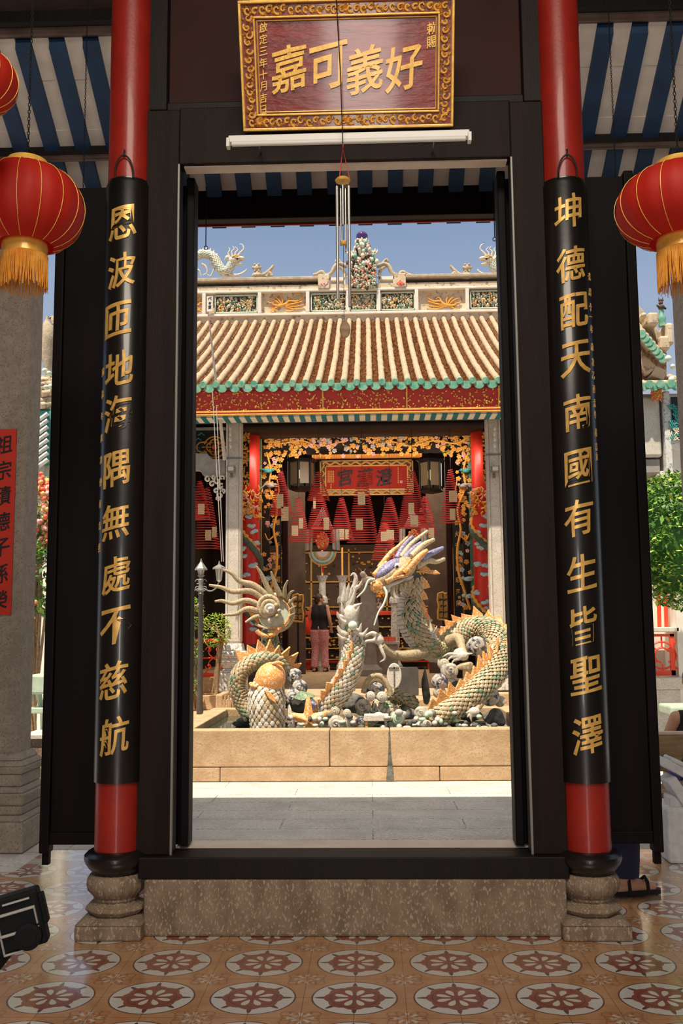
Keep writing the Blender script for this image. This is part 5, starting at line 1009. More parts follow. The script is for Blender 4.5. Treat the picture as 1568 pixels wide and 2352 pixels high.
lp = thing('lattice_panel', 'black panel with a round orange lattice medallion above the left stone beam', 'panel', P(480, 1050, 14.6)); a, b_ = P(300, 1054, 14.62), P(518, 988, 14.62); MB().box(a.x, 14.62, a.z-.1, b_.x, 14.68, b_.z).build('panel', 'ink', lp, smooth=0); MB().box(a.x, 14.58, b_.z, b_.x, 14.7, b_.z+.04).build('top_rail', 'stone_grey', lp, smooth=0)
c = P(493, 1027, 14.6); k_ = 14.6/F; mb = MB()
def arc(cx_, cy_, r_, a0, a1, n=14, th=2.0): mb.tube([c+Vector(((cx_+r_*cs(a0+(a1-a0)*i/n))*k_, 0, (cy_+r_*sn(a0+(a1-a0)*i/n))*k_)) for i in range(n+1)], th*k_, 6)
for a0, cx_, cy_ in ((0, 8, 0), (PI/2, 0, 8), (PI, -8, 0), (-PI/2, 0, -8)): arc(cx_, cy_, 11, a0-1.9, a0+1.9)
arc(0, 0, 25, .3, PI-.3); arc(-30, 0, 12, PI/2, 1.5*PI); arc(0, 0, 25, PI+.3, 2*PI-.3)
for a in (0, PI/2, PI, -PI/2): mb.tube([c+Vector((cs(a)*8*k_, 0, sn(a)*8*k_)), c+Vector((cs(a)*27*k_, 0, sn(a)*27*k_))], 2*k_, 6)
for y in (-12, 12, 0): mb.tube([c+Vector((-30*k_, 0, y*k_)), c+Vector((-18*k_, 0, y*k_))], 2*k_, 6)
mb.build('lattice_medallion', 'orange_relief', lp, smooth=60); MB().ell(c, (7*k_, .03, 7*k_), 12, 8).build('centre_boss', 'petal_red', lp, smooth=60)
mb = MB()
for x, y in ((455, 1000), (448, 1012), (450, 1040), (444, 1030)): p = P(x, y, 14.6); mb.tube([p, p+Vector((.05, 0, .04)), p+Vector((.1, 0, .0))], .012, 6)
mb.build('teal_leaves', 'teal_paint', lp, smooth=60)
# red dragon columns
def dragon_column(xc, w_, lab, sgn):
    Y_ = 16.6; c = P(xc, 1200, Y_); r_ = w_/2*Y_/F; zb, zt_ = .5, P(800, 940, Y_).z; t = thing('red_temple_column', lab, 'column', (c.x, Y_, .5)); z0_ = P(xc, 1480, Y_).z
    MB().lathe([(r_, z0_), (r_, zt_)], (c.x, Y_, 0), 40).build('shaft', 'rear_red', t); MB().lathe([(r_*1.05, .5), (r_*1.3, .55), (r_*1.3, .7), (r_*1.05, .8), (r_*1.02, z0_-.08), (r_*1.06, z0_)], (c.x, Y_, 0), 32).build('base', 'carving_dark', t)
    def on(ang, z, h=.004): return Vector((c.x+(r_+h)*sn(ang), Y_-(r_+h)*cs(ang), z))
    def zy(y): return P(xc, y, Y_).z
    pts = [on(-2.2+ (i/70)*9.4, zy(1195)+(zy(1440)-zy(1195))*(i/70), .02) for i in range(71)]
    MB().tube(pts, [.058*(1-.6*abs(i/70-.3)) for i in range(71)], 10).build('painted_dragon_body', 'grey_scale_paint', t, smooth=60)
    MB().tube([p+Vector((0, 0, .065)) for p in pts], [.02+.014*(i % 3) for i in range(71)], 6).build('painted_fin', 'orange_relief', t, smooth=60)
    mb = MB(); q = random.Random(int(xc))
    for i in range(70): a = q.uniform(-1.2, 1.2); p = on(a*.9+.2*sgn, zy(1160)+q.uniform(-.2, .24), .03); d_ = q.uniform(0, 6.3); mb.tube([p, p+Vector((cs(d_)*.05, -.03, sn(d_)*.05)), p+Vector((cs(d_+.6)*.1, 0, sn(d_+.6)*.1))], [.018, .014, .004], 5, mi=q.choice((0, 0, 1, 2)))
    mb.build('dragon_head_relief', ['orange_relief', 'gold_leaf', 'pink_paint'], t, smooth=60)
    mb = MB()
    for i, y in enumerate((1190, 1212, 1225, 1250, 1262, 1278, 1298, 1302, 1322, 1350, 1362, 1385, 1400, 1416, 1432, 1448)):
        a = q.uniform(-1.0, 1.0)
        for k in range(4): p = on(a+k*.16-.24, zy(y)+q.uniform(-.01, .03), .0); mb.ell(p, (.042, .03, .032), 10, 6)
    mb.build('cloud_relief', 'sky_paint', t, smooth=60); return c, r_
dragon_column(576, 40, 'red column with a painted dragon and clouds left of the carved gold arch', 1); dragon_column(1107, 44, 'red column with a painted dragon and clouds right of the carved gold arch', -1)
# carved gold arch
Ya = 16.9; ka = Ya/F; ar2 = thing('carved_arch', 'openwork arch of gold carved blossoms, branches and birds framing the rear hall', 'carved screen', P(840, 1480, Ya))
def pa(x, y, dy=0): return P(x, y, Ya+dy)
mb = MB()
for a, b_, c_, d_ in ((596, 986, 601, 1470), (1084, 982, 1089, 1470)): p0, p1 = pa(a, d_), pa(c_, b_); mb.box(p0.x, Ya-.04, p0.z, p1.x, Ya+.04, p1.z)
p0, p1 = pa(598, 990), pa(1088, 986); mb.box(p0.x, Ya-.04, pa(840, 990).z, p1.x, Ya+.04, pa(840, 985).z); mb.build('edge_moulding', 'glaze_dark_green', ar2, smooth=0)
mb = MB()
for x_ in (599, 1086):
    for i in range(118): p = pa(x_, 990+i*4, -.045); mb.ell((p0.x+.02 if x_ < 700 else p1.x-.02, p.y, p.z), .012, 6, 4)
for i in range(120): p = pa(600+i*4.05, 988, -.045); mb.ell((p.x, p.y, pa(840, 987.5).z), .012, 6, 4)
mb.build('beading', 'gold_leaf', ar2, smooth=60)
MB().box(pa(601, 1000).x, Ya+.10, pa(840, 1014).z, pa(1084, 1000).x, Ya+.14, pa(840, 990).z).box(pa(601, 0).x, Ya+.10, pa(620, 1470).z, pa(618, 1400).x, Ya+.14, pa(840, 1000).z).box(pa(1068, 1400).x, Ya+.10, pa(620, 1470).z, pa(1084, 0).x, Ya+.14, pa(840, 1000).z).build('backing', 'hall_dark', ar2, smooth=0)
def blossom(mb, p, s_, mi, q):
    n = q.choice((4, 5, 5)); a0 = q.uniform(0, 6); tl = q.uniform(-.3, .3)
    for k in range(n): a = a0+k*2*PI/n; mb.ell(p+Vector((cs(a)*s_*.55, -.01+tl*.02*cs(a), sn(a)*s_*.55)), (s_*.42, s_*.22, s_*.42), 6, 4, mi=mi)
    mb.ell(p+Vector((0, -s_*.3, 0)), s_*.2, 5, 4, mi=0)
mb = MB(); q = random.Random(17)
def inside(x, y):
    if y < 1030: return True
    if y < 1050: return x < 700 or x > 1010 or 720 < x < 960 and q.random() < .6
    if y < 1120: return x < 600+48-(y-1050)*.2 or x > 1040+(y-1050)*.2
    return x < 636 or x > 1054
cnt = 0
while cnt < 820:
    x, y = q.uniform(606, 1080), 994+(q.random()**2.0)*420
    if not inside(x, y): continue
    if y > 1150 and q.random() < .3: continue
    s_ = q.uniform(.028, .052); mi = 0 if q.random() < .90 else 2
    if y > 1200: mi = q.choice((0, 0, 2, 2, 3))
    if 730 < x < 930 and 1000 < y: mi = q.choice((0, 0, 0, 2, 4))
    blossom(mb, pa(x, y, q.uniform(-.08, .04)), s_, mi, q); cnt += 1
for i in range(330):
    x, y = q.uniform(604, 1082), 992+(q.random()**1.8)*440
    if inside(x, y): p = pa(x, y, q.uniform(-.03, .06)); a = q.uniform(0, 6.3); mb.tube([p, p+Vector((cs(a)*.03, -.01, sn(a)*.03)), p+Vector((cs(a)*.06, 0, sn(a)*.06))], [.006, .013, .003], 5, mi=q.choice((0, 0, 1, 5)))
mb.build('carved_blossoms', ['gold_flower', 'leaf_green', 'pink_paint', 'sky_paint', 'mosaic_grey', 'glaze_dark_green'], ar2, smooth=60)
for sgn in (-1, 1):
    f = (lambda x: x) if sgn < 0 else (lambda x: 1686-x)
    for pts, r_ in (([(606, 1400), (622, 1350), (634, 1310), (636, 1260), (628, 1215), (636, 1170), (618, 1120), (622, 1080), (612, 1040)], 3.5), ([(630, 1230), (616, 1240), (608, 1225)], 2), ([(628, 1150), (640, 1130), (636, 1100)], 2), ([(606, 1000), (640, 1018), (690, 1012), (740, 1024), (800, 1010)], 2.6)):
        c_ = spl([tuple(pa(f(x), y, -.06)) for x, y in pts], 24); MB().tube([Vector(a) for a in c_], [r_*ka*(1-.4*i/24) for i in range(25)], 7).build('branch', 'gold_flower', ar2, smooth=60)
    for (x, y, mt, s_) in ((616, 1082, 'teal_paint', 1), (622, 1116, 'mosaic_grey', 1), (611, 1330, 'sky_paint', 1.1), (610, 1370, 'sky_paint', .9)):
        p = pa(f(x), y, -.12); d_ = -sgn; mb = MB(); mb.ell(p, (.075*s_, .04, .035*s_), 12, 8).ell(p+Vector((d_*.08*s_, -.01, .02)), (.03, .028, .028), 10, 6).tube([p+Vector((d_*.1*s_, 0, .02)), p+Vector((d_*.14*s_, 0, .015))], [.01, .002], 6)
        mb.tube([p, p+Vector((-d_*.10, 0, .03)), p+Vector((-d_*.19*s_, 0, .06*(1 if y < 1100 else -1)))], [.03, .02, .006], 7).ell(p+Vector((-d_*.02, -.03, .02)), (.06*s_, .015, .025), 8, 6); mb.build('carved_bird', mt, ar2, smooth=60)
# interior: beam lamp, ceiling, dark posts, couplets
lt2 = thing('fluorescent_lamp', 'long white fluorescent lamp over the carved gold arch', 'lamp', pa(840, 984, -.35)); zl2 = pa(840, 983, -.35).z
MB().box(pa(600, 0, -.35).x, Ya-.38, zl2-.03, pa(826, 0, -.35).x, Ya-.32, zl2+.035).box(pa(935, 0, -.35).x, Ya-.38, zl2-.03, pa(1083, 0, -.35).x, Ya-.32, zl2+.035).build('batten', 'stone_pink', lt2, smooth=0, bevel=.01)
MB().tube([(pa(828, 0, -.35).x, Ya-.35, zl2-.012), (pa(933, 0, -.35).x, Ya-.35, zl2-.012)], .018, 10).build('tube', 'glow_tube', lt2)
struct(MB().box(-4.1, 14.9, 5.3, 3.9, 23.9, 5.4).build('ceiling_temple', 'hall_dark', smooth=0))
def post(xa_, xb2, Y_, mt, lab, yt=1000, nm='inner_post'):
    a, b_ = P(xa_, 1300, Y_), P(xb2, 1300, Y_); tag(MB().box(a.x, Y_, .5, b_.x, Y_+(b_.x-a.x), P(800, yt, Y_).z).build(nm, mt, smooth=0, bevel=.02), lab, 'post')
post(648, 661, 18.3, 'panel_red_wood', 'dark red inner post left of the altar'); post(1026, 1040, 18.3, 'panel_red_wood', 'dark red inner post right of the altar')
for xa_, xb2, lab in ((632, 645, 'narrow black couplet board with tiny gold characters on the left inside the hall'), (1044, 1057, 'narrow black couplet board with tiny gold characters on the right inside the hall')):
    Y_ = 17.9; a, b_ = P(xa_, 1420, Y_), P(xb2, 1190, Y_); t = thing('inner_couplet_board', lab, 'inscribed board', (a.x, Y_, a.z)); MB().box(a.x, Y_, a.z, b_.x, Y_+.04, b_.z).build('board', 'ink', t, smooth=0); MB().box(a.x+.02, Y_+.04, .5, b_.x-.02, Y_+.10, b_.z).build('mounting_post', 'hall_dark', t, smooth=0)
    for i, ch in enumerate('香火千年靈昭海國'):
        zc_ = b_.z-.08-i*(b_.z-a.z-.1)/8.2; cx2 = (a.x+b_.x)/2; MB().text(ch, lambda x, y, z: (cx2+x*.075, Y_-.003-z*.1, zc_+y*.10), e=.03).build('character', 'gold_leaf', t, smooth=0)
# inner plaque
Yq = 18.2; a, b_ = P(735, 1139, Yq), P(948, 1056, Yq); ip = thing('inner_plaque', 'red plaque with three black characters and a gold scroll frame inside the rear hall', 'plaque', ((a.x+b_.x)/2, Yq, a.z)); fw2 = .13
MB().box(a.x+.02, Yq, a.z+.02, b_.x-.02, Yq+.05, b_.z-.02).build('board', 'plaque_red', ip, smooth=0)
MB().box(a.x+.09, Yq-.01, a.z+.09, b_.x-.09, Yq, b_.z-.09).build('red_field', 'banner_red', ip, smooth=0)
mb = MB()
for o0, o1, n0 in ((0, .02, -.04), (.095, .118, -.03)):
    for x0_, z0_, x1_, z1_ in ((a.x+o0, a.z+o0, b_.x-o0, a.z+o1), (a.x+o0, b_.z-o1, b_.x-o0, b_.z-o0), (a.x+o0, a.z+o0, a.x+o1, b_.z-o0), (b_.x-o1, a.z+o0, b_.x-o0, b_.z-o0)): mb.box(x0_, Yq+n0, z0_, x1_, Yq+.01, z1_)
n = 60
for zc_ in (a.z+.055, b_.z-.055): mb.tube([(a.x+.05+(b_.x-a.x-.1)*i/n, Yq-.03, zc_+.024*sn(i*.9)) for i in range(n+1)], .020, 7)
for xc_ in (a.x+.055, b_.x-.055): mb.tube([(xc_+.022*sn(i*.9), Yq-.03, a.z+.06+(b_.z-a.z-.12)*i/24) for i in range(25)], .018, 7)
mb.build('scroll_frame', 'gold_leaf', ip, smooth=40)
for ch, xp in (('宮', 792), ('漢', 838), ('澄', 882)): c2 = P(xp, 1096, Yq-.02); MB().text(ch, lambda x, y, z: (c2.x+x*.30, Yq-.015-z*.3, c2.z+y*.31), e=.05).build('character', 'ink', ip, smooth=0)
mb = MB()
for i in range(4):
    for j in range(7): p = P(753.5+i*4, 1083+j*4.0, Yq); mb.box(p.x-.012, Yq-.018, p.z-.012, p.x+.012, Yq-.008, p.z+.012)
for j in range(9): p = P(914, 1075+j*4.2, Yq); mb.box(p.x-.010, Yq-.018, p.z-.012, p.x+.010, Yq-.008, p.z+.012)
for j in range(3): p = P(760, 1113+j*4, Yq); mb.box(p.x-.010, Yq-.018, p.z-.012, p.x+.010, Yq-.008, p.z+.012)
mb.build('small_inscription', 'gold_flower', ip, smooth=0); p = P(921, 1107, Yq); MB().box(p.x-.025, Yq-.018, p.z-.025, p.x+.025, Yq-.008, p.z+.025).build('seal_mark', 'pink_paint', ip, smooth=0)
# carved valance behind (orange fretwork)
a, b_ = P(716, 1054, 18.6), P(968, 1018, 18.6); MB_ = MB().box(a.x, 18.6, a.z, b_.x, 18.66, b_.z)
for i in range(44): x = a.x+(b_.x-a.x)*(i+.5)/44; MB_.box(x-.010, 18.57, a.z, x+.006, 18.6, b_.z)
tag(MB_.build('fretwork_valance', 'orange_wall', smooth=0), 'orange fretwork valance above the inner plaque', 'carved panel')
# glass palace lanterns
def palace(xc, yt, yb, hw, Y_, lab):
    c = P(xc, yb, Y_); zt_ = P(xc, yt, Y_).z; r_ = hw*Y_/F; t = thing('glass_palace_lantern', lab, 'lantern', c, 'glass palace lanterns'); n = 6
    MB().lathe([(r_*.6, 0), (r_*.95, .03), (r_*.85, .07)], c, 6, a0=.3, a1=.3+2*PI).lathe([(r_*.9, zt_-c.z-.10), (r_*1.15, zt_-c.z-.06), (r_*.7, zt_-c.z), (.02, zt_-c.z+.08)], c, 6, a0=.3, a1=.3+2*PI).build('frame', 'ink', t, smooth=0)
    for k in range(n):
        a0 = .3+k*PI/3; a1 = a0+PI/3; p0 = Vector((c.x+r_*.85*cs(a0), c.y+r_*.85*sn(a0), 0)); p1 = Vector((c.x+r_*.85*cs(a1), c.y+r_*.85*sn(a1), 0))
        mb = MB(); mb.tube([(p0.x, p0.y, c.z+.05), (p0.x, p0.y, zt_-.08)], .018, 6); mb.build('post', 'ink', t)
        q0, q1 = p0.lerp(p1, .14), p0.lerp(p1, .86); nn_ = Vector((p1.y-p0.y, p0.x-p1.x, 0)).normalized()*.006
        mb = MB(); mb.obox(((q0+q1)/2)+Vector((0, 0, (c.z+zt_)/2)), (q1-q0)/2, nn_, Vector((0, 0, (zt_-c.z)/2-.12))); mb.build('glass_pane', 'glass_beige', t, smooth=0)
    MB().ell((c.x, c.y, (c.z+zt_)/2), (r_*.3, r_*.3, .10), 10, 8).build('bulb', 'glow_lantern', t, smooth=60)
palace(693, 1050, 1128, 34, 17.7, 'dark six sided glass lantern left of the inner plaque'); palace(990, 1050, 1132, 32, 17.7, 'dark six sided glass lantern right of the inner plaque')
# incense coils
def coil(xc, yt, yb, r_, Y_, tags, lab, turns=24):
    c = P(xc, yb, Y_); zt_ = P(xc, yt, Y_).z; H_ = zt_-c.z; R0 = r_*Y_/F; t = thing('incense_coil', lab, 'incense coil', c, 'red hanging incense coils'); pts = []; n = turns*22; q = random.Random(int(xc+yb))
    for i in range(n+1):
        u_ = i/n; a = u_*turns*2*PI; rr_ = R0*(.16+.84*(u_**.85)); pts.append((c.x+rr_*cs(a), c.y+rr_*sn(a), zt_-H_*(1-(1-u_)**1.0)+.006*sn(a*1.0)))
    MB().tube(pts, .0065, 5).build('coil', 'incense_red', t, smooth=80)
    MB().tube([(c.x, c.y, zt_), (c.x, c.y, 5.3)], .003, 4).build('string', 'ink', t)
    for (tx, ty, tw, th) in tags:
        p = P(tx, ty, Y_-R0*.95); w2, h2 = tw/2*p.y/F, th/2*p.y/F; tg_ = MB().box(p.x-w2, p.y-.003, p.z-h2, p.x+w2, p.y+.003, p.z+h2)
        tg_ = tg_.build('prayer_tag', 'paper_cream', t, smooth=0)
        mb = MB()
        for i in range(4):
            for j in range(5): xx = p.x-w2*.65+w2*1.3*i/3; zz_ = p.z-h2*.7+h2*1.4*j/4; mb.box(xx-w2*.08, p.y-.006, zz_-h2*.05, xx+w2*.08, p.y-.002, zz_+h2*.05)
        mb.build('tag_writing', 'petal_red', tg_, smooth=0)
coil(645, 1083, 1185, 27, 16.2, [(643, 1151, 15, 33), (654, 1180, 17, 33)], 'incense coil hanging in front of the left edge of the gold arch')
coil(686, 1143, 1246, 27, 18.0, [(691, 1202, 10, 24), (677, 1219, 15, 24)], 'incense coil with two tags below the left glass lantern')
coil(731, 1083, 1150, 26, 15.6, [], 'short upper incense coil over the left end of the inner plaque', 16)
coil(734, 1130, 1248, 37, 16.8, [(722, 1155, 6, 27), (749, 1203, 12, 28)], 'incense coil in front of the beaded hanging lantern')
coil(785, 1143, 1242, 28, 18.0, [(782, 1227, 17, 24), (797, 1227, 9, 22)], 'incense coil between the beaded lantern and the central coil')
coil(833, 1082, 1248, 37, 15.8, [(830, 1146, 17, 27), (825, 1204, 16, 26)], 'tall central incense coil in front of the inner plaque', 30)
coil(896, 1142, 1247, 32, 18.0, [(896, 1229, 17, 24), (881, 1232, 13, 22)], 'incense coil right of the tall central one')
coil(948, 1082, 1215, 36, 15.9, [(944, 1168, 13, 26), (951, 1197, 18, 26)], 'incense coil over the right end of the inner plaque', 28)
coil(978, 1140, 1230, 26, 18.4, [(990, 1224, 13, 22)], 'incense coil half hidden behind the one over the right end of the plaque')
coil(1037, 1078, 1203, 27, 16.2, [(1040, 1140, 18, 26), (1039, 1181, 13, 26)], 'incense coil hanging in front of the right edge of the gold arch')
coil(884, 1200, 1288, 32, 19.5, [], 'dim incense coil deep behind, lower than the others', 20)
coil(458, 1104, 1195, 26, 15.6, [(462, 1169, 15, 24)], 'upper incense coil in the left side bay'); coil(474, 1120, 1262, 32, 16.6, [(478, 1229, 14, 24), (492, 1222, 11, 24)], 'larger incense coil in the left side bay, behind the other')
# beaded hanging lantern
def beaded(xc, Y_, lab, s=1.0, y0_=1165):
    k_ = Y_/F*s; t = thing('beaded_lantern', lab, 'lantern', P(xc, y0_+140*s, Y_)); c = P(xc, y0_, Y_)
    def q3(x, y, d=0): return c+Vector((x*k_, d, -y*k_))
    mb = MB()
    for k in range(5): mb.tube([q3(0, k*6), q3(-22+k*3, 44), ], .006, 5).tube([q3(0, k*6), q3(22-k*3, 44)], .006, 5)
    mb.build('bead_strings', 'bead_white', t)
    MB().prism([(-24*k_, -48*k_), (24*k_, -48*k_), (26*k_, -52*k_), (-26*k_, -52*k_)], c-Vector((0, .12, 0)), (1, 0, 0), (0, 0, 1), (0, .24, 0)).build('red_rail', 'petal_red', t, smooth=0)
    for sx_ in (-1, 1):
        mb = MB()
        for k in range(7): x = sx_*(22+k*2.6); mb.tube([q3(x, 52), q3(x+sx_*1.5, 98+k*.4)], .0075, 5, mi=k % 3)
        mb.build('side_bead_curtain', ['glaze_green', 'bead_white', 'pink_paint'], t)
    mb = MB(); q = random.Random(3); mb.ell(q3(0, 80, 0), (15*k_, .10, 20*k_), 16, 10)
    for i in range(60): a, b2 = q.uniform(0, 6.3), q.uniform(.2, 1); mb.ell(q3(cs(a)*14*b2, 80+sn(a)*19*b2, -.09), .022, 6, 5, mi=q.choice((0, 0, 1, 2)))
    mb.build('flower_body', ['petal_red', 'petal_orange', 'gold_flower'], t, smooth=60)
    for i, (r_, mt) in enumerate(((32, 'petal_orange'), (29, 'glaze_green'), (25, 'bead_white'), (21, 'glaze_green'), (17, 'gold_flower'), (13, 'bead_white'))):
        o_ = [(r_*k_*cs(a), r_*k_*sn(a)) for a in [PI+PI*j/20 for j in range(21)]]; MB().prism(o_, q3(0, 104, -.05-.012*i), (1, 0, 0), (0, 0, 1), (0, .05, 0)).build('apron_band', mt, t, smooth=0)
    MB().tube([q3(0, 134), q3(0, 152)], [.02, .012], 8).build('tassel', 'incense_red', t); MB().tube([q3(0, 0), (c.x, c.y, 5.3)], .004, 4).build('cord', 'ink', t)
beaded(740, 17.0, 'hanging lantern with green bead curtains and a round striped apron, left of centre'); beaded(947, 17.2, 'hanging bead lantern with red and orange flowers behind the right incense coil', .8, 1170)

# ---- altar furniture
def altar_table(xa_, xb2, yt, Y_, lab, nm='altar_table'):
    a, b_ = P(xa_, yt, Y_), P(xb2, yt, Y_); t = thing(nm, lab, 'table', ((a.x+b_.x)/2, Y_+.4, .5)); H_ = a.z
    MB().box(a.x, Y_, H_-.09, b_.x, Y_+.8, H_).build('top', 'red_iron', t, smooth=0, bevel=.01)
    n = 3
    for r_ in range(4):
        z0_ = .72+(H_-.09-.75)*r_/4; z1_ = .72+(H_-.09-.75)*(r_+1)/4; MB().box(a.x+.04, Y_+.01, z0_, b_.x-.04, Y_+.03, z0_+.025).build('gilt_rail', 'gold_leaf', t, smooth=0)
    q = random.Random(int(xa_)); mb = MB(); mb.box(a.x+.05, Y_+.05, .66, b_.x-.05, Y_+.7, H_-.09, mi=0)
    for i in range(130): mb.ell((q.uniform(a.x+.08, b_.x-.08), Y_+.04, q.uniform(.75, H_-.14)), (q.uniform(.015, .04), .02, q.uniform(.012, .03)), 6, 4, mi=q.choice((1, 1, 2)))
    mb.build('carved_front', ['hall_dark', 'gold_leaf', 'carving_dark'], t, smooth=40); MB().box(a.x+.05, Y_+.02, .5, a.x+.15, Y_+.12, .72).box(b_.x-.15, Y_+.02, .5, b_.x-.05, Y_+.12, .72).box(a.x+.05, Y_, .66, b_.x-.05, Y_+.05, .70).build('feet', 'banner_red', t, smooth=0)
altar_table(697, 795, 1404, 21.6, 'carved gold altar table with a red top behind the woman'); altar_table(862, 995, 1404, 21.6, 'carved gold altar table with a red top behind the big dragon neck')
mb = MB(); q = random.Random(6); rt_ = thing('candle_rack', 'low table with a row of small red candles right of the small dragon', 'rack', P(890, 1500, 19.9)); a, b_ = P(848, 1474, 19.4), P(918, 1474, 19.4)
MB().box(a.x, 19.4, a.z-.05, b_.x, 19.9, a.z).build('top', 'roof_white', rt_, smooth=0); MB().box(a.x+.04, 19.45, .5, b_.x-.04, 19.85, a.z-.05).build('stand', 'stone_grey', rt_, smooth=0)
for i in range(16): x = a.x+.2+(b_.x-a.x-.3)*i/15; MB().tube([(x, 19.45+.1*(i % 3), a.z), (x, 19.45+.1*(i % 3), a.z+q.uniform(.06, .11))], .018, 8).build('candle', 'petal_red', rt_)
def candle_stand(xc, lab, Y_=21.3):
    c = P(xc, 1322, Y_); t = thing('candle_stand', lab, 'candle stand', (c.x, Y_, .5)); h = c.z
    MB().lathe([(.16, .5), (.16, .6), (.10, .7), (.08, .95), (.11, 1.1), (.08, h-.72), (.09, h-.65), (.13, h-.6), (.12, h-.5), (.08, h-.44), (.075, h-.15), (.11, h-.06), (.14, h)], (c.x, Y_, 0), 8, a0=PI/8, a1=PI/8+2*PI).build('pedestal', 'white_stone', t, smooth=20)
    MB().tube([(c.x, Y_, h), (c.x, Y_, h+.62)], .022, 10).build('candle', 'petal_orange', t)
candle_stand(740, 'white fluted candle pedestal above the woman'); candle_stand(786, 'white fluted candle pedestal right of the woman'); candle_stand(905, 'white candle pedestal behind the jaw of the big dragon', 21.3)
bu = thing('censer', 'dark stone censer carrying a small white lion behind the big dragon', 'censer', P(845, 1500, 19.0)); c = P(845, 1345, 19.0); YC = 19.0
MB().lathe([(.26, .5), (.26, .62), (.16, .72), (.14, 1.1), (.20, 1.3), (.20, 1.45), (.15, c.z-.25), (.17, c.z-.12), (.21, c.z-.05), (.21, c.z)], (c.x, 19.0, 0), 24).build('bowl', 'stone_grey', bu)
mb = MB(); mb.ell((c.x, 19, c.z+.10), (.14, .08, .08), 12, 8).ell((c.x-.10, 18.98, c.z+.22), (.06, .06, .06), 10, 8).ell((c.x-.06, 19, c.z+.15), (.06, .05, .08), 10, 8)
for dx in (-.11, -.05, .07, .12): mb.tube([(c.x+dx, 18.98, c.z+.1), (c.x+dx, 18.97, c.z)], .025, 6)
mb.tube([(c.x+.12, 19, c.z+.13), (c.x+.18, 19, c.z+.22)], [.02, .012], 6).tube([(c.x-.12, 18.97, c.z+.26), (c.x-.15, 18.97, c.z+.33)], [.012, .003], 5).tube([(c.x-.08, 18.97, c.z+.26), (c.x-.05, 18.97, c.z+.33)], [.012, .003], 5); mb.build('lion', 'mosaic_pale', bu, smooth=60)
def tablet(xc, yt, yb, hw, lab, chars):
    Y_ = 18.7; c = P(xc, yb, Y_); H_ = P(xc, yt, Y_).z-c.z; w_ = hw*Y_/F; t = thing('gilt_tablet', lab, 'tablet', c)
    o_ = [(-w_, 0), (w_*.9, -.02), (w_*1.02, H_*.25), (w_*.82, H_*.5), (w_*1.0, H_*.8), (w_*.95, H_), (w_*.3, H_*.97), (0, H_*1.03), (-w_*.9, H_*.98), (-w_*1.05, H_*.75), (-w_*.8, H_*.5), (-w_*1.0, H_*.3)]
    MB().prism(o_, c, (1, 0, 0), (0, 0, 1), (0, .04, 0)).build('panel', 'carving_dark', t, smooth=0); MB().tube([Vector((c.x+a_, Y_-.01, c.z+b2)) for a_, b2 in o_+[o_[0]]], .022, 6).build('gilt_edge', 'gold_leaf', t)
    for j in range(2):
        for i, ch in enumerate(chars): zc_ = c.z+H_*(.86-i*.24); xx = c.x+(j-.5)*w_*.9; MB().text(ch, lambda x, y, z: (xx+x*.075, Y_-.004-z*.2, zc_+y*.09), e=.03).build('character', 'gold_leaf', t, smooth=0)
    MB().box(c.x-.02, Y_+.01, .5, c.x+.02, Y_+.05, c.z).build('stand', 'hall_dark', t, smooth=0)
tablet(684, 1366, 1426, 12, 'gilt edged tablet on a stand beside the shell wheel', '國泰民安'); tablet(1018, 1362, 1422, 12, 'gilt edged tablet on a stand right of the big dragon neck', '風調雨順')
mb = MB(); q = random.Random(12)                    # dim gilded reliquaries deep in the hall
sh = thing('altar_shrine', 'dark gilded altar shrine against the back wall of the rear hall', 'shrine', (-.1, 23.2, .5)); MB().box(-2.6, 23.1, .5, 2.3, 23.7, 3.4).build('cabinet', 'hall_dado', sh, smooth=0)
for i in range(420): mb.ell((q.uniform(-2.5, 2.2), 23.08, q.uniform(.9, 3.3)), (q.uniform(.012, .05), .02, q.uniform(.012, .04)), 6, 4, mi=q.choice((0, 0, 1, 2)))
for x in (-2.2, -1.4, -.5, .4, 1.2, 2.0): mb.box(x-.02, 23.06, .9, x+.02, 23.1, 3.3, mi=0)
for z in (1.2, 1.9, 2.5, 3.2): mb.box(-2.5, 23.06, z, 2.2, 23.1, z+.03, mi=0)
mb.build('gilt_carving', ['gold_leaf', 'carving_dark', 'orange_relief'], sh, smooth=40)
fl = thing('altar_flowers', 'yellow flowers in a dark vase beside the person in orange', 'flowers', P(862, 1400, 21.9)); c = P(872, 1372, 21.9); mb = MB()
for i in range(50): mb.ell(c+Vector((q.uniform(-.16, .16), q.uniform(-.1, .1), q.uniform(0, .16))), .03, 6, 5)
mb.build('blossoms', 'gold_flower', fl, smooth=60); MB().lathe([(.05, 0), (.09, .1), (.05, .25), (.07, .32)], c-Vector((0, 0, .34)), 14).build('vase', 'shell_blue', fl)
for xa_, xb2, ya_, yb2, Y_, mt, lab in ((661, 700, 1120, 1500, 19.8, 'hall_dado', 'brown inner wall panel left of the altar'), (985, 1028, 1120, 1500, 19.8, 'hall_dado', 'brown inner wall panel right of the altar')):
    a, b_ = P(xa_, yb2, Y_), P(xb2, ya_, Y_); tag(MB().box(a.x, Y_, .5, b_.x, Y_+.05, b_.z).build('wall_panel', mt, smooth=0), lab, 'panel')
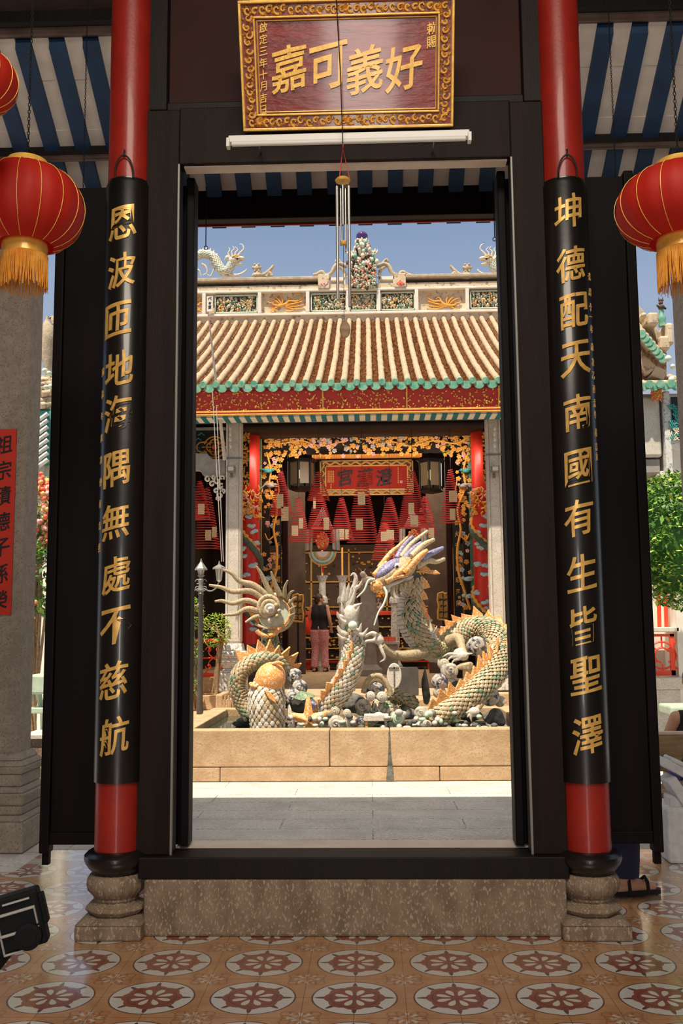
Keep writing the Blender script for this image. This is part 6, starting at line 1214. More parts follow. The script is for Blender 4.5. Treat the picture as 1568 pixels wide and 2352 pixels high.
# side bay interiors: hanging gilt work beyond the columns
for f, lab in ((lambda x: x, 'gilt hanging bracket between left temple column and red column'), (lambda x: 1680-x, 'gilt hanging bracket between right temple column and red column')):
    t = thing('gilt_bracket', lab, 'bracket', P(f(562), 1130, 16.0)); mb = MB(); q = random.Random(5); xx0, xx1 = sorted((P(f(556), 1000, 16.0).x, P(f(572), 1000, 16.0).x))
    MB().box(xx0, 16.0, P(800, 1110, 16).z, xx1, 16.06, P(800, 945, 16).z).build('board', 'ink', t, smooth=0)
    for i in range(110): z = P(800, q.uniform(948, 1112), 16).z; mb.ell((q.uniform(xx0, xx1), 15.98, z), (q.uniform(.01, .03), .015, q.uniform(.01, .03)), 6, 4, mi=q.choice((0, 1, 1)))
    mb.build('gilt_work', ['gold_leaf', 'orange_wall'], t, smooth=60)

# ---- people
def human(loc, H_, face, skin_pose, lab, parts, seat=False):
    """one continuous remeshed body; facing angle in radians (0 = towards +Y)"""
    t = thing('person', lab, 'person', loc); k = H_/1.65; ca, sa_ = cs(face), sn(face)
    def W(x, y, z): return Vector((loc[0]+(x*ca-y*sa_)*k, loc[1]+(x*sa_+y*ca)*k, loc[2]+z*k))
    J = dict(skin_pose); mb = MB()
    def lim(pts, rs_): 
        q = spl([(*p, r_) for p, r_ in zip(pts, rs_)], 4*(len(pts)-1)); mb.tube([W(*a[:3]) for a in q], [a[3]*k for a in q], 12)
        for p, r_ in zip(pts, rs_): mb.ell(W(*p), r_*k, 10, 8)
    hx, hy, hz_ = J.get('head', (0, .02, 1.53)); tw = J.get('turn', 0)
    mb.ell(W(hx, hy, hz_+.01), (.075*k, .088*k, .105*k), 16, 12, rot=Matrix.Rotation(face+tw, 3, 'Z')); fd = (-sn(tw), cs(tw)); mb.ell(W(hx+fd[0]*.03, hy+fd[1]*.03, hz_-.05), (.052*k, .055*k, .055*k), 12, 8)
    mb.tube([W(hx+fd[0]*.08, hy+fd[1]*.08, hz_+.02), W(hx+fd[0]*.108, hy+fd[1]*.108, hz_-.015), W(hx+fd[0]*.08, hy+fd[1]*.08, hz_-.025)], [.008*k, .014*k, .009*k], 6)
    mb.ell(W(hx+fd[0]*.082, hy+fd[1]*.082, hz_-.052), (.022*k, .012*k, .009*k), 8, 6)
    for s_ in (-1, 1): mb.ell(W(hx+fd[1]*s_*.078, hy-fd[0]*s_*.078, hz_), (.012*k, .02*k, .03*k), 8, 6, rot=Matrix.Rotation(face+tw, 3, 'Z'))
    pv = J.get('pelvis', (0, 0, .90)); ch = J.get('chest', (0, 0, 1.22)); 
    lim([(hx*.5+ch[0]*.5, hy*.5+ch[1]*.5, hz_-.16), (hx, hy-.01, hz_-.06)], [.055, .05]); 
    for sx_ in (-.07, .07): lim([(pv[0]+sx_, pv[1], pv[2]), (pv[0]*.5+ch[0]*.5+sx_*.8, pv[1]*.5+ch[1]*.5, (pv[2]+ch[2])/2), (ch[0]+sx_, ch[1], ch[2]), (ch[0]+sx_*.8, ch[1], ch[2]+.10)], [.105, .088, .10, .07])
    for s_ in (-1, 1):
        sh_ = (ch[0]+s_*.165, ch[1], ch[2]+.15); lim([(ch[0]+s_*.05, ch[1], ch[2]+.14), sh_], [.06, .05]); el_, hn = J['armL' if s_ < 0 else 'armR']; lim([sh_, el_, hn], [.048, .038, .026])
        d_ = (Vector(hn)-Vector(el_)).normalized(); h0 = Vector(hn)+d_*.05; mb.ell(W(*h0), (.032*k, .022*k, .045*k), 10, 8); nn_ = Vector((0, 1, 0))
        for j in range(4): b0 = h0+nn_*(.02*(j-1.5)); mb.tube([W(*b0), W(*(b0+d_*(.05+.008*(j in (1, 2))))), W(*(b0+d_*.085+Vector((-s_*.012, .004, 0))))], [.010*k, .009*k, .007*k], 6)
        mb.tube([W(*(h0+nn_*.03-d_*.02)), W(*(h0+nn_*.05+d_*.015)), W(*(h0+nn_*.05+d_*.04))], [.011*k, .010*k, .008*k], 6)
        kn, an = J['legL' if s_ < 0 else 'legR']; hp_ = (pv[0]+s_*.085, pv[1], pv[2]-.04); lim([hp_, kn, an], [.085, .056, .037]); fa = J.get('foot', 0); tx, ty = -sn(fa), cs(fa)
        q0 = Vector(an)+Vector((-tx*.04, -ty*.04, -.045)); q1 = Vector(an)+Vector((tx*.16, ty*.16, -.055)); lim([tuple(q0), tuple((q0+q1)/2+Vector((0, 0, .01))), tuple(q1)], [.036, .036, .026])
    ob = mb.build('body', 'skin', t, smooth=80); md = ob.modifiers.new('r', 'REMESH'); md.mode = 'VOXEL'; md.voxel_size = .009; md.use_smooth_shade = True
    def cloth(nm, mt, segs, vox=.012):
        mb = MB()
        for pts, rs_ in segs:
            q = spl([(*p, r_) for p, r_ in zip(pts, rs_)], 5*(len(pts)-1)); mb.tube([W(*a[:3]) for a in q], [a[3]*k for a in q], 14)
        ob = mb.build(nm, mt, t, smooth=80); md = ob.modifiers.new('r', 'REMESH'); md.mode = 'VOXEL'; md.voxel_size = vox; md.use_smooth_shade = True
    S_ = lambda s: (pv[0]+s*.085, pv[1], pv[2]-.02)
    top = [([(pv[0]+sx_, pv[1], pv[2]+.0), (pv[0]*.5+ch[0]*.5+sx_*.8, pv[1]*.5+ch[1]*.5, (pv[2]+ch[2])/2), (ch[0]+sx_, ch[1], ch[2]), (ch[0]+sx_*.9, ch[1], ch[2]+.13), (ch[0]+sx_*.6, ch[1], ch[2]+.19)], [.122, .104, .118, .085, .05]) for sx_ in (-.07, .07)]+[([(ch[0]-.155, ch[1], ch[2]+.14), (ch[0]+.155, ch[1], ch[2]+.14)], [.066, .066])]
    if 'top' in parts: cloth('top', parts['top'], top+([([(ch[0]+s_*.15, ch[1], ch[2]+.14), tuple(Vector((ch[0]+s_*.165, ch[1], ch[2]+.15)).lerp(Vector(J['armL' if s_ < 0 else 'armR'][0]), .5))], [.066, .062]) for s_ in (-1, 1)] if parts.get('sleeve') else []))
    L_ = parts.get('leglen', 1.0); legs = []
    for s_ in (-1, 1):
        kn, an = J['legL' if s_ < 0 else 'legR']; e_ = Vector(kn).lerp(Vector(an), L_-.02 if L_ <= 1 else 1); legs.append(([S_(s_), tuple(Vector(S_(s_)).lerp(Vector(kn), .5)), kn]+([tuple(e_)] if L_ > 0.05 else []), [.125, .112, .088]+([.082] if L_ > 0.05 else [])))
    if 'trousers' in parts: cloth('trousers', parts['trousers'], legs+[([(pv[0]-.06, pv[1], pv[2]+.04), (pv[0]+.06, pv[1], pv[2]+.0)], [.105, .105])])
    if 'hair' in parts:
        rot = Matrix.Rotation(face+tw, 3, 'Z'); mb = MB(); mb.ell(W(hx-fd[0]*.018, hy-fd[1]*.018, hz_+.030), (.086*k, .094*k, .104*k), 16, 12, rot=rot).ell(W(hx-fd[0]*.06, hy-fd[1]*.06, hz_-.03), (.066*k, .05*k, .07*k), 12, 8, rot=rot)
        if parts.get('bun'): mb.ell(W(hx-fd[0]*.12, hy-fd[1]*.12, hz_+.06), .04*k, 10, 8)
        mb.build('hair', parts['hair'], t, smooth=80)
    for s_ in (-1, 1):
        kn, an = J['legL' if s_ < 0 else 'legR']; fa = J.get('foot', 0); tx, ty = -sn(fa), cs(fa); q0 = Vector(an)+Vector((-tx*.06, -ty*.06, -.083)); q1 = Vector(an)+Vector((tx*.19, ty*.19, -.083)); sx_ = Vector((ty, -tx, 0))*.042
        mb = MB(); o_ = [q0-sx_*.8, q0+sx_*.8, (q0+q1)/2+sx_, q1+sx_*.9, q1+Vector((tx*.02, ty*.02, 0)), q1-sx_*.9, (q0+q1)/2-sx_]; n = len(o_); mb.add([W(*p) for p in o_]+[W(*(p+Vector((0, 0, .022)))) for p in o_], [tuple(range(n-1, -1, -1)), tuple(range(n, 2*n))]+[(i, (i+1) % n, (i+1) % n+n, i+n) for i in range(n)])
        for f_ in (.30, .72): c_ = q0.lerp(q1, f_); mb.tube([W(*(c_-sx_+Vector((0, 0, .01)))), W(*(c_-sx_*.7+Vector((0, 0, .06+.02*(1-f_))))), W(*(c_+Vector((0, 0, .078+.02*(1-f_))))), W(*(c_+sx_*.7+Vector((0, 0, .06+.02*(1-f_))))), W(*(c_+sx_+Vector((0, 0, .01))))], .010*k, 6)
        mb.build('sandal', parts.get('shoe', 'cloth_black'), t, smooth=0)
    return t, W
pw = PZ(734, 1543, .5); st_ = dict(armL=((-.22, -.02, 1.10), (-.20, .04, .86)), armR=((.23, -.03, 1.10), (.25, .06, .86)), legL=((-.09, .02, .48), (-.11, -.02, .09)), legR=((.10, .03, .48), (.12, .0, .09)), turn=-1.1)
wm, W = human((pw.x, pw.y, .5), (1543-1367)*pw.y/F*1.0, -.15, st_, 'person in a black sleeveless top and pink patterned trousers seen from behind, looking right', dict(top='cloth_black', trousers='cloth_pink', leglen=1.0, hair='hair_dark', bun=True))
MB().ell(W(-.24, .02, .98), (.12, .10, .20), 16, 12).tube([W(-.16, -.02, 1.40), W(-.2, -.12, 1.2), W(-.22, -.02, 1.05)], .012, 6).build('red_bag', 'cloth_red', wm, smooth=60)
MB().box(W(.26, .08, .76).x-.04, W(.26, .08, .76).y-.05, W(0, 0, .72).z, W(.26, .08, .76).x+.05, W(.26, .08, .76).y+.05, W(0, 0, .82).z).build('held_camera', 'plastic_black', wm, smooth=0, bevel=.01)
pw = P(830, 1530, 19.3); human((pw.x, 19.3, .5), 1.62, .1, dict(armL=((-.22, -.02, 1.10), (-.24, .06, .88)), armR=((.22, -.02, 1.10), (.2, .1, .88)), legL=((-.09, .02, .48), (-.10, 0, .09)), legR=((.10, .02, .48), (.10, .0, .09))), 'person in a white top and orange trousers, partly hidden by the small dragon', dict(top='cloth_white', sleeve=True, trousers='cloth_orange', leglen=1, hair='hair_dark'))
# person behind the right door leaf, only a foot shows
pf = PZ(1436, 2048, 0); human((pf.x-.05, pf.y+.02, 0), 1.68, -1.35, dict(armL=((-.24, .0, 1.10), (-.22, .08, .86)), armR=((.24, 0, 1.10), (.22, .08, .86)), legL=((-.09, .02, .48), (-.10, 0, .09)), legR=((.10, .02, .48), (.10, .0, .09))), 'person in dark clothes and sandals standing behind the right door leaf, one foot showing', dict(top='cloth_navy', sleeve=True, trousers='cloth_navy', leglen=1, hair='hair_dark'))
# ================================================================== courtyard furniture, plants and side buildings
yl = 13.1; lp_ = thing('garden_lamp_post', 'dark garden lamp post with grey lantern heads standing left of the fountain', 'lamp post', (P(460, 1500, yl).x, yl, .3)); xl_ = P(460, 1500, yl).x; kk = yl/F
def lz(y): return P(460, y, yl).z
MB().lathe([(7.5*kk, .3), (8*kk, .36), (6.2*kk, .42), (6.0*kk, lz(1500)), (5.6*kk, lz(1368)), (7.5*kk, lz(1364)), (5*kk, lz(1360))], (xl_, yl, 0), 20).build('post', 'lamp_post_paint', lp_)
MB().lathe([(5*kk, lz(1362)), (8*kk, lz(1356)), (6*kk, lz(1350)), (5*kk, lz(1340)), (7*kk, lz(1332)), (4*kk, lz(1326)), (9*kk, lz(1322)), (4*kk, lz(1320))], (xl_, yl, 0), 16).build('capital', 'lamp_grey', lp_)
mb = MB()
for s_ in (-1, 1):
    for cy_ in (1352, 1336): 
        pts = [Vector((xl_+s_*(8+5*cs(a))*kk, yl, lz(cy_)+5*kk*sn(a))) for a in [i*.5 for i in range(11)]]; mb.tube(pts, 1.3*kk, 6)
pts = spl([(xl_+6*kk, yl, lz(1352)), (xl_+22*kk, yl, lz(1358)), (xl_+36*kk, yl, lz(1350)), (xl_+42*kk, yl, lz(1336))], 14); mb.tube([Vector(a) for a in pts], 1.6*kk, 8)
pts = spl([(xl_-6*kk, yl, lz(1352)), (xl_-22*kk, yl, lz(1358)), (xl_-36*kk, yl, lz(1350)), (xl_-42*kk, yl, lz(1336))], 14); mb.tube([Vector(a) for a in pts], 1.6*kk, 8)
mb.build('scroll_arms', 'lamp_grey', lp_, smooth=60)
for cx_, yb2, yt2, yr_, s_ in ((xl_, 1322, 1308, 1288, 1.0), (xl_+42*kk, 1334, 1306, 1294, 1.05), (xl_-42*kk, 1334, 1306, 1294, 1.05)):
    MB().lathe([(2*kk, lz(yb2)-.02), (5*kk*s_, lz(yb2)), (8.5*kk*s_, lz(yt2))], (cx_, yl, 0), 6).build('lamp_glass', 'lamp_glass', lp_, smooth=0)
    MB().lathe([(15*kk*s_, lz(yt2)-.01), (14*kk*s_, lz(yt2)+.012), (8*kk, lz((yt2+yr_)/2)), (3*kk, lz(yr_+3)), (1*kk, lz(yr_)+.03)], (cx_, yl, 0), 6).build('lamp_roof', 'lamp_grey', lp_, smooth=0)
    mb = MB()
    for j in range(6): a = j*PI/3; mb.tube([(cx_+8.5*kk*s_*cs(a), yl+8.5*kk*s_*sn(a), lz(yt2)), (cx_+5*kk*s_*cs(a), yl+5*kk*s_*sn(a), lz(yb2))], 1.0*kk, 5)
    mb.build('lamp_frame', 'lamp_grey', lp_)
# slender bamboo pole and wires in front of the left column
a, b_ = P(478, 718, 13.25), P(516, 1056, 14.1); fp = thing('bamboo_pole', 'slender pale pole with a red tip leaning beside the left temple column', 'pole', b_); MB().tube([a.lerp(b_, .12), b_], [.012, .030], 8).build('pole', 'stone_pale', fp); MB().tube([a, a.lerp(b_, .12)], [.008, .012], 8).build('red_tip', 'pink_paint', fp)
for x0_, x1_, y0_, y1_, lab in ((488, 509, 900, 1290, 'thin left wire running down beside the bamboo pole'), (497, 513, 930, 1290, 'thin right wire running down beside the bamboo pole')): tag(MB().tube([P(x0_, y0_, 13.4), P(x1_, y1_, 13.9)], .006, 5).build('wire', 'plaster_white'), lab, 'wire')
# red iron fence, wall, plants at the left
Yf = 14.3
def red_fence(fx, lab, Y_=Yf, x0_=300, x1_=517):
    t = thing('iron_fence', lab, 'fence', P(fx(480), 1556, Y_)); k_ = Y_/F; a, b_ = P(fx(x0_), 1556, Y_), P(fx(x1_), 1468, Y_); x0_, x1_ = min(a.x, b_.x), max(a.x, b_.x)
    MB().box(x0_, Y_, a.z, x1_, Y_+.05, a.z+.06).box(x0_, Y_, b_.z-.04, x1_, Y_+.05, b_.z+.01).box(b_.x-.04, Y_, a.z, b_.x+.04, Y_+.05, b_.z).build('rails', 'red_iron', t, smooth=0)
    mb = MB(); zm = (a.z+b_.z)/2; H2 = (b_.z-a.z)/2-.06; n = int((x1_-x0_)/.32)
    mb.tube([(x0_, Y_+.02, zm), (x1_, Y_+.02, zm)], .012, 6)
    for i in range(n):
        cx_ = x0_+(i+.5)*(x1_-x0_)/n
        for s_ in (-1, 1):
            for v_ in (-1, 1):
                pts = [(cx_+s_*(.13*t_+.03*sn(t_*6)), Y_+.02, zm+v_*(H2*t_)) for t_ in [j/10 for j in range(11)]]; mb.tube(pts, .009, 5)
                pts = [(cx_+s_*(.07+(.05-.0035*j)*cs(j*.55)), Y_+.02, zm+v_*(H2*.55+(.05-.0035*j)*sn(j*.55))) for j in range(12)]; mb.tube(pts, .008, 5)
    mb.build('scrollwork', 'red_iron', t, smooth=60)
    MB().box(x0_, Y_-.05, .5, x1_, Y_+.12, a.z).build('dwarf_wall', 'stone_warm', t, smooth=0, bevel=.01)
red_fence(lambda x: x, 'red scrolled iron fence behind the lamp post'); red_fence(lambda x: 1676-x, 'red scrolled iron fence in the right side bay')
tag(MB().box(P(300, 0, 13.9).x, 13.7, .3, P(452, 1600, 13.7).x, 13.74, .62).build('tiled_riser', 'orange_wall', smooth=0), 'orange tiled riser below the red fence at the far left', 'riser')
a, b_ = P(497, 1630, 13.0), P(528, 1600, 13.0); stp = thing('stair_cheek', 'carved stone cheek block of the terrace steps left of the fountain', 'step', P(512, 1626, 13.0))
MB().box(a.x, 12.9, .3, b_.x-.08, 13.6, P(500, 1594, 13.0).z).build('block', 'stone_warm', stp, smooth=0, bevel=.02)
mb = MB()
for i in range(5): mb.box(b_.x-.08+i*.022, 12.88, .3, b_.x-.062+i*.022, 12.96, P(500, 1606-(i % 2)*9, 13.0).z)
mb.box(b_.x-.08, 12.92, .3, b_.x+.05, 13.5, P(500, 1608, 13).z); mb.build('carved_front', 'stone_warm', stp, smooth=0)
for k in range(2): tag(MB().box(b_.x+.08, 12.62+.45*k, .3, b_.x+3.0, (13.06, 13.74)[k], .3+.09*(k+1)).build('stone_step', 'stone_warm', smooth=0, bevel=.012), ('lower', 'upper')[k]+' stone step leading up to the rear hall behind the fountain', 'step')
def leaves(parent, nm, c, rad, n, mats, size, seed, shape=None):
    q = random.Random(seed); mb = MB(); c = Vector(c)
    for i in range(n):
        while True:
            d_ = Vector((q.uniform(-1, 1), q.uniform(-1, 1), q.uniform(-1, 1)))
            if .35 < d_.length < 1: break
        d_ = d_.normalized()*(d_.length**.5); p = c+Vector((d_.x*rad[0], d_.y*rad[1], d_.z*rad[2]))
        u_ = Vector((q.uniform(-1, 1), q.uniform(-1, 1), q.uniform(-.8, .3))).normalized(); v_ = u_.cross(Vector((q.uniform(-.4, .4), q.uniform(-.4, .4), 1))).normalized(); s_ = size*q.uniform(.6, 1.3); w_ = Vector((0, 0, s_*.15))
        mb.add([p-u_*s_, p-u_*s_*.1+v_*s_*.42-w_, p+u_*s_-w_, p-u_*s_*.1-v_*s_*.42-w_, p+w_*.3], [(0, 1, 4), (1, 2, 4), (2, 3, 4), (3, 0, 4)], q.randrange(len(mats)))
    return mb.build(nm, mats, parent, smooth=0)
def bush(nm, lab, c, rad, n, mats, size, seed, zg, flowers=None, pot=None):
    t = thing(nm, lab, 'plant', (c[0], c[1], zg)); leaves(t, 'foliage', c, rad, n, mats, size, seed); q = random.Random(seed); mb = MB()
    for k in range(5): mb.tube([(c[0]+q.uniform(-.04, .04), c[1]+q.uniform(-.04, .04), zg+.02), (c[0]+q.uniform(-.5, .5)*rad[0], c[1]+q.uniform(-.5, .5)*rad[1], c[2]-rad[2]*.2), (c[0]+q.uniform(-.9, .9)*rad[0], c[1], c[2]+rad[2]*.5)], [.02, .014, .005], 6)
    mb.build('stems', 'table_wood', t)
    if flowers:
        mb = MB()
        for i in range(flowers[1]):
            d_ = Vector((q.uniform(-1, 1), -q.uniform(.3, 1), q.uniform(-1, 1))).normalized(); p = Vector(c)+Vector((d_.x*rad[0], d_.y*rad[1], d_.z*rad[2]*1.02))
            for j in range(4): mb.ell(p+Vector((q.uniform(-1, 1), q.uniform(-1, 1), q.uniform(-1, 1)))*flowers[2], flowers[2]*.6, 6, 4, mi=q.randrange(len(flowers[0])))
        mb.build('flowers', flowers[0], t, smooth=60)
    if pot: MB().lathe([(pot*.7, 0), (pot, .25), (pot*1.1, .27), (pot*.9, .27), (pot*.8, .2)], (c[0], c[1], zg), 18).build('pot', 'shell_cream', t)
c = P(495, 1448, 13.9); bush('bonsai_shrub', 'yellow green shrub spilling over the red fence right of the lamp post', c, (.24, .2, .26), 520, ['leaf_yellow', 'leaf_yellow', 'leaf_green'], .028, 1, .5)
c = P(443, 1408, 14.0); bush('flowering_shrub', 'green shrub with a pink flower at the left edge of the opening', c, (.18, .2, .24), 360, ['leaf_green', 'leaf_yellow'], .03, 2, .5, (['pink_paint'], 4, .03))
c = P(446, 1500, 13.8); bush('potted_plant', 'low leafy plant growing through the red fence at the left', c, (.12, .15, .22), 200, ['leaf_green', 'leaf_dark'], .035, 3, .5)
c = P(445, 1575, 13.6); bush('potted_plant', 'small potted plant in front of the orange riser at the far left', c, (.1, .1, .12), 120, ['leaf_green', 'leaf_dark'], .03, 4, .3)

# ---- right gallery seen past the right door leaf
Yr = 12.0; kr = Yr/F
def pr_(x, y, dy=0): return P(x, y, Yr+dy)
gal = thing('right_gallery', 'right side gallery with a stepped tiled gable, green drip tiles and a dark painted panel', 'building', (pr_(1520, 1500).x+.8, Yr+1, .0))
x0_ = pr_(1440, 1000).x; xm = pr_(1524, 1000).x; x9 = pr_(1700, 1000).x
MB().box(x0_, Yr+.3, 0, x9, Yr+.5, pr_(1500, 905, .3).z).build('wall', 'plaster_white', gal, smooth=0)
MB().box(x0_-.1, Yr-.1, P(1500, 1052, Yr).z, xm-.06, Yr+.3, P(1500, 915, Yr).z).build('stone_fascia', 'stone_pale', gal, smooth=0, bevel=.03)
MB().box(x0_-.1, Yr-.05, P(1500, 1088, Yr).z, xm-.08, Yr+.3, P(1500, 1056, Yr).z).build('stone_beam', 'stone_grey', gal, smooth=0, bevel=.01)
MB().box(xm-.03, Yr-.15, .5, xm+.05, Yr+.3, P(1500, 905, Yr).z).build('corner_strip', 'white_stone', gal, smooth=0, bevel=.01)
a, b_ = pr_(1533, 1020), pr_(1590, 918); MB().box(a.x-.03, Yr-.14, a.z-.03, b_.x, Yr+.3, b_.z+.03).build('panel_frame', 'white_stone', gal, smooth=0, bevel=.008); MB().box(a.x+.02, Yr-.16, a.z+.02, b_.x, Yr-.13, b_.z).build('painted_panel', 'ink', gal, smooth=0)
mb = MB(); q = random.Random(14)
for i in range(9):
    p = pr_(1545+q.uniform(-6, 12), 940+i*9, -.17); 
    for k in range(4): a2 = .4+k*.6; mb.tube([p, p+Vector((cs(a2)*.05, -.005, sn(a2)*.05)), p+Vector((cs(a2-.5)*.10, 0, sn(a2-.5)*.07))], [.006, .012, .003], 5, mi=0 if i < 6 else q.choice((0, 1)))
mb.build('panel_painting', ['teal_paint', 'cream'], gal, smooth=60)
relief(gal, 'cloud_bracket', 1484, 1512, 1090, 1120, Yr, 50, ['rear_white', 'stone_pale'], 5, sz=(.02, .035))
relief(gal, 'gilt_bracket', 1476, 1515, 900, 932, Yr-.12, 120, ['orange_wall', 'gold_leaf', 'petal_red'], 6, sz=(.012, .03))
# eave with two sizes of tile, rising to the right rear
def tier(parent, x0p, x1p, yl_, yr2, Y0, Y1, rise, n, nm):
    a, b_ = P(x0p, yl_, Y0), P(x1p, yr2, Y0); mb = MB(); mc = MB(); md_ = MB()
    for i in range(n+1):
        p = a.lerp(b_, i/n); mb.tube([p, p+Vector((0, (Y1-Y0)*.5, rise*.42)), p+Vector((0, Y1-Y0, rise))], .045, 8); mc.tube([p+Vector((0, -.03, -.004)), p+Vector((0, .05, 0))], .050, 12)
        if i < n:
            p2 = a.lerp(b_, (i+1)/n); dx = (p2.x-p.x); o_ = [(.02, .02)]+[(dx/2-dx*.42*cs(t), -.03-.05*sn(t)) for t in [PI*k/6 for k in range(7)]]+[(dx-.02, .02)]; md_.prism(o_, p, (1, 0, (p2.z-p.z)/max(dx, .01)), (0, 0, 1), (0, .02, 0))
    o_ = Vector((0, .01, -.03)); mb.add([a+o_, b_+o_, b_+o_+Vector((0, Y1-Y0, rise)), a+o_+Vector((0, Y1-Y0, rise))], [(0, 1, 2, 3)])
    mb.build(nm, 'tile_tube', parent, smooth=50); mc.build('eave_caps', 'glaze_green', parent); md_.build('drip_tiles', 'glaze_green', parent, smooth=0)
tier(gal, 1440, 1640, 884, 880, Yr-.3, Yr+1.0, .42, 8, 'lower_roof_tiles')
# stepped verge descending to the right, built as a raking parapet
def rake(parent, pts, Y_, dep, th, mt, nm):
    for (x0p, y0p), (x1p, y1p) in zip(pts, pts[1:]):
        a, b_ = P(x0p, y0p, Y_), P(x1p, y1p, Y_); d_ = (b_-a).normalized(); nrm = Vector((-d_.z, 0, d_.x)); MB().obox((a+b_)/2+Vector((0, dep/2, 0)), (b_-a)/2, Vector((0, dep/2, 0)), nrm*th).build(nm, mt, parent, smooth=0, bevel=.015)
rake(gal, [(1430, 668), (1490, 742), (1524, 790)], Yr+.4, .3, .05, 'ridge_carving', 'verge_coping'); rake(gal, [(1440, 714), (1500, 796), (1530, 800)], Yr+.2, .2, .045, 'plaster', 'verge_band')
rake(gal, [(1430, 690), (1500, 770), (1530, 800)], Yr+.5, .5, .10, 'ridge_carving', 'gable_parapet')
rake(gal, [(1440, 790), (1500, 850), (1528, 862)], Yr+.3, .2, .07, 'plaster', 'lower_verge')
MB().add([P(1430, 700, Yr+.6), P(1530, 810, Yr+.6), P(1530, 890, Yr+.6), P(1430, 890, Yr+.6)], [(0, 1, 2, 3)]).build('gable_infill', 'tile_pan', gal, smooth=0)
for i in range(7): p = P(1474+i*8.0, 768+i*9.5, Yr); MB().tube([p, p+Vector((.10, .35, .16))], .05, 10).build('verge_tile', 'tile_tube', gal, smooth=50); MB().tube([p+Vector((-.012, -.03, 0)), p+Vector((.0, .02, .0))], .054, 10).build('verge_tile_cap', 'glaze_green', gal)
for (x, y, r_) in ((1534, 824, 8), (1542, 872, 8), (1544, 842, 6)): MB().ell(P(x, y, Yr-.3), (r_*kr, .04, r_*kr), 14, 8).build('round_cap', 'pale_green', gal, smooth=60)
for i, (x0p, x1p, y0p, y1p) in enumerate(((1490, 1512, 745, 716), (1516, 1538, 802, 770), (1474, 1486, 728, 716), (1532, 1546, 790, 740))): a, b_ = P(x0p, y0p, Yr+.1), P(x1p, y1p, Yr+.1); MB().box(a.x, Yr+.1, a.z, b_.x, Yr+.5, b_.z).build('gable_block', 'plaster', gal, smooth=0, bevel=.03)
fg = thing('gable_figurine', 'small green robed ceramic figure standing on the right gallery gable', 'figurine', P(1520, 750, Yr+.2)); kf = (Yr+.2)/F
def fz(y): return P(1518, y, Yr+.2).z
fx_ = P(1518, 700, Yr+.2).x
mb = MB(); mb.lathe([(9*kf, fz(750)), (8*kf, fz(738)), (10*kf, fz(730)), (5*kf, fz(724)), (6*kf, fz(716)), (4*kf, fz(708))], (fx_, Yr+.2, 0), 12); mb.build('robe', 'glaze_green', fg, smooth=60)
mb = MB(); mb.ell((fx_, Yr+.2, fz(706)), (7*kf, .06, 7*kf), 12, 8).tube([(fx_-5*kf, Yr+.2, fz(706)), (fx_-13*kf, Yr+.15, fz(704))], [.018, .012], 6).tube([(fx_+5*kf, Yr+.2, fz(706)), (fx_+11*kf, Yr+.2, fz(710))], [.02, .012], 6).ell((fx_-1*kf, Yr+.2, fz(696)), .03, 10, 8).tube([(fx_-5*kf, Yr+.2, fz(690)), (fx_-5*kf, Yr+.2, fz(682))], [.012, .002], 6).tube([(fx_+4*kf, Yr+.2, fz(690)), (fx_+4*kf, Yr+.2, fz(682))], [.012, .002], 6).ell((fx_, Yr+.2, fz(690)), (.035, .03, .02), 10, 6); mb.build('figure', 'carving_dark', fg, smooth=60)
# trimmed tree, red columns, fretwork
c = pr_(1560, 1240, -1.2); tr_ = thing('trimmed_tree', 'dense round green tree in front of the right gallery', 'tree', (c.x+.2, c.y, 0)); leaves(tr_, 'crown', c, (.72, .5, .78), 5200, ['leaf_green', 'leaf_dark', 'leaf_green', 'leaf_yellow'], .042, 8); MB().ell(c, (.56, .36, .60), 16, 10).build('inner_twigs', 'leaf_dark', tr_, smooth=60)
MB().tube([(c.x+.2, c.y, 0), (c.x+.18, c.y, .9), (c.x+.1, c.y, c.z)], [.07, .055, .04], 10).build('trunk', 'table_wood', tr_)
gz0 = P(1520, 1442, Yr).z
for i, xp in enumerate((1514, 1530)): tag(MB().tube([P(xp, 1442, Yr-.05), P(xp-3, 1330, Yr-.05)], 4.5*kr, 12).build('red_baluster', 'red_iron'), ('left', 'right')[i]+' red turned post under the right tree', 'post')
a, b_ = P(1440, 1452, Yr), P(1545, 1440, Yr); tag(MB().box(a.x, Yr-.25, a.z, b_.x, Yr+.2, b_.z).build('stone_ledge', 'stone_pale', smooth=0, bevel=.01), 'pale stone ledge between the red posts and the red fretwork', 'ledge')
fw_ = thing('fretwork_screen', 'red fretwork screen set in stone past the right door leaf', 'screen', P(1510, 1550, Yr-.2)); a, b_ = P(1440, 1552, Yr-.2), P(1546, 1456, Yr-.2); mb = MB()
for x0b, z0b, x1b_, z1b in ((a.x, a.z, b_.x, a.z+.06), (a.x, b_.z-.03, b_.x, b_.z), (b_.x-.05, a.z, b_.x, b_.z), (a.x, a.z, a.x+.05, b_.z)): mb.box(x0b, Yr-.22, z0b, x1b_, Yr-.17, z1b)
mb.build('frame', 'red_iron', fw_, smooth=0); mb = MB(); cc = P(1520, 1505, Yr-.2)
for rr_, a0, a1 in ((.16, 0, 6.28), (.09, .5, 4.5)): mb.tube([cc+Vector((rr_*cs(a0+(a1-a0)*i/24), 0, rr_*sn(a0+(a1-a0)*i/24))) for i in range(25)], .012, 6)
for a2 in range(8): mb.tube([cc+Vector((cs(a2*.785)*.10, 0, sn(a2*.785)*.10)), cc+Vector((cs(a2*.785)*.26, 0, sn(a2*.785)*.24))], .011, 6)
mb.build('scrollwork', 'red_iron', fw_, smooth=60)
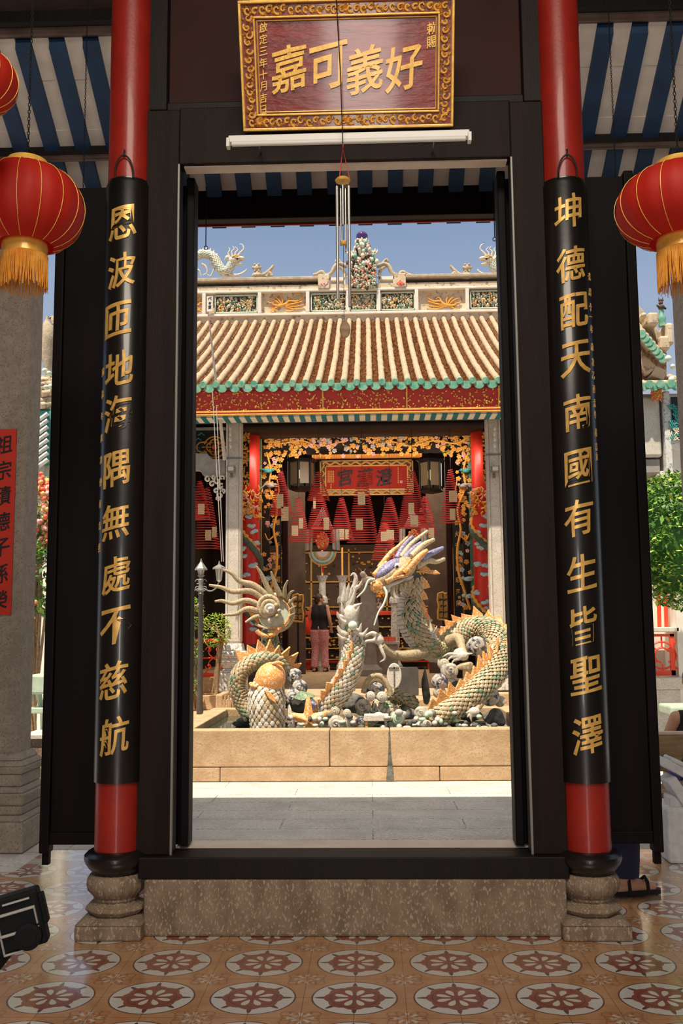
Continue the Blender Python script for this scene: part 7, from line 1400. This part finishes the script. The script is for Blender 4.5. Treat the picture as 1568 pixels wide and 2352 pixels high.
a, b_ = P(1440, 1600, Yr-.3), P(1556, 1556, Yr-.3); tag(MB().box(a.x, Yr-.3, b_.z-.14, b_.x+.1, Yr+.2, b_.z).box(a.x, Yr-.26, 0.0, b_.x+.04, Yr+.2, b_.z-.14).build('stone_plinth', 'stone_pale', smooth=0, bevel=.02), 'pale stone plinth below the red fretwork screen', 'plinth')
a, b_ = P(1554, 1500, Yr-.2), P(1640, 1300, Yr-.2); tag(MB().box(a.x, Yr-.25, 0, b_.x, Yr+.3, pr_(1500, 1280).z).build('white_pier', 'plaster_white', smooth=0), 'white plastered pier at the right edge behind the tree', 'pier')
# table, bench and seated person at the right edge
Yt = 6.86; a, b_ = P(1475, 1681, Yt), P(1720, 1681, Yt); zs_ = P(1540, 1822, Yt).z; wb = thing('wooden_bench', 'old wooden bench with a deep backrest board past the right door leaf', 'bench', ((a.x+b_.x)/2, Yt+.2, 0))
MB().box(a.x, Yt, P(1500, 1772, Yt).z, b_.x, Yt+.03, a.z-.02).build('backrest', 'table_wood', wb, smooth=0, bevel=.004); MB().box(a.x-.01, Yt-.01, a.z-.02, b_.x+.01, Yt+.05, a.z).build('top_rail', 'stone_pink', wb, smooth=0, bevel=.004)
MB().box(a.x, Yt+.0, zs_-.035, b_.x, Yt+.42, zs_).build('seat', 'table_wood', wb, smooth=0, bevel=.005)
for x in (a.x+.16, b_.x-.12):
    MB().box(x, Yt+.04, 0, x+.05, Yt+.09, zs_-.035).build('leg', 'table_wood', wb, smooth=0); MB().box(x, Yt+.34, 0, x+.05, Yt+.39, zs_-.035).build('leg', 'table_wood', wb, smooth=0)
for x in (a.x+.02, b_.x-.08): MB().box(x, Yt+.03, zs_, x+.05, Yt+.06, a.z-.02).build('back_post', 'table_wood', wb, smooth=0)
def sc_bench(px_, Y_, lab, mt='bench_stone', f=1):
    def q4(x, y): return P(px_+f*x, y, Y_)
    t = thing('stone_bench', lab, 'bench', q4(60, 1925)); k_ = Y_/F
    def bar(x0b, y0b, x1b_, y1b, w_): a, b2 = q4(x0b, y0b), q4(x1b_, y1b); d_ = (b2-a).normalized(); nrm = Vector((-d_.z, 0, d_.x)); return MB().obox((a+b2)/2+Vector((0, .10, 0)), (b2-a)/2, Vector((0, .10, 0)), nrm*w_*k_)
    bar(0, 1752, 90, 1800, 10).build('seat_slab', mt, t, smooth=0, bevel=.01); bar(18, 1745, 110, 1790, 5).build('upper_slat', mt, t, smooth=0, bevel=.01); bar(15, 1790, 60, 1855, 12).build('brace', mt, t, smooth=0, bevel=.01)
    a, b2 = q4(8, 1925), q4(110, 1855); MB().box(min(a.x, b2.x), Y_, 0, max(a.x, b2.x), Y_+.2, b2.z).build('foot_block', mt, t, smooth=0, bevel=.02); a, b2 = q4(16, 1860), q4(110, 1830); MB().box(min(a.x, b2.x), Y_+.03, a.z, max(a.x, b2.x), Y_+.18, b2.z).build('foot_step', mt, t, smooth=0, bevel=.015)
sc_bench(1527, 6.12, 'grey carved stone bench end standing against the right granite column')
a = P(1540, 1630, 9.2); tag(MB().box(a.x, 9.2, a.z-.05, a.x+.9, 9.6, a.z+.03).box(a.x+.08, 9.3, 0, a.x+.14, 9.5, a.z-.05).box(a.x+.7, 9.3, 0, a.x+.76, 9.5, a.z-.05).build('celadon_bench', 'celadon', smooth=0, bevel=.02), 'pale green bench edge at the right side of the courtyard', 'bench')
# seated person: knee above the table, blue shorts below
px_ = P(1622, 1700, 7.08).x
human((px_, 7.08, 0), 1.65, 0, dict(head=(.03, .30, 1.02), pelvis=(0, 0, zs_+.13), chest=(0, .13, .62), armL=((-.24, .24, .52), (-.14, .42, .46)), armR=((.24, .24, .52), (.14, .42, .46)), legL=((-.13, .42, zs_+.12), (-.14, .44, .09)), legR=((.13, .42, zs_+.12), (.14, .44, .09))), 'person in black top and blue shorts seated on the wooden bench', dict(top='cloth_black', trousers='cloth_blue', leglen=.03, hair='hair_dark'))

# ---- left gallery seen past the left door leaf
Yl2 = 12.0
gl = thing('left_gallery', 'left side gallery with a carved gable, round green tiles and a white wall', 'building', (P(110, 1500, Yl2).x, Yl2+.4, 0))
xa2, xb3 = P(-60, 1100, Yl2).x, P(150, 1100, Yl2).x
MB().box(xa2, Yl2+.3, 0, xb3, Yl2+.5, P(110, 860, Yl2).z).build('wall', 'plaster_white', gl, smooth=0)
MB().box(P(112, 0, Yl2).x-.005, Yl2-.1, P(110, 1120, Yl2).z, P(116, 0, Yl2).x+.01, Yl2+.3, P(110, 935, Yl2).z).build('corner_strip', 'white_stone', gl, smooth=0)
MB().box(P(118, 0, Yl2).x, Yl2-.05, P(110, 1060, Yl2).z, P(150, 0, Yl2).x, Yl2+.3, P(110, 945, Yl2).z).build('painted_panel', 'teal_paint', gl, smooth=0)
for i in range(8): y = 950+i*15; a, b_ = P(80, y+22, Yl2-.08), P(110, y, Yl2-.08); MB().tube([a, b_], .028, 6).build('plaster_rib', 'white_stone', gl)
MB().box(xa2, Yl2-.1, P(110, 1034, Yl2).z, P(112, 0, Yl2).x, Yl2+.3, P(110, 1022, Yl2).z).build('stone_beam', 'plaster', gl, smooth=0); MB().box(xa2, Yl2-.06, P(110, 1110, Yl2).z, P(110, 0, Yl2).x, Yl2+.3, P(110, 1044, Yl2).z).build('lower_band', 'stone_warm', gl, smooth=0)
pts = [tuple(P(x, y, Yl2-.2)) for x, y in ((110, 726), (108, 745), (112, 770), (108, 800), (110, 840), (112, 860))]; MB().tube([Vector(a) for a in spl(pts, 16)], [.02, .02, .03, .05, .07, .08, .085, .09, .09, .09, .085, .08, .07, .06, .05, .04, .04], 12).build('horn_finial', 'ridge_carving', gl, smooth=60)
MB().tube([P(114, 732, Yl2-.15), P(120, 728, Yl2-.15), P(122, 745, Yl2-.15)], .03, 8).build('finial_scroll', 'ridge_carving', gl, smooth=60)
for x, y, r_ in ((103, 852, 7), (113, 858, 6), (106, 890, 6), (117, 888, 7), (122, 872, 5)): MB().ell(P(x, y, Yl2-.25), (r_*kr, .05, r_*kr), 14, 8).build('round_cap', 'pale_green', gl, smooth=60)
for i in range(7): p = P(92+((i*7) % 24), 872+i*9, Yl2-.1); MB().tube([p-Vector((.1, 0, .03)), p+Vector((.12, .2, .06))], .045, 8).build('verge_tile', 'plaster', gl, smooth=50)
MB().box(P(70, 0, Yl2).x, Yl2-.0, P(110, 940, Yl2).z, P(140, 0, Yl2).x, Yl2+.3, P(110, 862, Yl2).z).build('gable_wall', 'plaster', gl, smooth=0)
c = P(92, 1180, 10.6); t = bush('bougainvillea', 'flowering climber with orange red blossoms past the left door leaf', (c.x, c.y, c.z+.0), (.34, .4, .42), 900, ['leaf_yellow', 'leaf_green'], .04, 31, 0, (['petal_orange', 'petal_red', 'pink_paint'], 110, .045))
c = P(86, 1320, 10.4); bush('leafy_shrub', 'dark green leafy shrub with red flowers below the climber on the left', (c.x, c.y, c.z), (.36, .4, .46), 1100, ['leaf_green', 'leaf_dark'], .045, 32, 0, (['petal_red', 'petal_orange'], 26, .03))
a = P(83, 1545, 10.9); tag(MB().box(P(82, 0, 10.9).x, 10.9, a.z, P(88, 0, 10.9).x, 10.95, P(83, 1400, 10.9).z).build('red_post', 'red_iron', smooth=0), 'thin red post between the left granite column and the left door leaf', 'post')
a = P(92, 1500, 10.95); tag(MB().box(P(93, 0, 10.95).x, 10.95, 0, P(104, 0, 10.95).x, 11.05, P(92, 1405, 10.95).z).build('cream_pier', 'plaster_white', smooth=0), 'slim cream pier beside the thin red post on the left', 'pier')
t = thing('ceramic_stool', 'pale green ceramic seat with splayed legs between left column and left door leaf', 'seat', P(86, 1690, 9.0)); a, b_ = P(60, 1595, 9.0), P(112, 1550, 9.0); MB().box(a.x, 9.0, a.z, b_.x, 9.35, b_.z).build('seat', 'celadon', t, smooth=0, bevel=.02)
a, b_ = P(60, 1640, 9.0), P(112, 1626, 9.0); MB().box(a.x, 9.02, a.z, b_.x, 9.33, b_.z).build('shelf', 'celadon', t, smooth=0, bevel=.01)
for x0b, x1b_ in ((88, 98), (72, 62)): MB().tube([P(x0b, 1590, 9.15), P(x1b_, 1640, 9.15), P(x1b_+2, 1690, 9.15)], [.03, .026, .03], 8).build('leg', 'celadon', t)
a, b_ = P(50, 1740, 8.6), P(106, 1688, 8.6); t = thing('stone_planter', 'brown stone trough past the left granite column', 'planter', ((a.x+b_.x)/2, 8.7, 0)); MB().box(a.x, 8.6, 0, b_.x, 9.0, b_.z-.03).build('trough', 'stone_brown', t, smooth=0); MB().box(a.x-.02, 8.57, b_.z-.03, b_.x+.02, 9.03, b_.z).build('rim', 'stone_pale', t, smooth=0)
